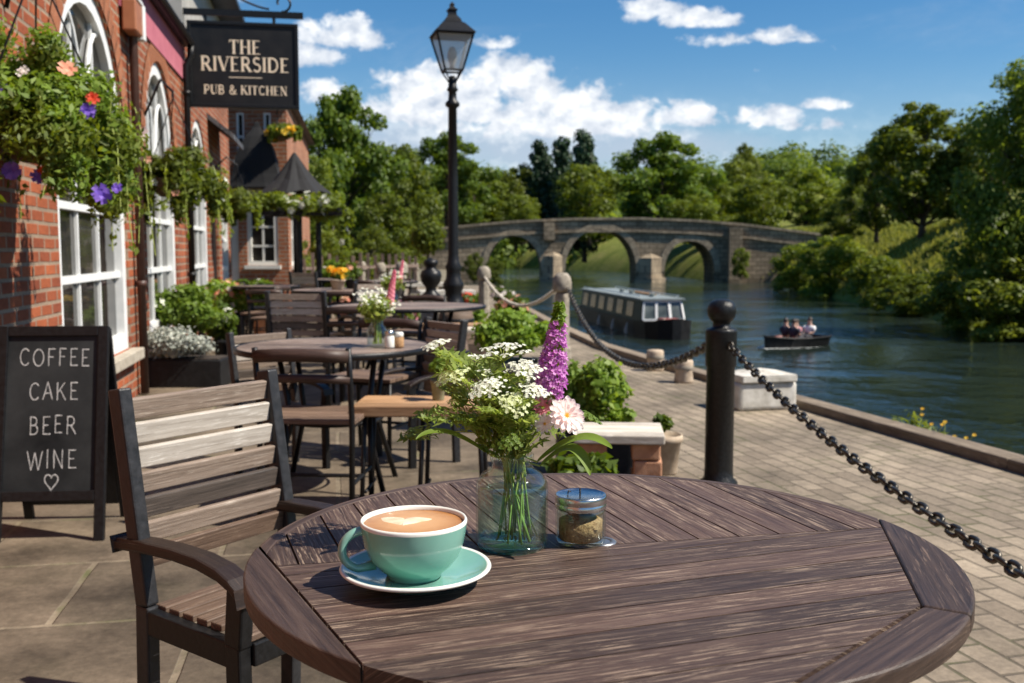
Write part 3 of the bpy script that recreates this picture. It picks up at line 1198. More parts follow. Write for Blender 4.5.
# river ------------------------------------------------------------
def water_mat():
    m, nt, out = nodes('river_water')
    L = nt.links.new
    b = bsdf(nt, out, Roughness=.05)
    b.inputs['IOR'].default_value = 1.33
    b.inputs['Base Color'].default_value = (.015, .024, .019, 1)
    tc = N(nt, 'ShaderNodeTexCoord')
    mp = N(nt, 'ShaderNodeMapping')
    mp.inputs['Scale'].default_value = (1.0, 1.0, 1)
    mp.inputs['Rotation'].default_value = (0, 0, R(20))
    L(tc.outputs['Object'], mp.inputs['Vector'])
    n1 = N(nt, 'ShaderNodeTexNoise', Scale=1.5, Detail=5, Roughness=.55, Distortion=.4)
    L(mp.outputs[0], n1.inputs['Vector'])
    n2 = N(nt, 'ShaderNodeTexNoise', Scale=.22, Detail=3)
    L(mp.outputs[0], n2.inputs['Vector'])
    n3 = N(nt, 'ShaderNodeTexNoise', Scale=5.5, Detail=3)
    L(mp.outputs[0], n3.inputs['Vector'])
    gate = ramp(nt, [(.40, (.06, .06, .06)), (.60, (1, 1, 1))], n2.outputs['Fac'])
    mu = N(nt, 'ShaderNodeMath', operation='MULTIPLY')
    L(n1.outputs['Fac'], mu.inputs[0])
    L(gate.outputs[0], mu.inputs[1])
    ad = N(nt, 'ShaderNodeMath', operation='MULTIPLY_ADD')
    ad.inputs[1].default_value = .10
    L(n3.outputs['Fac'], ad.inputs[0])
    L(mu.outputs[0], ad.inputs[2])
    bp = N(nt, 'ShaderNodeBump', Strength=1.0, Distance=.18)
    L(ad.outputs[0], bp.inputs['Height'])
    L(bp.outputs[0], b.inputs['Normal'])
    return m


M['water'] = water_mat()
wb = MB()
wb.add([(-140, -20, ZW), (60, -20, ZW), (60, 200, ZW), (-140, 200, ZW)], [(0, 1, 2, 3)])
kind(wb.build('river', M['water']), 'structure')
bb = MB()
bb.add([(-20, -21, -2.6), (40, -21, -2.6), (40, 170, -2.6), (-20, 170, -2.6)], [(0, 1, 2, 3)])
kind(bb.build('riverbed', M['soil']), 'structure')

# quay wall, kerb, paving ------------------------------------------
M['setts'] = brick('quay_brick_setts', (.345, .28, .205), (.235, .188, .137), (.155, .125, .09), bw=.21, bh=.105, rough=.78, mort=.008, stain=(.5, 1.2), nscale=1.3, moss=True)
M['flags'] = brick('terrace_flagstones', (.21, .163, .115), (.12, .094, .068), (.235, .19, .135), bw=.92, bh=.66, rough=.7, mort=.013, stain=(.30, 1.25), nscale=2.0, moss=True)
qy = [-20, -6, -2, 0, 2, 4, 5.4, 7.6, 8.9, 10.5, 12.1, 16, 20, 25, 30, 34]
q = MB()
for a, b in zip(qy[:-1], qy[1:]):
    xa, xb = XL(a), XL(b)
    q.add([(xa, a, -2.6), (xb, b, -2.6), (xb, b, -.004), (xa, a, -.004)], [(0, 1, 2, 3)], [[(a, -2.6), (b, -2.6), (b, 0), (a, 0)]])
M['quaystone'] = brick('quay_wall_stone', (.22, .18, .13), (.16, .13, .1), (.08, .07, .05), bw=.7, bh=.3, mort=.015)
kind(q.build('quay_wall', M['quaystone']), 'structure')
k = MB()
for i, (a, b) in enumerate(zip(qy[:-1], qy[1:])):
    k.bar((XL(a)+.01, a, .03), (XL(b)+.01, b, .03), .16, .075)
M['kerb'] = wood('quay_edge_timber', (.10, .075, .05), (.2, .155, .11), (.4, .33, .25), wear=.5, rough=.8, su=.8, sv=16)
bevel(kind(k.build('quay_edging', M['kerb']), 'structure'), .012)

SPL = lambda y: float(np.interp(y, [-20, 0, 5, 11, 16, 34], [2.4, 1.05, .75, .0, -.9, -4.0]))   # flags meet setts


def strip(name, left, right, z, mat, ang):
    b = MB()
    ys = list(np.arange(-20, 34.1, 2.0))
    ca_, sa_ = math.cos(ang), math.sin(ang)
    uv = lambda x, y: (x*ca_-y*sa_, x*sa_+y*ca_)
    for a, c in zip(ys[:-1], ys[1:]):
        vs = [(left(a), a, z), (right(a), a, z), (right(c), c, z), (left(c), c, z)]
        b.add(vs, [(0, 1, 2, 3)], [[uv(v[0], v[1]) for v in vs]])
    return kind(b.build(name, mat), 'structure')


strip('quay_paving', lambda y: SPL(y)-.05, lambda y: XL(y)-.075, .004, M['setts'], R(-14+90))
strip('terrace_paving', lambda y: -1.75-.182*y if y < 30 else -1.75-.182*30, SPL, .008, M['flags'], R(-10))

# ------------------------------------------------------------------ buildings
TH = math.atan(.182)
E1 = Vector((-math.sin(TH), math.cos(TH), 0))
N1 = Vector((math.cos(TH), math.sin(TH), 0))
O1 = Vector((-1.6, 0, 0))


class Facade:
    def __init__(self, O, e, n):
        self.O, self.e, self.n = Vector(O), Vector(e), Vector(n)

    def P(self, u, z, out=0.0):
        return self.O+self.e*u+self.n*out+Vector((0, 0, z))

    def wall(self, u0, u1, z0, z1, holes, mb, depth=.10, out=0.0):
        outer = [(u0, z0), (u1, z0), (u1, z1), (u0, z1)]
        loops = [[Vector((a, b, 0)) for a, b in outer]]+[[Vector((a, b, 0)) for a, b in h] for h in holes]
        tris = tessellate_polygon(loops)
        flat = [v for l in loops for v in l]
        vs = [self.P(v.x, v.y, out) for v in flat]
        fs, uv = [], []
        for t in tris:
            a, b, c = (flat[i] for i in t)
            cr = (b.x-a.x)*(c.y-a.y)-(b.y-a.y)*(c.x-a.x)
            t = tuple(t) if cr > 0 else tuple(reversed(t))
            fs.append(t)
            uv.append([(flat[i].x, flat[i].y) for i in t])
        mb.add(vs, fs, uv)
        for h in holes:
            n = len(h)
            for i in range(n):
                a, b = h[i], h[(i+1) % n]
                mb.add([self.P(*a, out), self.P(*b, out), self.P(*b, out-depth), self.P(*a, out-depth)], [(0, 1, 2, 3)],
                       [[(a[0], a[1]), (b[0], b[1]), (b[0]+.05, b[1]), (a[0]+.05, a[1])]])

    def box(self, mb, u0, u1, z0, z1, o0, o1):
        c = [self.P(u, z, o) for o in (o0, o1) for (u, z) in ((u0, z0), (u1, z0), (u1, z1), (u0, z1))]
        mb.add(c, [(3, 2, 1, 0), (4, 5, 6, 7), (0, 1, 5, 4), (1, 2, 6, 5), (2, 3, 7, 6), (3, 0, 4, 7)],
               [[(u0, z0), (u1, z0), (u1, z1), (u0, z1)]]*2+[[(u0, z0), (u1, z0), (u1, z0+.1), (u0, z0+.1)]]*4)


def arch_loop(u0, u1, z0, zs, rise, n=16, inset=0):
    cx, rx = (u0+u1)/2, (u1-u0)/2
    return [(u0+inset, z0+inset), (u1-inset, z0+inset)]+[(cx+(rx-inset)*math.cos(PI*i/n), zs+(rise-inset)*math.sin(PI*i/n)) for i in range(n+1)]


def arched_window(F, parent, u0, u1, z0, zs, rise, cols, rows, rec=.07, fw=.10):
    """white arched window set in its opening: frame > glazing bars, pane"""
    lo = arch_loop(u0, u1, z0, zs, rise)
    li = arch_loop(u0, u1, z0, zs, rise, inset=fw)
    f = MB()
    n = len(lo)
    for i in range(n):
        j = (i+1) % n
        a, b, c, d = lo[i], lo[j], li[j], li[i]
        f.add([F.P(*a, -rec+.05), F.P(*b, -rec+.05), F.P(*c, -rec+.05), F.P(*d, -rec+.05)], [(0, 1, 2, 3)])
        f.add([F.P(*d, -rec+.05), F.P(*c, -rec+.05), F.P(*c, -rec-.02), F.P(*d, -rec-.02)], [(0, 1, 2, 3)])
    fr = f.build('window', M['white'], parent)
    g = MB()
    cx = (u0+u1)/2
    o0, o1 = -rec-.018, -rec+.022
    iw = u1-u0-2*fw
    for i in range(1, cols):
        u = u0+fw+iw*i/cols
        rr = (u-cx)/((u1-u0)/2-fw)
        zt = zs+(rise-fw)*math.sqrt(max(0, 1-rr*rr))
        F.box(g, u-.016, u+.016, z0+fw, zt, -rec-.009, -rec+.012)
    F.box(g, u0+fw, u1-fw, zs-.04, zs+.04, o0-.003, o1+.012)
    for i in range(1, rows):
        z = z0+fw+(zs-z0-fw)*i/rows
        F.box(g, u0+fw, u1-fw, z-.024, z+.024, o0-.004, o1+.006)
    if rise > .5:   # tracery arcs in the head
        for c0 in (u0+fw+iw*.25, u0+fw+iw*.75):
            r_ = iw*.22
            pts = [F.P(c0+r_*math.cos(PI*i/12), zs+.04+r_*1.9*math.sin(PI*i/12), -rec+.01) for i in range(13)]
            g.tube(pts, .018, 6)
    g.build('glazing_bar', M['white'], fr)
    p = MB()
    lp = arch_loop(u0, u1, z0, zs, rise, inset=fw*.8)
    p.add([F.P(a, b, -rec-.01) for a, b in lp], [tuple(range(len(lp)))])
    p.build('pane', M['pane'], fr)
    s = MB()
    F.box(s, u0-.08, u1+.08, z0-.09, z0-.003, -.06, .09)
    bevel(s.build('sill', M['sill'], fr), .008)
    # brick arch voussoirs over the opening, slightly proud
    return fr


def sash_window(F, parent, u0, u1, z0, z1, cols, rows, rec=.06, fw=.07, mat=None):
    f = MB()
    mat = mat or M['white']
    for (a, b, c, d) in ((u0, u0+fw, z0, z1), (u1-fw, u1, z0, z1), (u0+fw, u1-fw, z0, z0+fw), (u0+fw, u1-fw, z1-fw, z1)):
        F.box(f, a, b, c, d, -rec-.02, -rec+.05)
    fr = f.build('window', mat, parent)
    g = MB()
    for i in range(1, cols):
        u = u0+(u1-u0)*i/cols
        F.box(g, u-.018, u+.018, z0+fw, z1-fw, -rec-.018, -rec+.02)
    for i in range(1, rows):
        z = z0+(z1-z0)*i/rows
        F.box(g, u0+fw, u1-fw, z-.02, z+.02, -rec-.016, -rec+.026)
    g.build('glazing_bar', mat, fr)
    p = MB()
    F.box(p, u0+fw*.8, u1-fw*.8, z0+fw*.8, z1-fw*.8, -rec-.03, -rec-.012)
    p.build('pane', M['pane'], fr)
    s = MB()
    F.box(s, u0-.05, u1+.05, z0-.07, z0-.003, -.05, .06)
    s.build('sill', mat, fr)
    return fr


M['pipebrown'] = plain('brown_downpipe_paint', (.05, .022, .015), (.08, .035, .024), scale=20, rough=.5)
F1 = Facade(O1, E1, N1)
pub = thing('brick_pub', 'orange red brick pub with tall white arched windows and a pink band under the eaves', 'building', O1)
inv = Matrix.Translation(-O1)


def rebase(o, root):          # meshes were laid out in world space
    o.matrix_parent_inverse = Matrix.Translation(-root.location)
    return o


WIN = [(6.05, 8.10), (8.98, 10.72)]
holes1 = [arch_loop(a, b, .42, 1.95, 1.02) for a, b in WIN]
b = MB()
F1.wall(-4, 11.55, -.02, 3.5, holes1, b)
F1.box(b, -4, 11.55, -.02, 5.7, -3.2, -3.0)
F1.box(b, -4, -3.8, -.02, 3.5, -3.0, -.002)
F1.box(b, 11.35, 11.55, -.02, 3.5, -3.0, -.11)
rebase(b.build('wall', M['brick'], pub), pub)
for a, c in WIN:
    rebase(arched_window(F1, pub, a, c, .42, 1.95, 1.02, 3, 3, fw=.12), pub)
for a, c in WIN:               # brick arch rings round the heads
    b = MB()
    n = 24
    cx, rx = (a+c)/2, (c-a)/2
    for i in range(n):
        t0, t1 = PI*i/n+.006, PI*(i+1)/n-.006
        ring = [(cx+(rx+q_)*math.cos(t), 1.95+(1.02+q_)*math.sin(t)) for q_, t in ((.004, t0), (.20, t0), (.20, t1), (.004, t1))]
        b.add([F1.P(*p, .012) for p in ring], [(0, 1, 2, 3)], [[(rnd.random()*9+.02, .01), (.2, .01), (.2, .06), (.02, .06)]])
    rebase(b.build('arch_ring', M['bricklight'], pub), pub)
b = MB()
F1.box(b, 8.05, 11.55, 3.08, 3.44, .004, .02)
rebase(b.build('eaves_band', M['pink'], pub), pub)
b = MB()
rp = [F1.P(-4.2, 3.46, .09), F1.P(11.56, 3.46, .09), F1.P(11.56, 5.9, -3.1), F1.P(-4.2, 5.9, -3.1)]
b.add(rp+[p+Vector((0, 0, .09)) for p in rp], [(3, 2, 1, 0), (4, 5, 6, 7), (0, 1, 5, 4), (1, 2, 6, 5), (2, 3, 7, 6), (3, 0, 4, 7)],
      [[(0, 0), (15, 0), (15, 4), (0, 4)]]*6)
rebase(b.build('roof', M['slate'], pub), pub)
b = MB()
b.tube([F1.P(-4.2, 3.47, .12), F1.P(11.5, 3.47, .12)], .034, 8)
F1.box(b, -4.1, 11.54, 3.445, 3.46, .021, .09)
rebase(b.build('gutter', M['metal'], pub), pub)
for u in (8.33, 11.42):
    b = MB()
    b.tube([F1.P(u, 3.44, .12), F1.P(u, 3.34, .11), F1.P(u, 3.22, .055), F1.P(u, .02, .055)], .034, 10)
    for z in (.9, 1.9, 2.9):
        b.tube([F1.P(u, z, .055), F1.P(u, z+.05, .055)], .044, 10)
    rebase(b.build('downpipe', M['metal'] if u > 9 else M['pipebrown'], pub, True), pub)
# warm coloured lamp box high on the wall
al = thing('wall_alarm_box', 'small orange and white box fixed high on the brick pub wall', 'alarm box', F1.P(8.2, 3.0, 0))
b = MB()
F1.box(b, 8.06, 8.34, 2.90, 3.14, .022, .13)
rebase(bevel(b.build('casing', M['orange_shade'], al), .012), al)
b = MB()
F1.box(b, 8.343, 8.43, 2.88, 3.16, .024, .14)
F1.box(b, 8.10, 8.34, 3.142, 3.17, .024, .14)
rebase(bevel(b.build('cover', M['white'], al), .008), al)

# second house of the row
row = thing('terraced_house', 'taller brick house in the row beyond the drainpipe, grey rendered above, with a dark lean-to', 'building', F1.P(11.6, 0))
W3 = (11.95, 13.55)
hs = [arch_loop(*W3, .42, 1.95, .85)]
hs.append([(14.15, .02), (14.85, .02), (14.85, 2.1), (14.15, 2.1)])
hs.append([(15.25, .5), (16.25, .5), (16.25, 2.2), (15.25, 2.2)])
b = MB()
F1.wall(11.57, 16.7, -.02, 3.7, hs, b)
F1.box(b, 16.5, 16.7, -.02, 4.7, -3.2, -.11)
F1.box(b, 11.57, 16.5, -.02, 4.7, -3.2, -3.0)
rebase(b.build('wall', M['brick'], row), row)
b = MB()
F1.box(b, 11.57, 16.72, 3.72, 4.7, -.2, .012)
F1.box(b, 11.57, 11.7, 3.6, 4.7, -3.0, -.21)
rebase(b.build('upper_wall', M['greyrender'], row), row)
rebase(arched_window(F1, row, *W3, .42, 1.95, .85, 3, 3), row)
b = MB()
F1.box(b, 14.16, 14.84, .03, 2.09, -.09, -.04)
rebase(b.build('door', M['metal'], row), row)
rebase(sash_window(F1, row, 15.25, 16.25, .5, 2.2, 3, 4), row)
b = MB()
c = [F1.P(13.75, 2.95, .003), F1.P(15.3, 2.95, .003), F1.P(15.3, 2.68, .34), F1.P(13.75, 2.68, .34)]
b.add(c+[p+Vector((0, 0, .07)) for p in c], [(3, 2, 1, 0), (4, 5, 6, 7), (0, 1, 5, 4), (1, 2, 6, 5), (2, 3, 7, 6), (3, 0, 4, 7)])
rebase(b.build('lean_to', M['slate'], row), row)
b = MB()
c = [F1.P(11.5, 4.72, .3), F1.P(16.85, 4.72, .3), F1.P(16.85, 6.9, -2.9), F1.P(11.5, 6.9, -2.9)]
b.add(c+[p+Vector((0, 0, .1)) for p in c], [(3, 2, 1, 0), (4, 5, 6, 7), (0, 1, 5, 4), (1, 2, 6, 5), (2, 3, 7, 6), (3, 0, 4, 7)],
      [[(0, 0), (5, 0), (5, 4), (0, 4)]]*6)
rebase(b.build('roof', M['slate'], row), row)
b = MB()
F1.box(b, 16.5, 16.86, 4.62, 4.70, .013, .3)
F1.box(b, 11.57, 16.5, 4.64, 4.71, .013, .36)
rebase(b.build('bargeboard', M['metal'], row), row)

# house standing forward at the end of the row
Y3 = 18.6
F3 = Facade((-7.0, Y3, 0), (1, 0, 0), (0, -1, 0))
end = thing('end_house', 'brick house facing up the terrace with a white sash window under a black bay roof', 'building', (-5.5, Y3, 0))
X3 = -4.13+7.0
wu = ((-4.90+7.0), (-4.33+7.0))
hs = [[(wu[0], .92), (wu[1], .92), (wu[1], 1.98), (wu[0], 1.98)], [(1.74, .02), (1.94, .02), (1.94, 2.05), (1.74, 2.05)],
      [(1.95, 2.85), (2.09, 2.85), (2.09, 3.7), (1.95, 3.7)], [(2.45, 2.95), (2.58, 2.95), (2.58, 3.7), (2.45, 3.7)]]
b = MB()
F3.wall(0, X3, -.02, 3.95, hs, b)
F3s = Facade((-4.13, Y3, 0), (-.15, .989, 0), (.989, .15, 0))
hs2 = [[(.7, .9), (1.5, .9), (1.5, 2.0), (.7, 2.0)]]
F3s.wall(0, 8, -.02, 3.95, hs2, b)
rebase(b.build('wall', M['bricklight'], end), end)
rebase(sash_window(F3, end, *wu, .92, 1.98, 2, 3, mat=M['ivory'], fw=.075), end)
rebase(sash_window(F3s, end, .7, 1.5, .9, 2.0, 2, 2, mat=M['ivory']), end)
rebase(sash_window(F3, end, 1.95, 2.09, 2.85, 3.7, 1, 2, fw=.03), end)
rebase(sash_window(F3, end, 2.45, 2.58, 2.95, 3.7, 1, 2, fw=.03), end)
b = MB()
F3.box(b, 1.75, 1.93, .03, 2.04, -.08, -.04)
rebase(b.build('door', M['ivory'], end), end)
b = MB()
F3.box(b, 2.02, 2.78, 2.16, 2.32, .004, .28)
rebase(bevel(b.build('fascia', M['palestone'], end), .01), end)
b = MB()                        # small black ogee roof over the bay
prof = [(0, .0), (.06, .06), (.25, .16), (.5, .22), (.75, .26), (.9, .40), (1.0, .42)]
prof = [(.54, 0), (.50, .08), (.44, .25), (.40, .48), (.33, .70), (.20, .92), (.07, 1.08), (.04, 1.16), (.001, 1.20)]
vs, fs = [], []
for r_, z in prof:
    for kx, ky in ((-1, -1), (-.4, -1.15), (.4, -1.15), (1, -1), (1.0, 0), (.4, .5), (-.4, .5), (-1.0, 0)):
        vs.append((-4.60+kx*r_*.92, Y3-.28+ky*r_*.5, 2.32+z))
for i in range(len(prof)-1):
    for j in range(8):
        j2 = (j+1) % 8
        fs.append((i*8+j, i*8+j2, (i+1)*8+j2, (i+1)*8+j))
b.add(vs, fs)
rebase(b.build('bay_roof', M['fabric'], end), end)
b = MB()
pr = [(-7.2, Y3-.2, 3.95), (-3.95, Y3-.2, 3.95), (-5.2, Y3+8.2, 3.95), (-8.4, Y3+8.2, 3.95), (-5.6, Y3+2, 5.0), (-6.8, Y3+7.5, 5.0)]
b.add(pr, [(0, 1, 4), (1, 2, 5, 4), (2, 3, 5), (3, 0, 4, 5), (3, 2, 1, 0)])
rebase(b.build('roof', M['slate'], end), end)

# ------------------------------------------------------------------ bridge
M['bridge'] = brick('bridge_stone_blocks', (.40, .31, .21), (.24, .185, .125), (.13, .105, .07), bw=.62, bh=.33, mort=.03, rough=.9, stain=(.5, 1.2), nscale=.5)
M['bridgepale'] = brick('bridge_arch_stone', (.45, .36, .25), (.31, .245, .17), (.16, .13, .10), bw=.45, bh=.5, mort=.02, rough=.9)
YB = 75.0
bx = lambda px: (px-512)/FPX*YB
bz = lambda py: aty(512, py, YB).z
bridge = thing('stone_bridge', 'old brown stone bridge with three arches crossing the river', 'bridge', (bx(600), YB, ZW))
topf = interp([(bx(380), bz(235)), (bx(455), bz(228)), (bx(510), bz(223)), (bx(570), bz(220)), (bx(640), bz(219.5)), (bx(700), bz(222)), (bx(745), bz(226)), (bx(800), bz(233)), (bx(830), bz(237))])
ARCH = [(487, 541, 236), (565, 636, 229.5), (664, 714, 241)]


def bridge_arch(p0, p1, crown, grow=0.0):
    x0, x1 = bx(p0)-grow, bx(p1)+grow
    zc = bz(crown)+grow
    zs = bz(272)
    cx, rx = (x0+x1)/2, (x1-x0)/2
    n = 18
    pts = [(x0, -1.6), (x1, -1.6)]
    for i in range(n+1):
        a = PI*i/n
        pts.append((cx+rx*math.copysign(abs(math.cos(a))**.92, math.cos(a)), zs+(zc-zs)*math.sin(a)**.95))
    return pts


xs = [bx(p) for p in range(380, 831, 10)]
outer = [(xs[0], -1.9), (xs[-1], -1.9)]+[(x, topf(x)) for x in reversed(xs)]
loops = [[Vector((a, c, 0)) for a, c in outer]]+[[Vector((a, c, 0)) for a, c in bridge_arch(*A)] for A in ARCH]
tris = tessellate_polygon(loops)
flat = [v for l in loops for v in l]
b = MB()
DP = 4.2
for yy_, sgn in ((YB, 1), (YB+DP, -1)):
    fs, uv = [], []
    for t in tris:
        a, c, d = (flat[i] for i in t)
        cr = (c.x-a.x)*(d.y-a.y)-(c.y-a.y)*(d.x-a.x)
        t = tuple(t) if cr*sgn > 0 else tuple(reversed(t))
        fs.append(t)
        uv.append([(flat[i].x, flat[i].y) for i in t])
    b.add([(v.x, yy_, v.y) for v in flat], fs, uv)
for A in ARCH:
    h = bridge_arch(*A)
    acc_ = 0
    for p, q_ in zip(h[1:-1], h[2:]):
        ln = math.hypot(p[0]-q_[0], p[1]-q_[1])
        b.add([(p[0], YB, p[1]), (q_[0], YB, q_[1]), (q_[0], YB+DP, q_[1]), (p[0], YB+DP, p[1])], [(3, 2, 1, 0)],
              [[(DP, acc_), (DP, acc_+ln), (0, acc_+ln), (0, acc_)]])
        acc_ += ln
for p, q_ in zip(xs[:-1], xs[1:]):
    b.add([(p, YB+.4, topf(p)-.9), (q_, YB+.4, topf(q_)-.9), (q_, YB+DP-.4, topf(q_)-.9), (p, YB+DP-.4, topf(p)-.9)], [(0, 1, 2, 3)])
rebase(b.build('wall', M['bridge'], bridge), bridge)
for nm, y_, dz_, w_, h_ in (('coping', YB+.12, .08, .5, .17), ('coping', YB+DP-.12, .08, .5, .17), ('string_course', YB-.02, -.85, .22, .14)):
    b = MB()
    for p, q_ in zip(xs[:-1], xs[1:]):
        b.bar((p, y_, topf(p)+dz_), (q_, y_, topf(q_)+dz_), w_, h_)
    rebase(b.build(nm, M['bridgepale'], bridge), bridge)
for A in ARCH:
    b = MB()
    i0 = bridge_arch(*A)[2:]
    i1 = bridge_arch(*A, grow=.45)[2:]
    for i in range(len(i0)-1):
        v = [(i0[i][0], YB-.06, i0[i][1]), (i1[i][0], YB-.06, i1[i][1]), (i1[i+1][0], YB-.06, i1[i+1][1]), (i0[i+1][0], YB-.06, i0[i+1][1])]
        b.add(v, [(0, 1, 2, 3)], [[(0, i*.5), (.45, i*.5), (.45, i*.5+.5), (0, i*.5+.5)]])
        b.add([v[0], v[3], (v[3][0], YB, v[3][2]), (v[0][0], YB, v[0][2])], [(0, 1, 2, 3)])
        b.add([v[1], (v[1][0], YB, v[1][2]), (v[2][0], YB, v[2][2]), v[2]], [(0, 1, 2, 3)])
    rebase(b.build('arch_ring', M['bridgepale'], bridge), bridge)
for p0, p1, zt in ((541, 565, bz(256)), (636, 664, bz(258))):   # cutwaters
    b = MB()
    x0, x1 = bx(p0)+.15, bx(p1)-.15
    xm = (x0+x1)/2
    for z0, z1, g in ((-1.9, -.85, .25), (-.85, zt, 0)):
        b.prism([(x0-g, YB-.01), (xm, YB-.6-g), (x1+g, YB-.01)], z0, z1, uvf=lambda v: (v.x+v.y, v.z))
    b.add([(x0, YB-.01, zt), (xm, YB-.6, zt), (x1, YB-.01, zt), (xm, YB-.01, zt+.35)], [(0, 1, 3), (1, 2, 3)])
    rebase(b.build('cutwater', M['bridgepale'], bridge), bridge)
b = MB()
b.box((bx(733), YB-.35, (bz(285)+bz(228))/2), (.95, .7, bz(228)-bz(285)))
rebase(b.build('buttress', M['bridge'], bridge), bridge)
b = MB()
b.box((bx(549), YB-.2, (bz(240)+bz(222))/2), (.8, .4, bz(222)-bz(240)))
rebase(b.build('buttress', M['bridge'], bridge), bridge)

# white house seen through the middle arch
hY = 150.0
hc = aty(601, 243, hY)
wh = thing('white_house', 'small white house on the far bank seen through the middle arch of the bridge', 'building', (hc.x, hY, hc.z-2))
b = MB()
b.box((0, 3, 1.3), (8.5, 6, 4.0))
b.build('wall', M['white'], wh)
b = MB()
b.add([(-4.6, -.3, 3.3), (4.6, -.3, 3.3), (4.6, 6.3, 3.3), (-4.6, 6.3, 3.3), (-3, 3, 5.0), (3, 3, 5.0)], [(0, 1, 5, 4), (1, 2, 5), (2, 3, 4, 5), (3, 0, 4)])
b.build('roof', M['slate'], wh)
for i in range(5):
    b = MB()
    b.box((-3.4+i*1.7, -.03, 1.9), (.9, .08, 1.0))
    b.build('window', M['pane'], wh)

# ================================================================== TREES
def proto(shape, seed, nleaf, lsize, lmat, k=26, cb=.25, open_=.42, h=10., cw=8.):
    r = bpy.data.objects.new('tree', None)
    C.objects.link(r)
    tree_parts(r, h, cw, h*cb, nleaf, lsize, lmat, k=k, seed=seed, shape=shape, open_=open_)
    return [r, h, cw]


USED = {}


def plant_tree(key, name, label, px, d, top_y, width_px, base_z, group='trees along the river', cat='tree', wscale=1.0):
    p = PROTO[key]
    pos = aty(px, top_y, d)
    hh, ww = pos.z-base_z, width_px*d/FPX*wscale
    if key not in USED:
        USED[key] = 1
        r = p[0]
        r.name = name
    else:
        r = dup(p[0], (0, 0, 0))
        r.name = name
    tag(r, label, cat, group)
    r.location = (pos.x, d, base_z)
    r.rotation_euler = (0, 0, rnd.uniform(0, 6.28))
    r.scale = (ww/p[2], ww/p[2], hh/p[1])
    return r


PROTO = {
    'oak': proto('broad', 3, 17000, .20, M['lf_mid'], k=64, cb=.16, open_=.25),
    'oak2': proto('broad', 5, 11000, .22, M['lf_yel'], k=54, cb=.10, open_=.27),
    'round': proto('round', 8, 9500, .23, M['lf_yel'], k=46, cb=.04, open_=.30),
    'dark': proto('broad', 12, 10000, .23, M['lf_olive'], k=50, cb=.08, open_=.28),
    'conifer': proto('column', 15, 8000, .26, M['lf_con'], k=60, cb=.05, open_=.46, cw=4.),
    'ash': proto('broad', 21, 17000, .19, M['lf_yel'], k=56, cb=.12, open_=.24),
    'bankdark': proto('broad', 27, 30000, .14, M['lf_dark'], k=70, cb=.02, open_=.27),
}
G = 'trees along the river'
plant_tree('oak', 'oak_tree', 'tall spreading green tree just right of the black hanging sign', 345, 36, 84, 118, -.3, G)
plant_tree('oak2', 'leafy_tree', 'bright green tree behind the oak, left of the lamp post', 398, 44, 139, 82, 0, G)
plant_tree('oak', 'leafy_tree', 'tall green tree directly behind the lamp post', 447, 84, 131, 100, 2.0, G)
plant_tree('round', 'leafy_tree', 'domed sunlit tree just right of the lamp post', 474, 92, 168, 74, 1.5, G)
plant_tree('dark', 'leafy_tree', 'low olive tree between the lamp post and the conifers', 516, 100, 163, 66, 1, G)
plant_tree('round', 'leafy_tree', 'small round tree above the left arch of the bridge', 522, 86, 193, 48, 1.6, G)
plant_tree('oak2', 'leafy_tree', 'low broad tree at the left end of the bridge', 490, 92, 196, 54, 2.0, G)
plant_tree('oak2', 'leafy_tree', 'low sunlit tree under the big oak beside the terrace', 385, 34, 190, 70, 0, G)
plant_tree('oak2', 'leafy_tree', 'dim tree behind the black parasol at the end house', 318, 30, 150, 60, 0, G)
Gc = 'dark conifers behind the bridge'
plant_tree('conifer', 'conifer_tree', 'dark pointed conifer, leftmost of the three behind the bridge', 541, 100, 138, 36, 0, Gc)
plant_tree('conifer', 'conifer_tree', 'dark conifer in the middle of the three, partly behind its neighbours', 562, 104, 135, 38, 0, Gc)
plant_tree('conifer', 'conifer_tree', 'dark conifer with the tallest top, rightmost of the three', 585, 98, 127, 38, 0, Gc)
plant_tree('round', 'leafy_tree', 'rounded tree over the middle arch of the bridge', 590, 90, 162, 74, 1.6, G)
plant_tree('oak', 'broad_tree', 'largest broad tree behind the bridge with a forked sunlit crown', 664, 94, 131, 112, 1.2, G)
plant_tree('round', 'leafy_tree', 'bright bush-like tree low behind the bridge parapet under the broad tree', 694, 86, 194, 60, 1.6, G)
plant_tree('oak2', 'leafy_tree', 'yellow green tree at the right foot of the broad tree', 727, 98, 180, 64, 1.5, G)
plant_tree('round', 'leafy_tree', 'light green rounded tree above the right end of the bridge', 764, 92, 176, 70, 1.8, G)
plant_tree('dark', 'leafy_tree', 'olive tree half hidden behind the light rounded tree', 738, 120, 158, 70, 4, G)
plant_tree('dark', 'leafy_tree', 'dark topped tree on the skyline right of the broad tree', 746, 150, 143, 36, 8, G)
plant_tree('oak2', 'leafy_tree', 'pale green tree on the slope right of the bridge end', 808, 110, 165, 72, 3, G)
plant_tree('round', 'leafy_tree', 'mid green round tree on the slope under the skyline', 852, 105, 176, 40, 3, G)
plant_tree('dark', 'leafy_tree', 'dark bushy tree where the bridge meets the far bank', 846, 64, 194, 56, 1.6, G)
plant_tree('ash', 'ash_tree', 'tall feathery tree with open crown on the far bank', 926, 48, 98, 122, 1.7, G)
plant_tree('ash', 'leafy_tree', 'slim tree leaning beside the tall feathery tree', 880, 54, 130, 70, 1.6, G)
plant_tree('dark', 'leafy_tree', 'dull green tree between the feathery tree and the nearest dark tree', 984, 46, 114, 84, 1.7, G)
plant_tree('bankdark', 'overhanging_tree', 'dark tree overhanging the water at the right edge', 1042, 28, 44, 176, -.8, G)
Gb = 'bushes on the far bank'
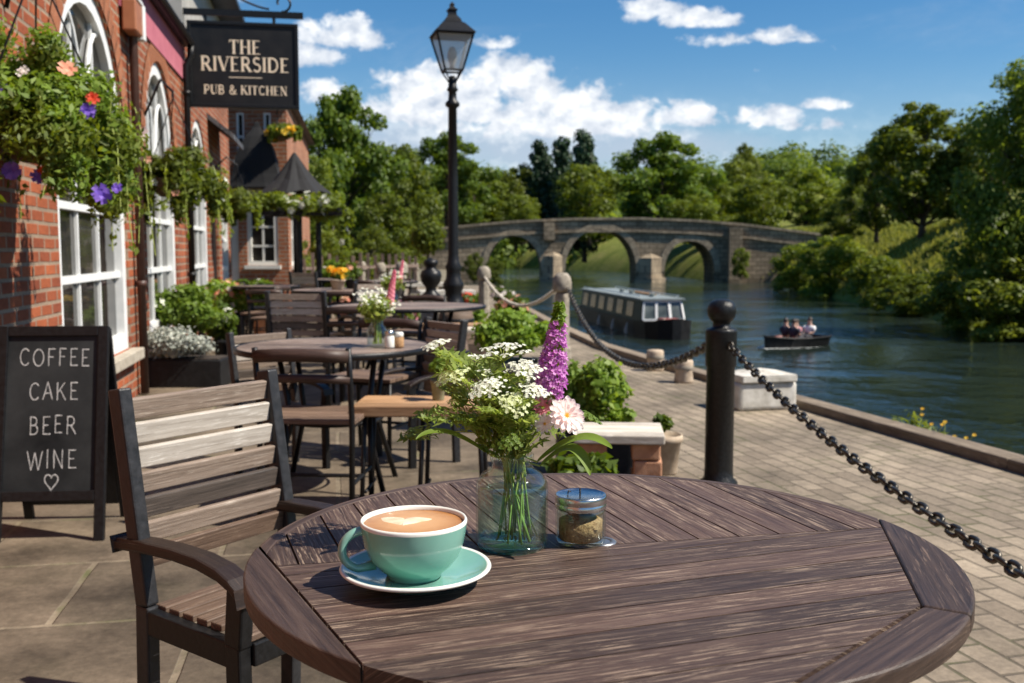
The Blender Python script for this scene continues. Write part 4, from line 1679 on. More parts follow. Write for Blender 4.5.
for i, (key, lab, px, d, ty, wp, bz_) in enumerate([
    ('round', 'bright bush at the bend of the far bank near the bridge', 830, 52, 234, 78, -1.5),
    ('round', 'dark leafed bush hanging over the water right of the bridge end', 800, 58, 242, 52, -1.5),
    ('round', 'sunny yellow green bush at the foot of the meadow slope', 880, 43, 254, 76, -1.6),
    ('oak2', 'low lime bush at the waterline before the dark tree', 914, 37, 272, 84, -1.7),
    ('dark', 'shaded bush at the waterline below the dark overhanging tree', 972, 31, 256, 110, -1.7),
    ('dark', 'dark bush at the right edge close to the water', 1020, 27, 250, 130, -1.7),
    ('dark', 'dim bush between the slope and the dark tree', 946, 42, 238, 46, .3),
]):
    plant_tree(key, 'bank_bush', lab, px, d, ty, wp, bz_, Gb, 'bush')
Gl = 'garden bushes beyond the terrace'
for i, (key, lab, px, d, ty, wp, bz_) in enumerate([
    ('round', 'yellow green garden bush behind the pergola posts', 330, 24, 228, 50, 0),
    ('dark', 'dark hedge-like bush behind the stone posts', 372, 32, 226, 60, -.2),
    ('oak2', 'leafy bush under the climbing plant by the end house', 292, 22, 222, 36, 0),
    ('round', 'ivy bush growing against the right end of the bridge', 742, 72.5, 247, 20, -.9),
    ('dark', 'low dark bush left of the lollipop tree', 404, 40, 232, 46, -.2),
    ('dark', 'brownish bush at the water’s edge left of the bridge', 474, 60, 252, 24, -.8),
    ('round', 'small bush on the near bank below the left arch', 495, 66, 258, 22, -1.1),
]):
    plant_tree(key, 'garden_bush', lab.replace('’', "'"), px, d, ty, wp, bz_, Gl, 'bush')

# far wood: one mass of crowns over the hills
cl = []
wr = random.Random(5)
for i in range(330):
    px = wr.uniform(250, 1090)
    d = wr.uniform(125, 260)
    sky_y = float(np.interp(px, [250, 420, 480, 560, 640, 720, 760, 860, 900, 1100], [166, 166, 166, 172, 164, 154, 142, 139, 138, 138]))
    f = wr.random()
    ty = sky_y+(235-sky_y)*(1-(d-125)/135)*.75+wr.uniform(-3, 9)
    p = aty(px, ty, d)
    r_ = wr.uniform(2.6, 5.2)*d/180
    hh = wr.uniform(.8, 1.2)
    cl.append((p.x, d, p.z-r_*hh, r_, r_, r_*hh))
    if wr.random() < .7:
        cl.append((p.x+wr.uniform(-1, 1)*r_, d-1, p.z-r_*hh*2.0, r_*1.1, r_, r_*1.3))
        cl.append((p.x+wr.uniform(-1, 1)*r_, d-1, p.z-r_*hh*3.2, r_*1.2, r_, r_*1.4))
wl1 = [c for c in cl if wr.random() < .5]
wl2 = [c for c in cl if c not in wl1]
o = foliage('woodland', wl1, 260000, .74, M['lf_dark'], None, shell=.75, jitter=.55, upbias=.35)
kind(o, 'stuff')
o = foliage('woodland', wl2, 240000, .74, M['lf_mid'], None, shell=.72, jitter=.65, upbias=.3)
kind(o, 'stuff')
# long grass on the far bank
P = []
for _ in range(26000):
    Y = wr.uniform(20, 80)
    s = wr.uniform(.5, 14)**1.0
    X = XR(Y)+s
    P.append((X, Y, hz_right(X, Y, s)+.12))
P = np.array(P)
nr = rand_dirs(len(P))
nr[:, 2] *= .3
nr /= np.linalg.norm(nr, axis=1)[:, None]
o = obj('long_grass', leaf_mesh('long_grass', P, nr, .16, 3.0, droop=-1.2), M['grassm'])
kind(o, 'stuff')
# ================================================================== FOREGROUND TABLE
TZ = .80
TC = atz(598, 548, TZ)
TR = .462
tb = thing('round_table', 'large round dark brown slatted wooden table holding the coffee cup', 'table', (TC.x, TC.y, 0))
circ = lambda r_, n=120: [(r_*math.cos(2*PI*i/n), r_*math.sin(2*PI*i/n)) for i in range(n)]
TH_ = .025
z0, z1 = TZ-TH_, TZ


def unit(deg):
    return (math.cos(R(deg)), math.sin(R(deg)))


A = unit(19)
Bv = (-A[1], A[0])
AR = unit(19)
chords = [((-unit(27)[0], -unit(27)[1]), .405), ((.974, -.225), .387), ((.71, -.704), .40)]
splitn = unit(102)
GAP = .0011
PG = .0015
mb = MB()


def plank_uv(ax, o):
    bx_, by_ = -ax[1], ax[0]
    return lambda v: (v.x*ax[0]+v.y*ax[1]+o[0], v.x*bx_+v.y*by_+v.z+o[1])


def field(poly, ax, w_, off):
    bx_, by_ = -ax[1], ax[0]
    for i in range(-18, 19):
        lo, hi = i*w_+off+PG, (i+1)*w_+off-PG
        p = clip_half(poly, (bx_, by_), hi)
        if len(p) > 2:
            p = clip_half(p, (-bx_, -by_), -lo)
        if len(p) > 2:
            mb.prism(p, z0, z1, uvf=plank_uv(ax, (rnd.random()*40, rnd.random()*40)))


inner = circ(TR)
for n_, d_ in chords:
    inner = clip_half(inner, n_, d_-GAP)
front = clip_half(inner, splitn, .012-GAP)
rear = clip_half(circ(TR-.022), chords[0][0], chords[0][1]-GAP)
rear = clip_half(rear, chords[1][0], chords[1][1]-GAP)
rear = clip_half(rear, (-splitn[0], -splitn[1]), -.012-GAP)
field(front, A, .0585, .02)
field(rear, (A[1], -A[0]), .0600, .03)
o = mb.build('tabletop', M['table'], tb)
bevel(o, .0030, 2)
for i, (n_, d_) in enumerate(chords):        # solid end pieces outside the boards
    mb = MB()
    p = clip_half(circ(TR), (-n_[0], -n_[1]), -d_-GAP)
    if i:                                      # the two right-hand pieces meet on a line out from their shared corner
        (ax_, ay_), ad_ = chords[1]
        (cx_, cy_), cd_ = chords[2]
        det = ax_*cy_-ay_*cx_
        kx, ky = (ad_*cy_-ay_*cd_)/det, (ax_*cd_-ad_*cx_)/det
        kn = math.hypot(kx, ky)
        pn = (ky/kn, -kx/kn)
        p = clip_half(p, pn if i == 1 else (-pn[0], -pn[1]), -.0004)
    mb.prism(p, z0, z1, uvf=plank_uv((-n_[1], n_[0]), (i*7.3, 3.1)))
    bevel(mb.build('rim', M['tabledark'], tb), .0055, 3)
mb = MB()                                    # curved rear edge
a0, a1 = 20.0, 178.3
na = 80
vs, fs, uv = [], [], []
prof = [(TR-.0205, z0), (TR-.0205, z1-.0012), (TR-.019, z1), (TR-.006, z1), (TR-.0018, z1-.0018), (TR, z1-.006), (TR, z0)]
for i in range(na+1):
    for r_, z in prof:
        aL = R(207)-math.acos((chords[0][1]-GAP)/r_)
        aR = math.atan2(-.225, .974)+math.acos(min(1, (chords[1][1]/math.hypot(.974, .225)-GAP)/r_))
        a = aR+(aL-aR)*i/na
        vs.append((r_*math.cos(a), r_*math.sin(a), z))
np_ = len(prof)
for i in range(na):
    for j in range(np_):
        j2 = (j+1) % np_
        fs.append((i*np_+j, (i+1)*np_+j, (i+1)*np_+j2, i*np_+j2))
        uv.append([(i*.011, prof[j][0]+prof[j][1]), ((i+1)*.011, prof[j][0]+prof[j][1]), ((i+1)*.011, prof[j2][0]+prof[j2][1]), (i*.011, prof[j2][0]+prof[j2][1])])
mb.add(vs, fs, uv)
mb.build('rim', M['tabledark'], tb)
mb = MB()
HC_ = (.006, .030, 0)
mb.lathe([(.014, z1+.0004), (.014, z1+.0012), (.019, z1+.0018), (.022, z1+.0005), (.022, z1-.004)], 32, HC_)
mb.lathe([(.0142, z1+.0006), (.0001, z1+.0006)], 24, HC_)
mb.build('parasol_hole_ring', M['galv'], tb, True)
mb = MB()
mb.lathe([(.0001, z0-.05), (.055, z0-.05), (.055, z0-.001), (.0001, z0-.001)], 16)
for a in (45, 135, 225, 315):
    c, s_ = unit(a)
    mb.bar((c*.02, s_*.02, z0-.03), (c*.33, s_*.33, z0-.03), .045, .055)
mb.build('apron', M['darkwood'], tb)
for a in (45, 135, 225, 315):
    c, s_ = unit(a)
    mb = MB()
    mb.bar((c*.30, s_*.30, z0-.058), (c*.27, s_*.27, .0), .05, .05, up=(-s_, c, 0))
    bevel(mb.build('leg', M['darkwood'], tb), .004)

# ------------------------------------------------------------------ cup and saucer
cpos = atz(416, 583, TZ)
sc = thing('saucer', 'mint green saucer with a cream rim under the coffee cup', 'saucer', cpos)
RS = .0905
mb = MB()
mb.lathe([(.0005, .0035), (.034, .0035), (.036, .0000), (.042, .0), (.046, .004), (.070, .0115), (RS-.004, .0185)], 64)
mb.lathe([(.0005, .008), (.030, .008), (.034, .0095), (.052, .0115), (.072, .0165), (RS-.005, .0225)], 64)
mb.build('dish', M['mint'], sc, True)
mb = MB()
mb.lathe([(RS-.0042, .0184), (RS-.001, .0192), (RS+.0006, .0212), (RS-.0008, .0233), (RS-.003, .0236), (RS-.0052, .0224)], 64)
mb.build('rim', M['cream'], sc, True)
cu = thing('coffee_cup', 'mint green cup filled with milky coffee and pale latte art', 'cup', (cpos.x-.002, cpos.y, cpos.z+.0085))
RC, HC = .0640, .0705
mb = MB()
outer = [(.0005, .002), (.026, .002), (.0275, 0), (.0315, 0), (.033, .003), (.0335, .006), (.044, .014), (.0535, .026), (.0595, .041), (.0625, .056), (RC, HC-.004)]
mb.lathe(outer, 64)
mb.lathe([(.0005, .010), (.03, .011), (.05, .028), (.058, .045), (.0605, .06), (RC-.0042, HC-.004)], 64)
mb.build('body', M['mint'], cu, True)
mb = MB()
mb.lathe([(RC, HC-.0042), (RC+.0002, HC-.0015), (RC-.001, HC+.0006), (RC-.0026, HC+.0006), (RC-.0040, HC-.0014), (RC-.0043, HC-.0045)], 64)
mb.build('rim', M['cream'], cu, True)
mb = MB()
pts = []
for i in range(17):
    f = i/16
    a = R(98-205*f)
    pts.append((-(.0545+.031*max(-.25, math.sin(R(8+158*f)))), 0, .037+.0235*math.cos(R(4+168*f))))
pts[0] = (-.0600, 0, .0585)
pts[-1] = (-.0460, 0, .0175)
h = mb.tube(pts, [.0062]+[.0052]*15+[.0060], 12)
ho = mb.build('handle', M['mint'], cu, True)
ho.rotation_euler = (0, 0, R(12))
ho.scale = (1, 1.35, 1)
mb = MB()
mb.lathe([(RC-.0043, HC-.0046), (.050, HC-.0042), (.03, HC-.0040), (.0003, HC-.0040)], 64)
mb.build('coffee', M['coffee'], cu, True)
mb = MB()                                     # milk foam heart
hp = []
for i in range(48):
    t = 2*PI*i/48
    x = .0175*math.sin(t)**3*1.35
    y = .0014*(9*math.cos(t)-3.6*math.cos(2*t)-1.6*math.cos(3*t)-.7*math.cos(4*t))
    w_ = 1.28+.10*math.sin(5*t+1)+.06*math.sin(9*t)
    hp.append((x*w_-.012, y*w_+.006))
vs = [(-.012, .004, HC-.0026)]+[(x*.86-.002, y*.86+.001, HC-.0030) for x, y in hp]+[(x, y, HC-.0040) for x, y in hp]
fs = [(0, 1+i, 1+(i+1) % 48) for i in range(48)]+[(1+i, 49+i, 49+(i+1) % 48, 1+(i+1) % 48) for i in range(48)]
mb.add(vs, fs)
mb.build('milk_foam', M['foam'], cu, True)
# ------------------------------------------------------------------ jar vase
vpos = atz(512, 546, TZ)
va = thing('jar_vase', 'clear greenish glass jar with water holding the wild flowers', 'vase', vpos)
VR, VH = .0490, .128
mb = MB()
vp = [(.0005, .003), (.040, .003), (VR-.004, .001), (VR-.0005, .006), (VR, .016), (VR, .080), (VR-.0015, .090), (.041, .100), (.031, .106), (.0275, .110), (.0272, .117), (.0295, .119), (.0298, .126), (.0285, VH)]
mb.lathe(vp, 56)
mb.lathe([(.0268, VH), (.0265, .110), (.030, .1045), (.0395, .0985), (VR-.0035, .089), (VR-.0025, .08), (VR-.0025, .017), (VR-.004, .009), (.0005, .008)], 56)
mb.build('glass', M['glass'], va, True)
mb = MB()
mb.lathe([(.0005, .0085), (VR-.006, .0092), (VR-.0035, .017), (VR-.0030, .078), (.0005, .078)], 48)
mb.build('water', M['jarwater'], va, True)
mb = MB()
mb.lathe([(.0005, .0012), (.041, .0012), (VR-.004, .0028), (VR-.003, .008), (.0005, .0066)], 48)
M['glassbase'] = glassmat('thick_glass_base', (.50, .80, .80), rough=.05)
mb.build('glass_base', M['glassbase'], va, True)
# ------------------------------------------------------------------ sugar jar
spos = atz(580.5, 543, TZ)
sj = thing('sugar_jar', 'small glass jar of brown sugar with a silver screw lid', 'jar', spos)
mb = MB()
mb.lathe([(.0005, .002), (.030, .002), (.0335, .004), (.0345, .010), (.0345, .046), (.033, .051), (.0305, .053), (.0305, .056)], 44)
mb.lathe([(.029, .056), (.029, .052), (.032, .047), (.0322, .010), (.0005, .006)], 44)
mb.build('glass', M['glass'], sj, True)
mb = MB()
mb.lathe([(.034, .050), (.0352, .0515), (.0352, .0565), (.0345, .0575), (.0345, .0585), (.0352, .0595), (.0352, .0665), (.0343, .0685), (.033, .0690), (.0318, .0675), (.030, .067), (.0005, .067)], 48)
mb.build('lid', M['silver'], sj, True)
mb = MB()
mb.tube([(-.001, 0, .0672), (-.001, 0, .0765)], .0013, 6)
mb.tube([(-.0175, .004, .0678), (-.0165, .004, .0722), (-.0135, .004, .0705)], .0011, 6)
mb.build('lid_wire', M['metal'], sj)
P = []
bmx = bmesh.new()
for i in range(150):
    a = rnd.random()*6.28
    r_ = .0285*math.sqrt(rnd.random())
    z = .0085+.031*rnd.random()*(1 if math.cos(a-2.6) > -.6 else .7)
    if z > .032 and r_ > .021:
        z -= .008
    s_ = rnd.uniform(.0018, .0034)
    mt = Matrix.Translation((r_*math.cos(a), r_*math.sin(a), z)) @ Matrix.Rotation(rnd.random()*3, 4, Vector((rnd.random(), rnd.random(), 1)).normalized())
    bmesh.ops.create_cube(bmx, size=s_*1.5, matrix=mt)
me = bpy.data.meshes.new('sugar')
bmx.to_mesh(me)
bmx.free()
obj('sugar', me, M['sugar'], sj)
mb = MB()
mb.lathe([(.0005, .007), (.0295, .0075), (.0300, .033), (.024, .036), (.0005, .039)], 24)
mb.build('sugar_heap', M['sugar'], sj, True)

# ------------------------------------------------------------------ wild flowers
dv = vpos.y


def curve(p0, p1, bend, n=9):
    p0, p1 = Vector(p0), Vector(p1)
    out = []
    for i in range(n):
        f = i/(n-1)
        out.append(p0.lerp(p1, f)+Vector(bend)*math.sin(PI*f)*(1-.3*f))
    return out


def in_jar(k):
    a = k*2.4
    r_ = .016+.022*((k*7) % 5)/5
    return Vector((vpos.x+.010+r_*math.cos(a), vpos.y+r_*math.sin(a), vpos.z+.012))


def neck(k):
    a = k*1.9+.5
    return Vector((vpos.x+.015*math.cos(a), vpos.y+.015*math.sin(a), vpos.z+VH-.004))


def stem_path(k, tip, n=10):
    a, b_, c = in_jar(k), neck(k), Vector(tip)
    out = []
    for i in range(n+1):
        f = i/n
        if f < .4:
            out.append(a.lerp(b_, f/.4))
        else:
            g = (f-.4)/.6
            p = b_.lerp(c, g)
            p.z += .018*math.sin(PI*g)
            out.append(p)
    return out


def localise(root, pts):
    return [Vector(p)-root.location for p in pts]


def pinnate(P_, Nn, base, dirv, L_, up, pairs=5, ls=.008):
    """a feathery leaf: pairs of leaflets along a rib, as leaf centres and normals"""
    d = Vector(dirv).normalized()
    s_ = d.cross(Vector(up)).normalized()
    u = s_.cross(d)
    for i in range(pairs):
        f = (i+.6)/pairs
        q_ = Vector(base)+d*L_*f+Vector((0, 0, -.18*L_*f*f))
        wd = L_*.42*(1-f*.7)
        for sg in (-1, 1):
            for g in (.35, .7, 1.0):
                P_.append(q_+s_*sg*wd*g+d*wd*.5*g)
                Nn.append((u+Vector((rnd.gauss(0, .35), rnd.gauss(0, .35), rnd.gauss(0, .35)))).normalized())


def cow_parsley(k, tip, rad, nray, label, group, petal_mat='pt_white'):
    t = thing('cow_parsley', label, 'wild flower', Vector(tip), 0, group)
    path = localise(t, stem_path(k, tip))
    mb = MB()
    mb.tube(path, [.0015*(1-.4*i/10) for i in range(11)], 6)
    hub = path[-1]
    ax = (path[-1]-path[-3]).normalized()*.5+Vector((0, -.25, .8))
    ax.normalize()
    x = ax.orthogonal().normalized()
    y = ax.cross(x)
    P_, D_, S_ = [], [], []
    for i in range(nray):
        a = i*2.399
        rr = rad*math.sqrt((i+.4)/nray)
        e = hub+x*math.cos(a)*rr+y*math.sin(a)*rr+ax*(rad*.62-rr*rr/rad*.28)
        mb.tube([hub, hub.lerp(e, .5)+ax*rad*.08, e], [.0009, .0007, .0006], 4)
        for j in range(7):
            b_ = j*2.399
            q_ = .0086*math.sqrt(j/6)*rnd.uniform(.8, 1.2)
            P_.append(e+x*math.cos(b_)*q_+y*math.sin(b_)*q_+ax*(.003-.12*q_))
            D_.append((ax+x*math.cos(b_)*.5+y*math.sin(b_)*.5+Vector((0, -.25, .2))).normalized())
            S_.append(rnd.uniform(.0034, .0050))
    # side shoots with little green-white heads
    for f_ in (6, 7, 8):
        q_ = path[f_]
        a = rnd.random()*6.28
        e = q_+Vector((math.cos(a)*.026, math.sin(a)*.02, .028))
        mb.tube([q_, q_.lerp(e, .5)+Vector((0, 0, -.003)), e], .0008, 4)
        for j in range(6):
            P_.append(e+Vector((rnd.gauss(0, .004), rnd.gauss(0, .004), rnd.gauss(0, .002))))
            D_.append(Vector((rnd.gauss(0, .4), -.3, 1)).normalized())
            S_.append(rnd.uniform(.003, .0046))
    mb.build('stem', M['stem'], t, True)
    obj('flower_head', blossoms_mesh('flower_head', P_, D_, S_, k=5, cup=.15), M[petal_mat], t)
    LP, LN = [], []
    for f_ in (6, 8):
        a = rnd.random()*6.28
        pinnate(LP, LN, path[f_], (math.cos(a), math.sin(a)*.8, .45), rnd.uniform(.028, .045), (0, 0, 1))
    obj('leaves', leaf_mesh('leaves', np.array([tuple(p) for p in LP]), np.array([tuple(p) for p in LN]), .0060, 2.8), M['lf_sprig'], t)
    return t


Gp = 'white cow parsley stems in the jar'
heads = [(438, 346, .00, .015, 7, 'cow parsley stem reaching furthest left out of the jar'),
         (456, 376, -.02, .020, 10, 'pale cow parsley head low on the left of the bouquet'),
         (474, 372, .02, .022, 11, 'cow parsley head between the tall left stem and the big white head'),
         (503, 352, .00, .032, 11, 'largest and highest white cow parsley head in the bouquet'),
         (526, 370, -.03, .020, 8, 'white cow parsley head just right of the largest one'),
         (534, 392, -.045, .015, 6, 'white cow parsley head close to the lupin'),
         (490, 388, -.05, .020, 10, 'small cow parsley head at the front middle of the bouquet'),
         (464, 398, .03, .018, 9, 'small cow parsley head half hidden at the left among leaves'),
         (514, 404, -.06, .018, 9, 'lowest front cow parsley head above the jar'),
         (588, 418, .01, .011, 6, 'tiny greenish flower head right of the pale dahlia'),
         (508, 440, -.055, .012, 7, 'green budding head hanging over the rim of the jar')]
for i, (px, py, dy, rad, nr_, lab) in enumerate(heads):
    cow_parsley(i, aty(px, py+rad*300, dv+dy), rad, nr_, lab, Gp, 'pt_cream' if i in (1, 2, 7, 8) else 'lf_lime' if i in (9, 10) else 'pt_white')
Gs = 'leafy green sprigs in the jar'
for i, (px, py, dy, lab) in enumerate([(428, 436, .02, 'feathery sprig spreading low to the left over the bench'), (455, 420, -.03, 'feathery sprig leaning left below the pale heads'), (480, 425, .04, 'feathery sprig at the back left of the bouquet'),
                                       (498, 412, -.06, 'feathery sprig at the front of the bouquet'), (520, 425, .03, 'feathery sprig below the white heads near the lupin'), (447, 384, .01, 'tall thin sprig among the left cow parsley heads'), (488, 372, .03, 'tall thin sprig behind the largest cow parsley head'), (462, 362, -.02, 'tall thin sprig standing left of the big white head')]):
    tip = aty(px, py, dv+dy)
    t = thing('leafy_sprig', lab, 'sprig', tip, 0, Gs)
    path = localise(t, stem_path(i+13, tip))[3:]
    path = [path[0].lerp(path[1], q_/4) for q_ in range(4)]+path[1:]
    path = path[:11]
    mb = MB()
    mb.tube(path, [.0013*(1-.5*j/10) for j in range(11)], 6)
    mb.build('stem', M['stem'], t, True)
    LP, LN = [], []
    for f_ in range(4, 11):
        for q_ in range(1):
            a = rnd.random()*6.28
            d = (path[min(10, f_+1)]-path[max(0, f_-1)]).normalized()
            pinnate(LP, LN, path[f_], Vector((math.cos(a), math.sin(a), .35))+d*.6, rnd.uniform(.035, .06), (0, -.3, 1), pairs=6)
    obj('leaves', leaf_mesh('leaves', np.array([tuple(p) for p in LP]), np.array([tuple(p) for p in LN]), .0056, 3.0), M['lf_sprig'], t)
# blades drooping right
for i, (pts, wd, lab) in enumerate([([(537, 462), (555, 447), (574, 438), (592, 436), (606, 444), (612, 449)], .0085, 'long pointed leaf arching right from the jar'),
                                    ([(540, 466), (556, 452), (570, 446), (580, 452), (588, 466), (590, 476)], .0090, 'broad pointed leaf drooping beside the sugar jar'),
                                    ([(490, 455), (468, 440), (445, 430), (424, 433), (416, 440)], .006, 'narrow leaf drooping left from the jar')]):
    P3 = [aty(x, y, dv-.02-.012*j) for j, (x, y) in enumerate(pts)]
    t = thing('long_leaf', lab, 'leaf', P3[0], 0, 'long leaves in the jar')
    mb = MB()
    n = len(P3)
    vs, fs = [], []
    for j, p in enumerate(P3):
        f = j/(n-1)
        d = (P3[min(n-1, j+1)]-P3[max(0, j-1)]).normalized()
        s_ = d.cross(Vector((0, -.5, 1))).normalized()
        w_ = wd*math.sin(PI*min(.98, .12+.88*f))**.8+.0004
        q_ = p-t.location
        vs += [q_-s_*w_+Vector((0, 0, .0015)), q_, q_+s_*w_+Vector((0, 0, .0015))]
    for j in range(n-1):
        fs += [(j*3, j*3+1, j*3+4, j*3+3), (j*3+1, j*3+2, j*3+5, j*3+4)]
    mb.add(vs, fs)
    o = mb.build('blade', M['lf_lime'], t, True)
    sm = o.modifiers.new('subdivide', 'SUBSURF')
    sm.levels = sm.render_levels = 2
    mb = MB()
    mb.tube(localise(t, [in_jar(20+i), neck(20+i), P3[0]]), .0014, 6)
    mb.build('stem', M['stem'], t, True)
# lupin
tip = aty(560, 304, dv+.005)
bot = aty(549, 398, dv-.005)
lp = thing('lupin', 'tall magenta lupin spike with a yellow green tip standing in the jar', 'flower', bot)
path = localise(lp, stem_path(31, bot))
mb = MB()
mb.tube(path, .0022, 7)
top = tip-bot
mb.tube([(0, 0, 0), top*.5, top], [.0022, .0018, .0009], 7)
mb.build('stem', M['stem'], lp, True)
P_, D_, S_, GP, GN = [], [], [], [], []
ax = top.normalized()
x = ax.orthogonal().normalized()
y = ax.cross(x)
nf = 160
for i in range(nf):
    f = i/nf
    a = i*2.399
    rr = .0158*(1-.82*max(0, (f-.15))**1.15)*(.75+.25*min(1, f/.12))
    c = top*f+x*math.cos(a)*rr*.55+y*math.sin(a)*rr*.55
    out = (x*math.cos(a)+y*math.sin(a)+ax*(.25+.5*f)).normalized()
    if f < .78 and rnd.random() < 1.12-f*.5:
        for s2 in (.45, 1.0):
            P_.append(c+out*rr*.55*s2)
            D_.append((out+ax*rnd.uniform(-.3, .6)).normalized())
            S_.append(.0080*(1-.42*f)*rnd.uniform(.7, 1.25))
    else:
        for s2 in (.3, .75, 1.05):
            GP.append(c+out*rr*.5*s2)
            GN.append((out.cross(ax)+out*.6+Vector((rnd.gauss(0, .3),)*3)).normalized())
    if rnd.random() < .3:
        GP.append(c+out*rr*.2)
        GN.append(out)
obj('florets', blossoms_mesh('florets', P_, D_, S_, k=4, cup=.9), M['pt_magenta'], lp)
obj('buds', leaf_mesh('buds', np.array([tuple(p) for p in GP]), np.array([tuple(p) for p in GN]), .0060, 1.7), M['lf_lime'], lp)
LP, LN = [], []
# dahlia and pink buds


def dahlia(name, label, pos, rad, face, mat, layers, k):
    t = thing(name, label, 'flower', pos, 0, 'round blooms in the jar')
    mb = MB()
    mb.tube(localise(t, stem_path(k, pos)), .0017, 6)
    mb.build('stem', M['stem'], t, True)
    d = Vector(face).normalized()
    x = d.orthogonal().normalized()
    y = d.cross(x)
    mb = MB()
    for l_, (n_, r_, tilt) in enumerate(layers):
        for i in range(n_):
            a = 2*PI*(i+.5*l_)/n_+rnd.uniform(-.07, .07)
            c = x*math.cos(a)+y*math.sin(a)
            s_ = d.cross(c)
            ln = rad*r_*rnd.uniform(.9, 1.08)
            wd = ln*.19
            P4 = []
            for f, wf in ((.12, .35), (.4, .85), (.7, 1.0), (.9, .7), (1.0, .12)):
                q_ = c*ln*f+d*(ln*tilt*f*f+.0012*l_)
                P4.append((q_-s_*wd*wf+d*wd*.35, q_, q_+s_*wd*wf+d*wd*.35))
            vs = [v for tr in P4 for v in tr]
            fs = []
            for j in range(4):
                fs += [(j*3, j*3+1, j*3+4, j*3+3), (j*3+1, j*3+2, j*3+5, j*3+4)]
            mb.add(vs, fs)
    mb.build('petals', M[mat], t, True)
    mb = MB()
    for i in range(26):
        a = i*2.4
        q_ = rad*.19*math.sqrt(i/26)
        mb.ball(x*math.cos(a)*q_+y*math.sin(a)*q_+d*(rad*.10), rad*.045, 6, 4)
    mb.build('centre', M['pt_yellow'], t, True)
    return t


dahlia('dahlia', 'pale pink many petalled dahlia below the lupin', aty(566, 416, dv-.035), .0265, (.35, -.8, .38), 'pt_pink', [(15, 1.0, .02), (13, .82, .22), (8, .5, .6)], 33)
dahlia('dahlia', 'small pink bloom half hidden left of the big pale dahlia', aty(543, 408, dv-.01), .0150, (-.2, -.7, .6), 'pt_hot', [(11, 1.0, .3), (9, .75, .6)], 35)
dahlia('dahlia', 'small whitish bloom tucked under the big pale dahlia', aty(545, 424, dv-.03), .0140, (-.3, -.8, .2), 'pt_pink', [(11, 1.0, .2), (8, .7, .5)], 36)

# ================================================================== CHAIRS
def slat_armchair(label, group, arms=True):
    t = thing('garden_chair', label, 'chair', (0, 0, 0), 0, group)
    lean = -.075
    for sy in (-1, 1):
        y = sy*.222
        mb = MB()
        mb.bar((-.012, y, 0), (0, y, .42), .034, .045, up=(1, 0, 0))
        mb.bar((0, y, .419), (lean, y, .895), .034, .045, up=(1, 0, 0))
        bevel(mb.build('back_post', M['charcoal'], t), .005)
        mb = MB()
        mb.bar((.305, y, 0), (.30, y, .40), .036, .045, up=(1, 0, 0))
        mb.bar((.30, y, .395), (.312, y, .514), .036, .05, up=(1, 0, 0))
        bevel(mb.build('leg', M['metal'], t), .005)
        mb = MB()
        mb.bar((.01, y, .385), (.30, y, .375), .03, .055)
        bevel(mb.build('seat_rail', M['metal'], t), .004)
        if arms:
            mb = MB()
            ap = [(-.085, .562), (.02, .570), (.12, .572), (.20, .568), (.265, .556), (.305, .540), (.335, .520)]
            n = len(ap)
            vs, fs, uv = [], [], []
            for j, (x, z) in enumerate(ap):
                w_ = .026+.006*j/n
                for q_ in ((-w_, .0), (w_, .0), (w_, -.026), (-w_, -.026)):
                    vs.append((x+(.006 if q_[1] < 0 else 0), y+q_[0], z+q_[1]))
            for j in range(n-1):
                for k_ in range(4):
                    k2 = (k_+1) % 4
                    fs.append((j*4+k_, j*4+k2, (j+1)*4+k2, (j+1)*4+k_))
                    uv.append([(ap[j][0], vs[j*4+k_][1]), (ap[j][0], vs[j*4+k2][1]+vs[j*4+k2][2]), (ap[j+1][0], vs[j*4+k2][1]+vs[j*4+k2][2]), (ap[j+1][0], vs[j*4+k_][1])])
            fs += [(0, 1, 2, 3), ((n-1)*4+3, (n-1)*4+2, (n-1)*4+1, (n-1)*4)]
            uv += [[(0, 0), (.05, 0), (.05, .02), (0, .02)]]*2
            mb.add(vs, fs, uv)
            bevel(mb.build('armrest', M['armwood'], t), .006)
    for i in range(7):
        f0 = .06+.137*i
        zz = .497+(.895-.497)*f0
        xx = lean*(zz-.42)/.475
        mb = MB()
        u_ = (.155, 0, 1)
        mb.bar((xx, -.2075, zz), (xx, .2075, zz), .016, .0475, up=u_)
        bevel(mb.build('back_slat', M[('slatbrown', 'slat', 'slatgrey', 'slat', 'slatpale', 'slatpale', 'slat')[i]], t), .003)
    for i in range(7):
        x = .030+i*.0465
        mb = MB()
        mb.bar((x, -.209, .4125), (x, .209, .4125), .036, .016)
        bevel(mb.build('seat_slat', M['slatbrown'], t), .003)
    mb = MB()
    mb.bar((.318, -.206, .377), (.318, .206, .377), .03, .05)
    mb.bar((.0, -.206, .385), (.0, .206, .385), .028, .045)
    mb.bar((.16, -.209, .39), (.16, .209, .39), .03, .026)
    bevel(mb.build('cross_rail', M['metal'], t), .004)
    return t


GCH = 'slatted garden chairs'
fg_chair = slat_armchair('weathered slat armchair with black frame pushed up to the big round table', GCH)
fdir = Vector((.82, -.57))
fg_chair.location = (-.685, 2.32, 0)
fg_chair.scale = (1, .95, 1)
fg_chair.rotation_euler = (0, 0, math.atan2(fdir.y, fdir.x))


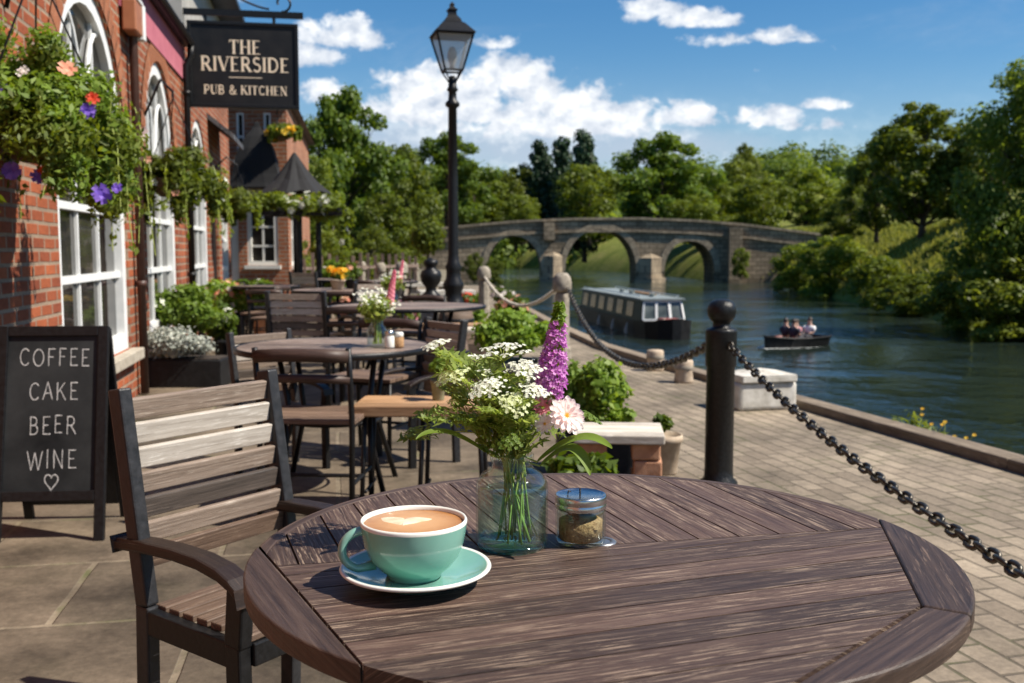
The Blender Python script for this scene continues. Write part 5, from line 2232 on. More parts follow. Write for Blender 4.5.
def bistro_chair(label, group):
    t = thing('bistro_chair', label, 'chair', (0, 0, 0), 0, group)
    for sy in (-1, 1):
        y = sy*.20
        mb = MB()
        mb.tube([(-.03, y, 0), (.0, y, .46), (-.02, y, .62), (-.05, y, .79)], .013, 8)
        mb.build('back_post', M['metal'], t, True)
        mb = MB()
        mb.tube([(.37, y, 0), (.36, y, .452)], .013, 8)
        mb.build('leg', M['metal'], t, True)
    for z, x, hh in ((.755, -.044, .062), (.655, -.028, .04)):
        mb = MB()
        mb.tube([(x, -.20, z), (x-.022, -.1, z+.006), (x-.03, 0, z+.008), (x-.022, .1, z+.006), (x, .20, z)], hh/2, 6)
        o_ = mb.build('back_rail', M['darkwood'], t, True)
    mb = MB()
    for i in range(5):
        mb.bar((.03+i*.078, -.215, .47), (.03+i*.078, .215, .47), .072, .022)
    bevel(mb.build('seat', M['slatbrown'], t), .003)
    mb = MB()
    for (p, q_) in (((-.01, -.2, .2), (.365, -.2, .2)), ((-.01, .2, .2), (.365, .2, .2)), ((.17, -.2, .2), (.17, .2, .2)), ((.0, -.2, .448), (.36, -.2, .448)), ((.0, .2, .448), (.36, .2, .448)), ((.36, -.2, .448), (.36, .2, .448))):
        mb.tube([p, q_], .009, 6)
    mb.build('stretcher', M['metal'], t)
    return t


GB = 'black framed bistro chairs'
bis = bistro_chair('black framed bistro chair with its back to us behind the slat armchair', GB)
bis.location = (-.88, 4.22, 0)
bis.rotation_euler = (0, 0, R(86))


def gx(px, d):
    return (px-512)/FPX*d


dup(fg_chair, (gx(262, 5.35), 5.42, 0), R(-40), 'slat armchair facing the second table from its far left side', GCH, .85)
dup(fg_chair, (gx(434, 5.6), 5.72, 0), R(215), 'slat armchair at the right of the second table with a pale arm', GCH, .9)
dup(fg_chair, (gx(311, 8.0), 7.55, 0), R(80), 'dark slat backed chair in front of the third table, back to us', GCH, 1.0)
dup(bis, (gx(355, 7.4), 7.4, 0), R(95), 'bistro chair with its back to us at the near side of the third table', GB)
dup(bis, (gx(385, 5.9), 5.95, 0), R(250), 'bistro chair on the far side of the second table', GB)
dup(bis, (gx(266, 10.6), 10.6, 0), R(75), 'bistro chair nearest the planters by the pub wall', GB)
dup(bis, (gx(286, 12.0), 11.6, 0), R(170), 'bistro chair at the right of the small dark table by the end house', GB)
dup(bis, (gx(246, 12.6), 12.6, 0), R(10), 'bistro chair between the small dark table and the house wall', GB)
dup(bis, (gx(420, 8.9), 9.1, 0), R(255), 'bistro chair on the river side of the third table', GB)
dup(bis, (gx(345, 10.2), 10.1, 0), R(88), 'bistro chair with its back to us at the table of yellow flowers', GB)


# ------------------------------------------------------------------ tables of the terrace
def terrace_table(label, group):
    t = thing('terrace_table', label, 'table', (0, 0, 0), 0, group)
    mb = MB()
    c_ = circ(.47, 48)
    for i in range(-6, 6):
        p = clip_half(c_, (0, 1), (i+1)*.08-.002)
        p = clip_half(p, (0, -1), -(i*.08+.002)) if len(p) > 2 else p
        if len(p) > 2:
            mb.prism(p, .70, .725, uvf=plank_uv((1, 0), (rnd.random()*30, rnd.random()*30)))
    bevel(mb.build('tabletop', M['midtable'], t), .002)
    mb = MB()
    mb.lathe([(.478, .698), (.484, .70), (.484, .726), (.478, .728), (.472, .7265), (.472, .698)], 64)
    mb.build('rim', M['metal'], t, True)
    for a in (40, 140, 220, 320):
        c, s_ = unit(a)
        mb = MB()
        mb.tube([(c*.30, s_*.30, .695), (c*.24, s_*.24, .36), (c*.36, s_*.36, 0)], .014, 8)
        mb.build('leg', M['metal'], t, True)
    mb = MB()
    mb.lathe([(.235, .35), (.245, .36), (.235, .37)], 32)
    mb.lathe([(.30, .685), (.31, .695), (.30, .699)], 32)
    mb.build('brace', M['metal'], t, True)
    return t


GT = 'round terrace tables'
t2 = terrace_table('round grey brown table with a jar of white flowers, behind the slat armchair', GT)
T2 = Vector((gx(333, 4.97), 4.97, 0))
t2.location = T2
T3 = Vector((gx(408, 8.3), 8.3, 0))
dup(t2, T3, R(20), 'third round table, with a jar of white flowers and a pink spike', GT, (1.35, 1.2, 1.02))
T4 = Vector((gx(345, 11.0), 11.0, 0))
dup(t2, T4, R(50), 'round table carrying the pot of yellow flowers', GT, (1.25, 1.1, 1.06))
T5 = Vector((gx(270, 12.4), 12.2, 0))
dup(t2, T5, R(10), 'small dark table close to the end house', GT, (.85, .85, 1.06))

dup(t2, (gx(384, 14.2), 14.2, 0), R(35), 'round table beyond the yellow flower table, near the urn pedestal', GT, (1.0, 1.0, 1.05))
dup(t2, (gx(322, 15.2), 15.2, 0), R(65), 'farthest round table, in front of the pergola', GT, (1.0, 1.0, 1.05))
dup(bis, (gx(366, 13.6), 13.6, 0), R(60), 'bistro chair left of the table near the urn pedestal', GB)
dup(bis, (gx(402, 14.0), 14.4, 0), R(200), 'bistro chair right of the table near the urn pedestal', GB)
dup(fg_chair, (gx(306, 14.4), 14.4, 0), R(70), 'small distant slat chair before the farthest table', GCH, (1.0, .95, 1.0))
dup(fg_chair, (gx(372, 9.6), 9.7, 0), R(120), 'slat chair between the third table and the yellow flower table', GCH, (1.0, .95, 1.0))

# plank bench in front of the second table
bn = thing('plank_bench', 'honey coloured plank bench on thin black legs behind the flower jar', 'bench', (gx(425, 4.5), 4.52, 0), R(-2))
mb = MB()
for i in range(3):
    mb.bar((-.31, -.11+.11*i, .49), (.31, -.11+.11*i, .49), .105, .05)
bevel(mb.build('seat', M['benchwood'], bn), .006)
for sx in (-.26, .0, .25):
    mb = MB()
    for sy in (-.12, .12):
        mb.tube([(sx, sy, .464), (sx+.02*(1 if sx > 0 else -1), sy*1.1, 0)], .011, 8)
    mb.tube([(sx, -.125, .12), (sx, .125, .12)], .008, 6)
    mb.build('leg', M['metal'], bn, True)
potted('potted_herb', 'small herb in a mossy pot standing on the honey coloured bench', (gx(437, 4.5), 4.54, .516), .036, .095, blob_clumps(0, 0, .14, .06, .06, .05, 6), 260, .022, M['lf_lime'], plain('mossy_pot', (.16, .17, .09), (.27, .27, .17), scale=30, rough=.8))
# farther bench and a crate seat beside the river
b2 = dup(bn, (gx(450, 9.4), 9.4, 0), R(4), 'sunlit plank bench beside the third table', 'plank benches', (1.0, 1, .98))
bn['group'] = 'plank benches'

# jars on other tables
def flower_jar(pos, label, k_, seed_heads, spike=None, scale=1.0):
    t = thing('flower_jar', label, 'vase of flowers', pos, 0)
    mb = MB()
    mb.lathe([(.0005, .003), (.046, .003), (.05, .012), (.05, .085), (.03, .108), (.031, .13), (.028, .13), (.028, .108), (.046, .084), (.046, .012), (.0005, .008)], 28)
    mb.build('glass', M['glass'], t, True)
    mb = MB()
    PP, DD = [], []
    for _ in range(k_):
        a = rnd.random()*6.28
        q_ = rnd.random()**.5*.11
        e = Vector((math.cos(a)*q_, math.sin(a)*q_, rnd.uniform(.19, .29)))
        mb.tube([(rnd.uniform(-.02, .02), rnd.uniform(-.02, .02), .012), (e.x*.2, e.y*.2, .13), e], .0022, 5)
        for _ in range(12):
            PP.append(e+Vector((rnd.gauss(0, .017), rnd.gauss(0, .017), rnd.gauss(0, .008))))
            DD.append(Vector((rnd.gauss(0, .3), rnd.gauss(0, .3)-.3, 1)).normalized())
    mb.build('stems', M['stem'], t)
    obj('flower_heads', blossoms_mesh('flower_heads', PP, DD, .012), M['pt_white'], t)
    foliage('leaves', [(0, 0, .19, .09, .09, .06)], 420, .020, M['lf_sprig'], t, shell=.2, elong=2)
    if spike:
        mb = MB()
        PP, DD = [], []
        for i in range(90):
            f = i/90
            a = i*2.4
            PP.append(Vector((.06+.03*f+.02*(1-f)*math.cos(a), .02*(1-f)*math.sin(a), .2+.17*f)))
            DD.append(Vector((math.cos(a), math.sin(a), .3)))
        obj('flower_spike', blossoms_mesh('flower_spike', PP, DD, .016), M[spike], t)
    return t


flower_jar((gx(376, 4.9), 4.92, .7275), 'jar of white flowers with a pink spike on the second table', 16, 9, 'pt_hot')
flower_jar((gx(392, 8.1), 8.1, .742), 'jar of pale flowers with a reddish spike on the third table', 14, 9, 'pt_hot')
for i, (px, lab, mt, h_) in enumerate([(389, 'small white lidded shaker beside the flower jar on the second table', 'cream', .085), (398, 'small amber glass shaker with white cap on the second table', 'sugar', .075)]):
    t = thing('shaker', lab, 'shaker', (gx(px, 4.83), 4.83+.02*i, .7275), 0, 'shakers on the second table')
    mb = MB()
    mb.lathe([(.0005, 0), (.022, 0), (.024, .006), (.024, h_*.62), (.020, h_*.7)], 20)
    mb.build('body', M[mt], t, True)
    mb = MB()
    mb.lathe([(.021, h_*.7), (.0225, h_*.72), (.0225, h_*.93), (.017, h_), (.0005, h_)], 20)
    mb.build('cap', M['silver'] if i == 0 else M['cream'], t, True)
potted('flower_pot', 'pot of bright yellow flowers on a terrace table', (gx(338, 10.9), 10.9, .7725), .085, .11, blob_clumps(0, 0, .2, .14, .12, .08, 6), 300, .04, M['lf_mid'], M['clay'], [('pt_yellow', 60, .05)])
potted('flower_pot', 'dark leafy pot right of the yellow flowers', (gx(352, 11.2), 11.2, .7725), .08, .1, blob_clumps(0, 0, .2, .13, .12, .09, 6), 400, .04, M['lf_mid'], M['planterblack'], [('pt_peach', 14, .04)])

# ================================================================== CHALKBOARD
ab = thing('chalkboard_sign', 'black A-frame chalkboard with chalk drinks list and heart by the pub wall', 'chalkboard', atz(63, 531, 0).xy.to_3d(), R(5))
sl_ = math.atan(.17/.88)


def abT(x, y, z):       # y along the slope
    return Vector((x, -.17+y*math.sin(sl_)-z*math.cos(sl_), y*math.cos(sl_)+z*math.sin(sl_)))


def abar(mb, x0, y0, x1, y1, w_, t0, t1):
    d = Vector((x1-x0, y1-y0))
    L_ = d.length
    d /= L_
    nn = Vector((-d.y, d.x))
    pts = []
    for z in (t0, t1):
        for (e, s_) in ((0, -1), (L_, -1), (L_, 1), (0, 1)):
            q_ = Vector((x0, y0))+d*e+nn*(s_*w_/2)
            pts.append(abT(q_.x, q_.y, z))
    mb.add(pts, [(3, 2, 1, 0), (4, 5, 6, 7), (0, 1, 5, 4), (1, 2, 6, 5), (2, 3, 7, 6), (3, 0, 4, 7)])


mb = MB()
HW = .207
abar(mb, -HW, 0, -HW+.01, .895, .042, 0, .026)
abar(mb, HW, 0, HW-.0, .895, .042, 0, .026)
abar(mb, -HW+.031, .874, HW-.021, .874, .042, .001, .025)
abar(mb, -HW+.023, .19, HW-.021, .19, .042, .001, .025)
bevel(mb.build('frame', M['metal'], ab), .003)
mb = MB()
abar(mb, 0, .211, 0, .853, 2*HW-.044, .006, .014)
mb.build('board', M['board'], ab)
mb = MB()
for x in (-HW, HW):
    p = abT(x, .88, .02)
    mb.bar(p+Vector((0, .03, 0)), (x, .19, 0), .04, .024, up=(0, 1, 0))
p = abT(0, .5, 0)
mb.bar((-HW+.02, .105, .42), (HW-.02, .105, .42), .02, .7, up=(0, -.19, 1))
bevel(mb.build('rear_frame', M['metal'], ab), .003)
bT = lambda x, y, z: abT(x*.765+.010, y, .0142+z)
for text, yb, h_ in (('COFFEE', .728, .074), ('CAKE', .588, .074), ('BEER', .445, .076), ('WINE', .300, .078)):
    mb = MB()
    lettering(mb, text, .0, yb, h_, bT, serif=False, track=.15, jit=1, wt=(.066, .066, .066))
    mb.build('lettering', M['chalk'], ab)
mb = MB()
hpts = []
for i in range(33):
    t_ = 2*PI*i/32
    hpts.append((.0022*16*math.sin(t_)**3*1.0, .250+.0023*(13*math.cos(t_)-5*math.cos(2*t_)-2*math.cos(3*t_)-math.cos(4*t_))))
ribbon(mb, hpts, .0055, bT, .0005, .2)
mb.build('heart_drawing', M['chalk'], ab)

# ================================================================== HANGING SIGN
US = 11.62
hs_ = thing('hanging_pub_sign', 'black hanging pub sign reading THE RIVERSIDE PUB & KITCHEN', 'sign', F1.P(US, 3.3, .6))
ztop = aty(245, 22, 11.52).z
zbot = aty(245, 108, 11.52).z
zbar = aty(245, 13, 11.52).z
o0, o1 = .05, 1.265
mb = MB()
F1.box(mb, US-.025, US+.025, zbot+.03, ztop-.03, o0+.03, o1-.03)
rebase(mb.build('board', M['signblack'], hs_), hs_)
mb = MB()
for (a, c, z_0, z_1) in ((o0, o1, ztop-.04, ztop), (o0, o1, zbot, zbot+.04), (o0, o0+.04, zbot+.041, ztop-.041), (o1-.04, o1, zbot+.041, ztop-.041)):
    F1.box(mb, US-.04, US+.04, z_0, z_1, a, c)
rebase(bevel(mb.build('frame', M['metal'], hs_), .006), hs_)
mb = MB()
F1.box(mb, US-.02, US+.02, zbar-.035, zbar+.035, .013, o1+.06)
for oo in (.25, 1.0):
    mb.tube([F1.P(US, ztop+.001, oo), F1.P(US, zbar-.036, oo)], .018, 8)
pts = [F1.P(US, zbar+.06+.45*(1-f)**1.5, .10+.85*f) for f in [i/12 for i in range(13)]]
mb.tube(pts, .012, 6)
pts = []
for i in range(22):
    a = R(-100+300*i/21)
    r_ = .10*(1-.022*i)
    pts.append(F1.P(US, zbar+.135+r_*math.sin(a), 1.10+r_*math.cos(a)))
mb.tube(pts, .014, 6)
rebase(mb.build('bracket', M['metal'], hs_), hs_)
cxs = (o0+o1)/2+.018
sT = lambda x, y, z: F1.P(US-.0255-z, y, cxs+(x-cxs)*.91)
zz = lambda py: aty(245, py, 11.52).z
for text, y0_, y1_, h_ in (('THE', 54, 40, None), ('RIVERSIDE', 71.5, 57, None), ('PUB & KITCHEN', 94.5, 85.5, None)):
    mb = MB()
    h_ = zz(y1_)-zz(y0_)
    lettering(mb, text, cxs, zz(y0_), h_, sT, True, track=.10, wt=(.175, .06, .12))
    rebase(mb.build('lettering', M['gold'], hs_), hs_)
mb = MB()
ribbon(mb, [(cxs-.2, zz(77.5)), (cxs+.2, zz(77.5))], .008, sT, .0004)
rebase(mb.build('rule_line', M['gold'], hs_), hs_)

# ================================================================== LAMP POST
LX, LY = gx(453.5, 12), 12.0
lz = lambda py: aty(453, py, LY).z
lm = thing('street_lamp', 'tall black iron street lamp with a four sided glass lantern', 'street lamp', (LX, LY, 0))
mb = MB()
mb.lathe([(.001, 0), (.17, 0), (.17, .10), (.13, .14), (.125, .45), (.145, .50), (.145, .55), (.11, .60), (.10, .70), (.125, .76), (.125, .80), (.09, .86), (.085, .95), (.100, 1.0), (.07, 1.06), (.062, 1.15),
          (.058, 2.0), (.05, lz(108)), (.085, lz(106)), (.085, lz(103)), (.05, lz(100)), (.046, lz(92)), (.07, lz(90)), (.05, lz(87)), (.045, lz(78)), (.03, lz(76)), (.001, lz(76))], 20)
mb.build('post', M['metal'], lm, True)
zb, zt = lz(71), lz(36)
hb, ht = .105, .215
lan = MB()
RZ = R(14)


def lq(x, y, z):
    return Vector((x*math.cos(RZ)-y*math.sin(RZ), x*math.sin(RZ)+y*math.cos(RZ), z))


for sx in (-1, 1):
    for sy in (-1, 1):
        lan.tube([lq(sx*hb, sy*hb, zb), lq(sx*ht, sy*ht, zt)], .014, 6)
        lan.tube([lq(sx*hb, sy*hb, zb), lq(sx*.05, sy*.05, zb-.10), lq(sx*.02, sy*.02, zb-.16)], .009, 6)
for (h_, z) in ((hb, zb), (ht, zt)):
    for a, c in (((-1, -1), (1, -1)), ((1, -1), (1, 1)), ((1, 1), (-1, 1)), ((-1, 1), (-1, -1))):
        lan.tube([lq(a[0]*h_, a[1]*h_, z), lq(c[0]*h_, c[1]*h_, z)], .013, 6)
lan.build('lantern_frame', M['metal'], lm)
g = MB()
for a, c in (((-1, -1), (1, -1)), ((1, -1), (1, 1)), ((1, 1), (-1, 1)), ((-1, 1), (-1, -1))):
    g.add([lq(a[0]*hb*.95, a[1]*hb*.95, zb), lq(c[0]*hb*.95, c[1]*hb*.95, zb), lq(c[0]*ht*.95, c[1]*ht*.95, zt), lq(a[0]*ht*.95, a[1]*ht*.95, zt)], [(0, 1, 2, 3)])
g.build('lantern_glass', M['lampglass'], lm)
rf = MB()
zp = lz(20)
prs = [(ht*1.12, zt+.012), (ht*.95, zt+.05), (ht*.62, zt+.13), (ht*.45, zp-.03), (ht*.42, zp), (.05, zp+.05), (.045, zp+.09), (.06, zp+.11), (.03, zp+.14), (.02, lz(6)), (.03, lz(5)), (.001, lz(1.5))]
vs, fs = [], []
for r_, z in prs:
    for sx, sy in ((-1, -1), (1, -1), (1, 1), (-1, 1)):
        vs.append(lq(sx*r_, sy*r_, z))
for i in range(len(prs)-1):
    for j in range(4):
        j2 = (j+1) % 4
        fs.append((i*4+j, i*4+j2, (i+1)*4+j2, (i+1)*4+j))
fs.append((3, 2, 1, 0))
rf.add(vs, fs)
rf.build('lantern_roof', M['metal'], lm)
mb = MB()
mb.lathe([(.001, zb+.02), (.03, zb+.03), (.03, zb+.07), (.05, zb+.12), (.055, zb+.2), (.03, zb+.27), (.001, zb+.28)], 14)
mb.build('mantle', M['palestone'], lm, True)

# ================================================================== BOLLARD, CHAINS, POSTS
BX, BY = gx(722, 5.0), 5.0
bo = thing('iron_bollard', 'black iron bollard with a ball top holding the heavy chain', 'bollard', (BX, BY, 0))
mb = MB()
mb.lathe([(.001, 0), (.095, 0), (.095, .03), (.074, .05), (.0715, .10), (.0705, .615), (.077, .622), (.078, .79), (.079, .80), (.070, .808), (.046, .815), (.042, .832), (.046, .842),
          (.056, .850), (.067, .868), (.0725, .893), (.070, .918), (.058, .940), (.036, .952), (.012, .957), (.001, .957)], 36)
mb.build('post', M['iron'], bo, True)
for a in (R(-75), R(105)):
    mb = MB()
    c, s_ = math.cos(a), math.sin(a)
    pts = [(c*(.082+.022+.022*math.cos(q_)), s_*(.082+.022+.022*math.cos(q_)), .728+.022*math.sin(q_)) for q_ in [2*PI*i/12 for i in range(12)]]
    mb.tube(pts, .006, 6, closed=True)
    mb.build('eye', M['chain'], bo, True)


def chain(label, p0, p1, sag, ll, wire, mat, group='chains between the posts'):
    p0, p1 = Vector(p0), Vector(p1)
    L0 = (p1-p0).length*(1+2.6*(sag/(p1-p0).length)**2)
    n = max(6, int(L0/(ll*.72)))
    pts = [p0.lerp(p1, i/n)-Vector((0, 0, 4*sag*(i/n)*(1-i/n))) for i in range(n+1)]
    mb = MB()
    for i in range(n):
        c = (pts[i]+pts[i+1])/2
        d = (pts[i+1]-pts[i]).normalized()
        s_ = d.cross(Vector((0, 0, 1))).normalized()
        u = s_.cross(d)
        a = R(40+rnd.uniform(-14, 14))+(PI/2 if i % 2 else 0)
        x = s_*math.cos(a)+u*math.sin(a)
        hl, hw = ll*.5-wire, ll*.285-wire*.6
        ring = []
        for q_ in range(12):
            t_ = 2*PI*q_/12
            cc, ss = math.cos(t_), math.sin(t_)
            ring.append(c+d*((hl-hw)*(1 if cc > 0 else -1)+hw*cc if abs(cc) > .01 else 0)+x*hw*ss)
        mb.tube(ring, wire, 6, closed=True)
    o_ = mb.build('chain', mat, None, True)
    tag(o_, label, 'chain', group)
    return o_


chain('heavy dark chain sweeping from the bollard to the lower right', (BX+.03, BY-.105, .722), (1.56, -1, .73), .345, .068, .0072, M['chain'])
PX1, PY1 = gx(562, 11), 11.0
PX2, PY2 = gx(484, 15.4), 15.4
chain('chain from the iron bollard back to the round capped stone post', (BX-.03, BY+.105, .722), (PX1+.06, PY1-.10, .78), .40, .085, .0105, M['chain'])
chain('chain between the two capped stone posts, coloured pale for sunlight', (PX1-.05, PY1+.1, .78), (PX2+.02, PY2-.1, .78), .30, .075, .013, M['rope_sunlit_chain'])  # sunlight on this chain is put into its colour, shared with the ropes


def stone_post(label, x, y, s_=1.0, group='capped stone posts along the quay'):
    t = thing('stone_post', label, 'post', (x, y, 0), R(rnd.uniform(0, 40)), group)
    mb = MB()
    mb.lathe([(.001, 0), (.115, 0), (.11, .12), (.090, .14), (.084, .68), (.078, .72), (.060, .74), (.001, .74)], 8)
    bevel(mb.build('shaft', M['stone'], t), .01)
    mb = MB()
    mb.lathe([(.001, .741), (.085, .742), (.105, .77), (.105, .84), (.095, .90), (.06, .945), (.001, .955)], 16)
    mb.build('cap', M['stone'], t, True)
    t.scale = (s_, s_, s_)
    return t


sp1 = stone_post('round capped stone post behind the lupin, chain on both sides', PX1, PY1)
for lab, px, d, sc_ in (('round capped stone post just right of the street lamp', 484, 15.4, 1.0), ('stone post with a pinkish cap left of the black urn', 402, 17.5, 1.05), ('stone post standing left of the pink capped one', 381, 20, 1.0), ('farthest stone post, near the lollipop tree', 415, 24, .95), ('stone post beside the garden bushes', 362, 22, 1.0)):
    dup(sp1, (gx(px, d), d, 0), rnd.random(), lab, 'capped stone posts along the quay', sc_)

# mooring stumps and stone block on the quay edge
ms = thing('mooring_stump', 'short capped mooring stump on the quay edge, nearer of the pair', 'mooring post', (gx(685, 9.0), 9.0, .004), 0, 'mooring stumps on the quay edge')
mb = MB()
mb.lathe([(.001, 0), (.085, 0), (.088, .02), (.078, .10), (.085, .12), (.085, .19), (.075, .205), (.001, .21)], 18)
mb.build('stump', M['clay'], ms, True)
mb = MB()
mb.lathe([(.0865, .12), (.09, .125), (.09, .15), (.0865, .155)], 18)
mb.build('band', M['stone'], ms, True)
dup(ms, (gx(656, 9.9), 9.9, .004), 0, 'short capped mooring stump on the quay edge, farther of the pair', 'mooring stumps on the quay edge')
wbk = thing('stone_block', 'whitewashed stone block with a lid on the quay edge', 'stone block', (gx(768, 7.35), 7.55, .004), R(14))
mb = MB()
mb.prism([(-.24, -.15), (.24, -.15), (.25, .15), (-.25, .15)], 0, .21)
bevel(mb.build('base', M['palestone'], wbk), .03, 3)
mb = MB()
mb.prism([(-.225, -.17), (.225, -.17), (.225, .17), (-.225, .17)], .212, .265)
mb.add([(-.225, -.17, .265), (.225, -.17, .265), (.225, .17, .265), (-.225, .17, .265), (0, 0, .305)], [(0, 1, 4), (1, 2, 4), (2, 3, 4), (3, 0, 4)])
bevel(mb.build('lid', M['palestone'], wbk), .008, 2)

# urn on a brick pedestal, half barrels by the lamp
ur = thing('urn_pedestal', 'weathered stacked stone pedestal carrying a black iron urn left of the lamp', 'pedestal', (gx(431, 10.6), 10.6, 0))
mb = MB()
z = 0
for i, (s_, h_) in enumerate([(.30, .10), (.21, .10), (.20, .08), (.22, .09), (.19, .09), (.21, .09), (.20, .07), (.31, .09)]):
    mb.box((rnd.uniform(-.008, .008), 0, z+h_/2), (s_, s_, h_-.004), rnd.uniform(-.1, .1))
    z += h_
bevel(mb.build('pedestal', M['stone'], ur), .012)
mb = MB()
mb.lathe([(.001, .71), (.10, .71), (.10, .73), (.06, .76), (.055, .80), (.10, .86), (.115, .93), (.10, .98), (.055, 1.0), (.06, 1.03), (.08, 1.06), (.07, 1.09), (.02, 1.11), (.001, 1.12)], 20)
mb.build('urn', M['metal'], ur, True)
ba = thing('half_barrel', 'old wooden half barrel at the foot of the street lamp', 'barrel', (gx(456, 10.3), 10.3, 0), 0, 'barrels near the lamp')
mb = MB()
mb.lathe([(.001, 0), (.155, 0), (.18, .16), (.19, .33), (.18, .50), (.165, .58), (.14, .58), (.135, .54), (.001, .54)], 20)
mb.build('staves', M['barrel'], ba, True)
for z_, r_ in ((.10, .173), (.46, .184)):
    mb = MB()
    mb.lathe([(r_, z_), (r_+.006, z_+.003), (r_+.004, z_+.035), (r_-.003, z_+.04)], 24)
    mb.build('hoop', M['iron'], ba, True)
dup(ba, (gx(446, 7.6), 7.6, 0), 1.0, 'squat dark barrel beside the sunlit plank bench', 'barrels near the lamp', (.95, .95, .88))
cr_ = thing('crate_seat', 'low stack with a pale plank top between the barrel and the pot of green leaves', 'crate', (gx(462, 8.6), 8.6, 0), R(8))
mb = MB()
for sx in (-.15, .15):
    for sy in (-.12, .12):
        mb.bar((sx, sy, 0), (sx, sy, .50), .05, .05, up=(1, 0, 0))
for z_ in (.08, .22, .36):
    mb.bar((-.16, -.152, z_), (.16, -.152, z_), .018, .09)
    mb.bar((-.182, -.12, z_), (-.182, .12, z_), .018, .09)
    mb.bar((.182, -.12, z_), (.182, .12, z_), .018, .09)
mb.build('sides', M['barrel'], cr_)
mb = MB()
for i in range(3):
    mb.bar((-.21, -.11+.11*i, .515), (.21, -.11+.11*i, .515), .105, .026)
bevel(mb.build('top', M['whiteplank'], cr_), .004)

# ================================================================== PLANTERS AND POTS
potted('flower_trough', 'black trough of silver leaved and white flowering plants against the pub wall', (gx(176, 8.8), 8.8, .008), .3, .24,
       blob_clumps(-.02, -.10, .36, .44, .17, .15, 24, .42), 9000, .019, M['lf_silver'], M['planterblack'], [('pt_white', 150, .022)], trough=(.86, .36))
potted('leafy_planter', 'black planter of tall green leaves and white blooms behind the silver plants', (gx(181, 9.7), 9.7, .008), .26, .34,
       blob_clumps(0, 0, .64, .46, .36, .22, 24, .42), 8500, .032, M['lf_lime'], M['planterblack'], [('pt_white', 26, .06)])
potted('leafy_planter', 'black planter with yellow green leaves and pinkish flowers beyond the trough', (gx(234, 12.4), 12.2, .008), .20, .42,
       blob_clumps(0, 0, .64, .34, .30, .20, 16, .45), 4200, .038, M['lf_lime'], M['planterblack'], [('pt_peach', 40, .055), ('pt_pink', 20, .05)])
potted('leafy_planter', 'small dark pot with green leaves beside the end house door', (gx(247, 16.5), 16.5, .008), .2, .4,
       blob_clumps(0, 0, .55, .3, .28, .18, 10, .45), 800, .08, M['lf_mid'], M['planterblack'])
potted('shrub_pot', 'large grey pot overflowing with a bright green shrub behind the lupin', (gx(519, 6.6), 6.6, .006), .205, .46,
       blob_clumps(-.02, 0, .63, .28, .26, .17, 26, .40), 6500, .028, M['lf_lime'], plain('grey_glazed_pot', (.15, .14, .115), (.25, .23, .19), scale=14, rough=.5))
potted('shrub_trough', 'lime green leafy shrub in a dark planter right of the lupin', (gx(597, 5.35), 5.35, .006), .2, .22,
       blob_clumps(-.03, 0, .40, .20, .18, .19, 20, .42)+blob_clumps(.13, -.04, .30, .09, .09, .07, 6, .5), 4200, .027, M['lf_lime'], M['planterblack'], trough=(.42, .36))
potted('potted_succulent', 'small green plant in a pale clay pot beside the bollard', (gx(666, 5.3), 5.3, .006), .098, .21,
       blob_clumps(-.01, 0, .26, .055, .055, .05, 7, .5), 420, .024, M['lf_mid'], M['clay'])
potted('shade_plant', 'dark leafy plant in the shade beneath the whitewashed plank seat', (gx(583, 4.05), 4.05, .006), .10, .16,
       blob_clumps(0, 0, .27, .16, .13, .10, 14, .42), 1100, .034, M['lf_mid'], M['planterblack'])
ps = thing('plank_bench', 'low bench of whitewashed planks on reddish brick blocks beside the lime shrub', 'bench', (gx(622, 4.62), 4.62, 0), R(-5))
mb = MB()
for i in range(4):
    mb.bar((-.215+.0, -.135+.09*i, .348), (.195, -.135+.09*i, .348), .084, .042)
bevel(mb.build('planks', M['whiteplank'], ps), .006)
mb = MB()
for r_ in range(4):
    for sx in (-.13, .12):
        mb.box((sx+rnd.uniform(-.006, .006), 0, .012+.036+r_*.078), (.13, .25, .073), rnd.uniform(-.05, .05))
bevel(mb.build('brick_blocks', M['terracotta'], ps), .008)

# flower pots and clutter farther down the quay
pots = [(347, 14.0, 'lf_mid', 'pt_peach', 'pot of peach flowers beyond the yellow flower table'), (362, 16.0, 'lf_lime', 'pt_yellow', 'pot of yellow blooms by the far stone posts'),
        (404, 13.0, 'lf_mid', 'pt_hot', 'pot of pink flowers beyond the third table'), (418, 14.2, 'lf_dark', 'pt_white', 'dark pot of white flowers left of the urn pedestal'),
        (470, 16.8, 'lf_mid', 'pt_red', 'pot with orange red flowers behind the lamp post base'), (388, 12.0, 'lf_yel', 'pt_white', 'pot of pale flowers behind the third table'),
        (502, 17.5, 'lf_dark', 'pt_pink', 'low pot near the quay edge right of the lamp'), (515, 14.5, 'lf_mid', 'pt_peach', 'small pot on the quay beyond the green shrub'),
        (328, 17.5, 'lf_lime', 'pt_white', 'pot of white flowers below the pergola'), (310, 19.5, 'lf_mid', 'pt_pink', 'flower pot deep under the pergola')]
for px, d, lm_, fm, lab in pots:
    r_ = rnd.uniform(.12, .17)
    potted('flower_pot', lab, (gx(px, d), d, .008), r_, .26, blob_clumps(0, 0, .38, r_*1.5, r_*1.5, .15, 8, .5), 420, .06, M[lm_], rnd.choice([M['clay'], M['terracotta'], M['stone']]), [(fm, 34, .06)], group='flower pots along the quay')
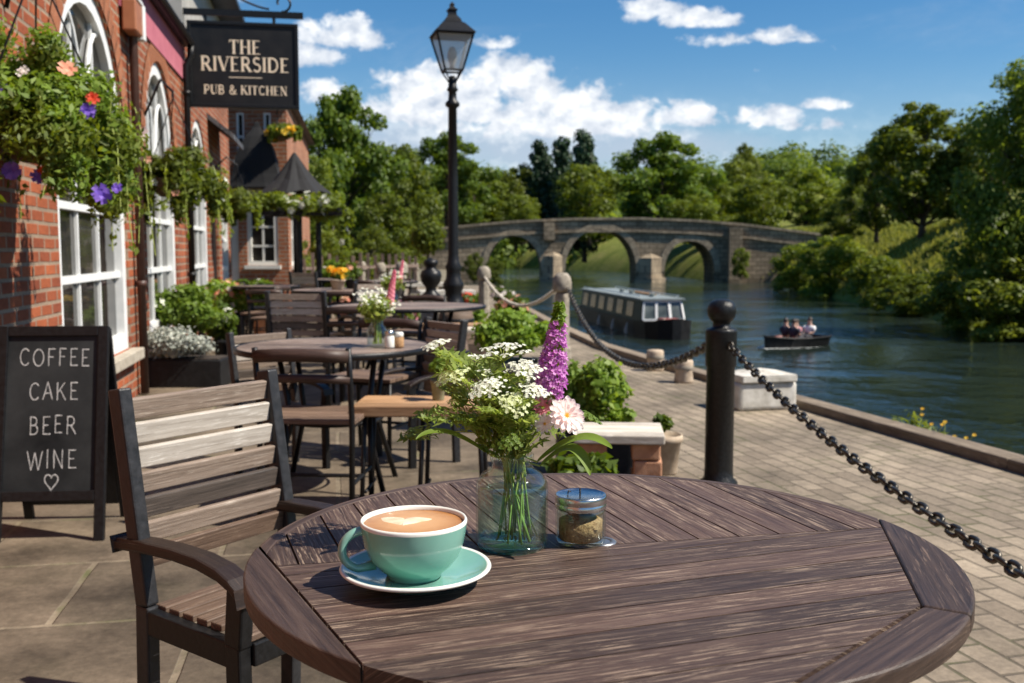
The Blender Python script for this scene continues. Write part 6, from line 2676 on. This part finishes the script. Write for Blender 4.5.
for px, d, r_, h_, lm_, fm, lab in ((262, 14.2, .30, .75, 'lf_lime', 'pt_white', 'tall leafy planter beside the small dark table at the house wall'), (222, 11.0, .20, .6, 'lf_mid', 'pt_white', 'bushy dark green planter between the trough and the pinkish one'),
                                    (300, 21.5, .5, 1.1, 'lf_yel', 'pt_white', 'large shrub in a tub behind the pergola posts'), (336, 18.5, .42, 1.0, 'lf_lime', 'pt_pink', 'tall flowering shrub in a tub right of the pergola'),
                                    (356, 25.0, .6, 1.2, 'lf_yel', 'pt_peach', 'shrub in a tub by the picket fence'), (392, 23.5, .5, .95, 'lf_mid', 'pt_white', 'dark green tub shrub behind the pink capped post'),
                                    (508, 9.6, .16, .42, 'lf_mid', 'pt_hot', 'small tub of greenery behind the big grey shrub pot'), (474, 11.8, .17, .5, 'lf_lime', 'pt_yellow', 'tub of pale greenery right of the half barrel')):
    potted('tub_plant', lab, (gx(px, d), d, .008), r_*.55, h_*.35, blob_clumps(0, 0, h_*.68, r_*.85, r_*.85, h_*.34, 16, .42), 2200, .045 if d < 13 else .07, M[lm_], rnd.choice([M['planterblack'], M['terracotta'], M['barrel']]), [(fm, 22, .05)], group='tub plants along the terrace')
lo = thing('lollipop_tree', 'clipped ball topped lollipop tree in a pot near the lamp post', 'topiary', (gx(428, 19.5), 19.5, .008))
mb = MB()
mb.lathe([(.001, 0), (.16, 0), (.21, .34), (.2, .36), (.17, .32), (.001, .32)], 20)
mb.build('pot', M['terracotta'], lo, True)
mb = MB()
mb.tube([(0, 0, .3), (.01, 0, .8), (0, 0, 1.25)], .028, 7)
mb.build('trunk', M['barkwood'], lo)
foliage('crown', [(0, 0, 1.46, .29, .29, .30)], 1600, .06, M['lf_yel'], lo, shell=.8)
# low pale slab seats near the far posts
for i, (px, d, lab) in enumerate([(446, 17.0, 'pale bluish stone slab bench behind the urn pedestal'), (428, 21.0, 'farther pale stone slab bench beside the quay')]):
    t = thing('slab_bench', lab, 'bench', (gx(px, d), d, .008), R(12), 'stone slab benches')
    mb = MB()
    mb.box((0, 0, .47), (.95, .4, .09))
    bevel(mb.build('slab', M['palestone'], t), .012)
    mb = MB()
    for sx in (-.32, .32):
        mb.box((sx, 0, .21), (.14, .3, .42))
    mb.build('support', M['stone'], t)
# picket rail at the garden edge
pk = thing('picket_fence', 'low weathered picket fence beyond the terrace tables', 'fence', (gx(352, 19), 19, 0))
mb = MB()
for i in range(16):
    x = -.9+i*.12
    mb.bar((x, i*.22, 0), (x, i*.22, 1.08+rnd.uniform(-.05, .07)), .06, .03, up=(0, 1, 0))
mb.build('pickets', M['midtable'], pk)
mb = MB()
for z_ in (.3, .85):
    mb.bar((-.95, -.09+.021, z_), (.95, 3.33+.021, z_), .03, .06)
mb.build('rails', M['midtable'], pk)

# weeds on the quay wall
wd = thing('quay_weeds', 'straggly weeds with yellow flowers growing from the quay edge at the right', 'weeds', (XL(6.4)+.05, 6.4, -.05))
foliage('foliage', [(rnd.uniform(.0, .25), rnd.uniform(-.55, .5), rnd.uniform(-.10, .05), .10, .14, .10) for _ in range(12)], 700, .022, M['lf_olive'], wd, shell=.1, elong=3)
P_, D_ = [], []
mb = MB()
for _ in range(8):
    p0 = Vector((rnd.uniform(0, .2), rnd.uniform(-.5, .5), -.05))
    p1 = p0+Vector((rnd.uniform(0, .12), rnd.uniform(-.1, .1), rnd.uniform(.12, .26)))
    mb.tube([p0, p0.lerp(p1, .5)+Vector((-.01, 0, .02)), p1], .0025, 4)
    P_.append(p1)
    D_.append(Vector((-.3, -.5, .8)))
mb.build('stems', M['stem'], wd)
obj('blossoms', blossoms_mesh('blossoms', P_, D_, .019), M['pt_yellow'], wd)

# ================================================================== HANGING BASKETS
def basket(label, pos, rad, ht, nleaf, lsize, mat, flowers, hook_from, k=22, trail=10, extra=()):
    t = thing('hanging_basket', label, 'hanging basket', pos, 0, 'hanging flower baskets on the houses')
    mb = MB()
    mb.lathe([(.001, -rad*.55), (rad*.3, -rad*.5), (rad*.48, -rad*.3), (rad*.52, -.06), (rad*.48, -.06), (.001, -.08)], 22)
    mb.build('basket', M['wicker'], t, True)
    mb = MB()
    hk = Vector(hook_from)-Vector(pos)
    top_ = Vector((0, 0, rad*1.5))
    for a in (0, 2.1, 4.2):
        mb.tube([(rad*.64*math.cos(a), rad*.64*math.sin(a), 0), top_], .005, 5)
    mb.tube([hk, Vector((hk.x*.4, hk.y*.4, top_.z+.16)), top_+Vector((0, 0, .05)), top_], .012, 6)
    mb.build('bracket', M['metal'], t)
    cl_ = blob_clumps(0, 0, .04, rad*.85, rad*.85, ht*.40, k, .36)+[(c_[0]-.02, c_[1], c_[2], *c_[3:]) for c_ in extra]
    for i in range(trail):
        a = rnd.random()*6.28
        L_ = rnd.uniform(.35, .95)*ht
        for j in range(3):
            cl_.append((rad*.78*math.cos(a), rad*.78*math.sin(a), -L_*(j+1)/3*.75, rad*.16, rad*.16, L_*.2))
    foliage('foliage', cl_, nleaf, lsize, M[mat], t, shell=.25, elong=2.0)
    foliage('foliage', [(c[0], c[1], c[2]-.05, c[3]*1.08, c[4]*1.08, c[5]) for c in cl_ if rnd.random() < .6], nleaf//2, lsize*.9, M['lf_olive'], t, shell=.2, elong=2.0)
    for _ in range(4):
        a_ = rnd.uniform(PI, 2*PI)
        cl_.append((rad*.7*math.cos(a_), rad*.7*math.sin(a_), -ht*.25, rad*.4, rad*.3, ht*.2))
    st_ = MB()
    LP_, LN_ = [], []
    for _ in range(trail*2):
        a_ = rnd.random()*6.28
        L_ = rnd.uniform(.5, 1.25)*ht
        r0_ = rad*rnd.uniform(.75, 1.0)
        pp = [Vector((r0_*math.cos(a_)*(1+.12*f_), r0_*math.sin(a_)*(1+.12*f_), .05-L_*f_**1.2)) + Vector((rnd.gauss(0, .01), rnd.gauss(0, .01), 0)) for f_ in (0, .25, .5, .75, 1)]
        st_.tube(pp, .0025, 4)
        for j_ in range(26):
            f_ = rnd.random()*3.99
            q_ = pp[int(f_)].lerp(pp[int(f_)+1], f_ % 1)
            LP_.append(q_+Vector((rnd.gauss(0, .014), rnd.gauss(0, .014), rnd.gauss(0, .01))))
            LN_.append(Vector((rnd.gauss(0, .6)+math.cos(a_), rnd.gauss(0, .6)+math.sin(a_), rnd.gauss(.4, .5))).normalized())
    st_.build('trailing_stems', M['stem'], t)
    szs = np.array([lsize*rnd.uniform(.6, 1.7) for _ in LP_])
    obj('trailing_leaves', leaf_mesh('trailing_leaves', np.array([tuple(p) for p in LP_]), np.array([tuple(p) for p in LN_]), szs, 1.7, droop=.7), M['lf_yel'], t)
    foliage('trailing_leaves', cl_[-4:], nleaf//3, lsize*.8, M['lf_yel'], t, shell=.1, elong=2.2, droop=.6)
    return t, cl_


hb1p = aty(42, 112, 4.85)
wallpt = F1.P(5.2, hb1p.z+.55, .01)
hb1, cl1 = basket('biggest hanging basket with purple and peach petunias on the pub wall at the left edge', hb1p, .46, .60, 15000, .021, 'lf_lime', None, wallpt, 24, 11, extra=[(-.30, -.1, .42, .13, .12, .12), (-.22, -.1, .34, .16, .14, .12), (-.38, 0, .25, .16, .14, .14), (.33, -.1, -.3, .08, .08, .2), (.36, -.05, -.1, .1, .1, .18), (.1, -.1, .3, .1, .1, .08)])
for px, py, mt, sz in ((66, 68, 'pt_peach', .055), (4, 89, 'pt_purple', .062), (86, 110, 'pt_purple', .05), (92, 101, 'pt_red', .04), (12, 172, 'pt_purple', .06), (39, 176, 'pt_purple', .045), (60, 180, 'pt_purple', .042),
                       (48, 170, 'pt_red', .032), (107, 196, 'pt_purple', .06), (119, 190, 'pt_purple', .035), (24, 74, 'pt_pink', .03)):
    p = aty(px, py, 4.62)
    PP, DD = [], []
    for q_ in range(2):
        PP.append(p-hb1p+Vector((rnd.gauss(0, .012), rnd.gauss(0, .012), rnd.gauss(0, .01))))
        DD.append((.25+rnd.gauss(0, .2), -.9, .25+rnd.gauss(0, .2)))
    o = obj('blossom', blossoms_mesh('blossom', PP, DD, sz), M[mt], hb1)
hb2p = aty(175, 172, 8.7)
hb2, cl2_ = basket('hanging basket of green trailing plants on the pub wall beside the second arched window', hb2p, .42, .54, 7000, .028, 'lf_yel', None, F1.P(9.0, hb2p.z+.5, .01), 20, 9)
for mt, n_ in (('pt_peach', 14), ('pt_white', 10), ('pt_yellow', 8)):
    PP, DD = surf_points(cl2_, n_)
    obj('blossoms', blossoms_mesh('blossoms', PP, DD, .05), M[mt], hb2)
o = obj('blossom', blossoms_mesh('blossom', [aty(140, 134, 8.6)-hb2p, aty(136, 138, 8.6)-hb2p], [(.2, -1, .1), (.3, -1, .3)], .11), M['pt_pink'], hb2)
hb3p = aty(238, 201, 13.8)
basket('small round hanging basket below the hanging sign', hb3p, .29, .36, 2600, .04, 'lf_olive', None, F1.P(14.0, hb3p.z+.4, .01), 14, 5)
hb4p = aty(283, 131, 18.2)
hb4, cl4 = basket('high hanging basket with orange yellow flowers on the end house', hb4p, .30, .22, 1000, .07, 'lf_yel', None, (-4.3, Y3-.01, hb4p.z+.35), 14, 3)
PP, DD = surf_points(cl4, 40)
obj('blossoms', blossoms_mesh('blossoms', PP, DD, .09), M['pt_yellow'], hb4)

# ================================================================== PARASOL, PERGOLA
pz = thing('closed_parasol', 'black half closed parasol on a black pole in front of the end house', 'parasol', (gx(297, 16.6), 16.6, .008))
mb = MB()
mb.tube([(0, 0, 0), (0, 0, 2.75)], .045, 10)
mb.lathe([(.001, 0), (.24, 0), (.24, .05), (.07, .08), (.06, .22), (.001, .22)], 20)
mb.build('pole', M['metal'], pz, True)
mb = MB()
vs, fs = [], []
nseg = 32
for i, (r_, z_) in enumerate([(.02, 2.78), (.10, 2.66), (.2, 2.5), (.33, 2.33), (.47, 2.2), (.56, 2.12)]):
    for j in range(nseg):
        a = 2*PI*j/nseg
        q_ = r_*(1+.13*math.cos(8*a)*min(1, i/2))
        vs.append((q_*math.cos(a), q_*math.sin(a), z_-.03*math.cos(8*a)*i/5))
for i in range(5):
    for j in range(nseg):
        j2 = (j+1) % nseg
        fs.append((i*nseg+j, (i+1)*nseg+j, (i+1)*nseg+j2, i*nseg+j2))
mb.add(vs, fs)
mb.build('canopy', M['fabric'], pz)
pg = thing('pergola', 'slim black pergola frame carrying the climbing plant beside the end house', 'pergola', (gx(305, 15.6), 15.6, .008))
mb = MB()
for px in (300, 319):
    mb.tube([(gx(px, 15.8)-pg.location.x, .25, 0), (gx(px, 15.8)-pg.location.x, .25, 1.72)], .045, 8)
mb.build('post', M['metal'], pg)
mb = MB()
for dy in (-.3, .3):
    mb.bar((-.65, dy, 1.75), (.65, dy, 1.75), .05, .07)
for i in range(5):
    mb.bar((-.6+.3*i, -.38, 1.81), (-.6+.3*i, .38, 1.81), .035, .045)
mb.build('beam', M['metal'], pg)
cp_ = thing('climbing_plant', 'leafy climber with white flowers heaped along the top of the pergola', 'climber', (gx(305, 15.6), 15.6, 1.85))
clp = [(rnd.uniform(-.62, .62), rnd.uniform(-.3, .3), rnd.uniform(-.12, .16), .17, .17, .13) for _ in range(22)]
clp += [(.60+rnd.uniform(-.06, .1), rnd.uniform(-.2, .2), -.15-.2*i, .09, .09, .16) for i in range(4)]
foliage('foliage', clp, 4200, .05, M['lf_yel'], cp_, shell=.4)
PP, DD = surf_points(clp, 45)
obj('blossoms', blossoms_mesh('blossoms', PP, DD, .08), M['pt_white'], cp_)

# ================================================================== BOATS
nb0 = atz(664, 336.5, ZW)
nb1 = atz(596, 317, ZW)
ax = (nb0-nb1).xy
LNB = ax.length
nb = thing('narrowboat', 'dark green canal narrowboat with a pale roof and white framed front windows', 'boat', (nb0.x, nb0.y, ZW), math.atan2(ax.y, ax.x))
HWB = .74


def hull(mb, stations, zs):
    vs, fs = [], []
    n = len(stations)
    for x, w_, t_ in stations:
        for z_, f in zs:
            zz_ = z_*(1+t_)
            vs += [(x, -w_*f, zz_), (x, w_*f, zz_)]
    m_ = len(zs)*2
    for i in range(n-1):
        for j in range(len(zs)-1):
            a, c = i*m_+j*2, (i+1)*m_+j*2
            fs += [(a, c, c+2, a+2), (a+1, a+3, c+3, c+1)]
    fs.append(tuple([j*2 for j in range(len(zs))]+[j*2+1 for j in reversed(range(len(zs)))]))
    e = (n-1)*m_
    fs.append(tuple([e+j*2+1 for j in range(len(zs))]+[e+j*2 for j in reversed(range(len(zs)))]))
    mb.add(vs, fs)


mb = MB()
hull(mb, [(-LNB-.3, .35, .15), (-LNB+.2, .72, .03), (-LNB+1, HWB, 0), (-.6, HWB, 0), (.35, HWB*.9, .05), (.9, .45, .22), (1.15, .12, .35)], [(-.3, .8), (.0, .96), (.42, 1.0)])
mb.add([(-LNB, -.7, .40), (.4, -.7, .40), (.4, .7, .40), (-LNB, .7, .40)], [(0, 1, 2, 3)])
nbh = mb.build('hull', M['boatblack'], nb)
mb = MB()
x0, x1 = -LNB+.4, -.05
hc_ = .60
cs = [(x0, -.66), (x1, -.66), (x1, .66), (x0, .66)]
vs = [(x, y, .40) for x, y in cs]+[(x-(.16 if x == x1 else 0), y*.88, .40+hc_) for x, y in cs]
mb.add(vs, [(0, 1, 5, 4), (1, 2, 6, 5), (2, 3, 7, 6), (3, 0, 4, 7), (4, 5, 6, 7)])
cab = mb.build('cabin', M['greenpaint'], nb)
mb = MB()
mb.prism([(x0-.1, -.64), (x1-.06, -.64), (x1-.06, .64), (x0-.1, .64)], .40+hc_+.003, .40+hc_+.05)
rfb = mb.build('roof', M['roofgrey'], nb)
for yy3 in (-.56, .56):
    mb = MB()
    mb.tube([(x0+.1, yy3, .40+hc_+.11), (x1-.4, yy3, .40+hc_+.11)], .014, 5)
    for j in range(5):
        xr = x0+.2+(x1-x0-.8)*j/4
        mb.tube([(xr, yy3, .40+hc_+.05), (xr, yy3, .40+hc_+.11)], .012, 5)
    mb.build('handrail', M['white'], rfb)
mb = MB()
mb.box((-3.0, .2, .40+hc_+.085), (2.6, .14, .05))
mb.build('gang_plank', M['benchwood'], rfb)
for xf_ in (-1.0, -2.6, -4.4):
    mb = MB()
    mb.tube([(xf_, -.79, .34), (xf_, -.83, .12), (xf_, -.83, .02)], [.012, .05, .05], 8)
    mb.build('fender', M['rope_sunlit_chain'], nb)
mb = MB()
mb.tube([(.7, -.3, .48), (.78, .1, .50), (.62, .28, .49), (.55, -.1, .50), (.7, -.25, .53)], .025, 6)
mb.build('mooring_rope', M['rope_sunlit_chain'], nb)
for xx in (-1.2, -3.4, -4.6):
    mb = MB()
    mb.lathe([(.001, .40+hc_+.05), (.08, .40+hc_+.05), (.08, .40+hc_+.12), (.1, .40+hc_+.14), (.001, .40+hc_+.16)], 10)
    o = mb.build('vent', M['roofgrey'], rfb)
    o.location = (xx, .0, 0)
nw = 6
for s_ in (-1, 1):
    for i in range(nw):
        xa = x0+.35+(x1-x0-.8)*i/nw
        xb = xa+(x1-x0-.8)/nw*.58
        f0_, f1_ = .18, .86
        yf = lambda f: s_*(.66*(1-.12*f)+.012)
        mb = MB()
        mb.add([(xa, yf(f0_), .40+hc_*f0_), (xb, yf(f0_), .40+hc_*f0_), (xb, yf(f1_), .40+hc_*f1_), (xa, yf(f1_), .40+hc_*f1_)], [(0, 1, 2, 3) if s_ < 0 else (3, 2, 1, 0)])
        mb.build('window', M['boatpane'], nb)
for i in range(3):
    ya, yb_ = -.60+.405*i, -.60+.405*i+.385
    xf = lambda f: x1-.16*f+.014
    f0_, f1_ = .10, .95
    mb = MB()
    q0 = lambda y, f: y*(1-.12*f)
    def fq(y, f): return Vector((xf(f), q0(y, f), .40+hc_*f))
    for (pa, pb) in (((ya, f0_), (yb_, f0_)), ((yb_, f0_), (yb_, f1_)), ((yb_, f1_), (ya, f1_)), ((ya, f1_), (ya, f0_))):
        mb.bar(fq(*pa), fq(*pb), .05, .05)
    fw_ = mb.build('front_window', M['white'], nb)
    mb = MB()
    mb.add([fq(ya, f0_)-Vector((.004, 0, 0)), fq(yb_, f0_)-Vector((.004, 0, 0)), fq(yb_, f1_)-Vector((.004, 0, 0)), fq(ya, f1_)-Vector((.004, 0, 0))], [(0, 1, 2, 3)])
    mb.build('pane', M['boatpane'], fw_)
mb = MB()
mb.box((.45, 0, .47), (.6, .5, .12))
mb.build('deck_locker', M['boatred'], nb)

# rowing party
rb0 = atz(794, 346, ZW)
rbt = thing('small_boat', 'small dark open boat with a reddish inside carrying people', 'boat', (rb0.x, rb0.y, ZW), R(180+38))
st = [(-1.02, .38, .05), (-.8, .47, 0), (0, .52, 0), (.6, .42, .06), (.95, .2, .2), (1.12, .02, .32)]
mb = MB()
hull(mb, st, [(-.2, .5), (.0, .82), (.22, 1.0)])
mb.build('hull', M['boatblack'], rbt)
mb = MB()
vs, fs = [], []
for x, w_, t_ in st:
    vs += [(x*.96, -w_*.93, .224*(1+t_)), (x*.96, -w_*.6, .06), (x*.96, w_*.6, .06), (x*.96, w_*.93, .224*(1+t_))]
for i in range(len(st)-1):
    for j in range(3):
        fs.append((i*4+j, i*4+j+1, (i+1)*4+j+1, (i+1)*4+j))
mb.add(vs, fs)
mb.build('inside', M['boatred'], rbt)
mb = MB()
for s_ in (-1, 1):
    mb.tube([(x, s_*w_, .23*(1+t_)) for x, w_, t_ in st], .025, 6)
mb.build('gunwale', M['boatblack'], rbt)
for x in (-.62, .12):
    mb = MB()
    mb.box((x, 0, .15), (.2, .78, .03))
    mb.build('thwart', M['barrel'], rbt)


def sitter(label, lx, ly, face, top, s_=.64):
    """seated person, one skinned body, clothes and hair as children"""
    w_ = Matrix.Translation(rbt.location) @ Matrix.Rotation(rbt.rotation_euler.z, 4, 'Z') @ Vector((lx, ly, .165))
    t = thing('person', label, 'person', w_, face, 'people in the small boat')
    t.scale = (s_,)*3

    def skin(name, verts, edges, rad, mat, par):
        me = bpy.data.meshes.new(name)
        me.from_pydata(verts, edges, [])
        o_ = obj(name, me, mat, par)
        m_ = o_.modifiers.new('skin', 'SKIN')
        for i, r_ in enumerate(rad):
            me.skin_vertices[0].data[i].radius = r_ if hasattr(r_, '__len__') else (r_, r_)
        me.skin_vertices[0].data[0].use_root = True
        sb = o_.modifiers.new('subdivide', 'SUBSURF')
        sb.levels = sb.render_levels = 1
        m_.use_smooth_shade = True
        return o_
    # body: pelvis, chest, neck, head, arms, legs
    V = [(0, 0, .08), (0, 0, .32), (.0, 0, .50), (.01, 0, .58), (.025, 0, .66), (.03, 0, .77),
         (0, .17, .47), (.06, .22, .25), (.26, .12, .20), (0, -.17, .47), (.06, -.22, .25), (.26, -.12, .20),
         (.22, .10, .08), (.42, .11, .10), (.46, .11, -.12), (.22, -.10, .08), (.42, -.11, .10), (.46, -.11, -.12)]
    Ed = [(0, 1), (1, 2), (2, 3), (3, 4), (4, 5), (2, 6), (6, 7), (7, 8), (2, 9), (9, 10), (10, 11), (0, 12), (12, 13), (13, 14), (0, 15), (15, 16), (16, 17)]
    Rd = [.10, .10, .09, .06, .09, .08, .045, .04, .034, .045, .04, .034, .07, .055, .045, .07, .055, .045]
    body = skin('body', V, Ed, Rd, M['skin'], t)
    skin('shirt', [(0, 0, .10), (0, 0, .32), (0, 0, .49), (0, .18, .46), (.055, .22, .27), (0, -.18, .46), (.055, -.22, .27)], [(0, 1), (1, 2), (2, 3), (3, 4), (2, 5), (5, 6)], [.17, .18, .16, .095, .08, .095, .08], M[top], t)
    skin('trousers', [(0, 0, .07), (.22, .10, .085), (.42, .11, .105), (.455, .11, -.08), (.22, -.10, .085), (.42, -.11, .105), (.455, -.11, -.08)], [(0, 1), (1, 2), (2, 3), (0, 4), (4, 5), (5, 6)], [.145, .10, .084, .06, .10, .084, .06], M['trousers'], t)
    mb = MB()
    mb.ball((.008, 0, .745), .096, 12, 8, 1.0)
    mb.build('hair', M['hair'], t, True)
    return t


rz_b = rbt.rotation_euler.z
sitter('person in a dark top sitting toward the bow of the small boat', .22, .14, rz_b+PI, 'shirtdark')
sitter('person in a dark top beside the pink one in the small boat', .12, -.18, rz_b+PI, 'shirtdark')
sitter('person in a pink top in the middle of the small boat', -.25, -.12, rz_b, 'shirtpink', .6)
sitter('person in a white shirt sitting at the stern of the small boat', -.64, .0, rz_b, 'shirtwhite')
# wake at the bow
me_v, me_f = [], []
wm_ = plain('wake_foam', (.6, .63, .62), (.8, .82, .82), scale=9, rough=.5)
for i in range(260):
    f = rnd.random()
    sd_ = rnd.choice((-1, 1))
    lx = 1.15-f*1.5+rnd.gauss(0, .05)
    ly = sd_*(.08+f*.62)+rnd.gauss(0, .05+.05*f)
    p = Matrix.Translation(rbt.location) @ Matrix.Rotation(rz_b, 4, 'Z') @ Vector((lx+.12, ly, .006+.012*rnd.random()))
    r_ = rnd.uniform(.012, .04)*(1.2-f)
    b_ = len(me_v)
    a = rnd.random()*6
    for q_ in range(5):
        me_v.append((p.x+1.9*r_*math.cos(a+q_*1.257), p.y+r_*math.sin(a+q_*1.257), p.z))
    me_f.append(tuple(b_+q_ for q_ in range(5)))
me = bpy.data.meshes.new('wake_foam')
me.from_pydata(me_v, [], me_f)
kind(obj('wake_foam', me, wm_), 'stuff')

# remove unused tree kinds
for key, p in PROTO.items():
    if key not in USED:
        for ch in list(p[0].children):
            bpy.data.objects.remove(ch)
        bpy.data.objects.remove(p[0])
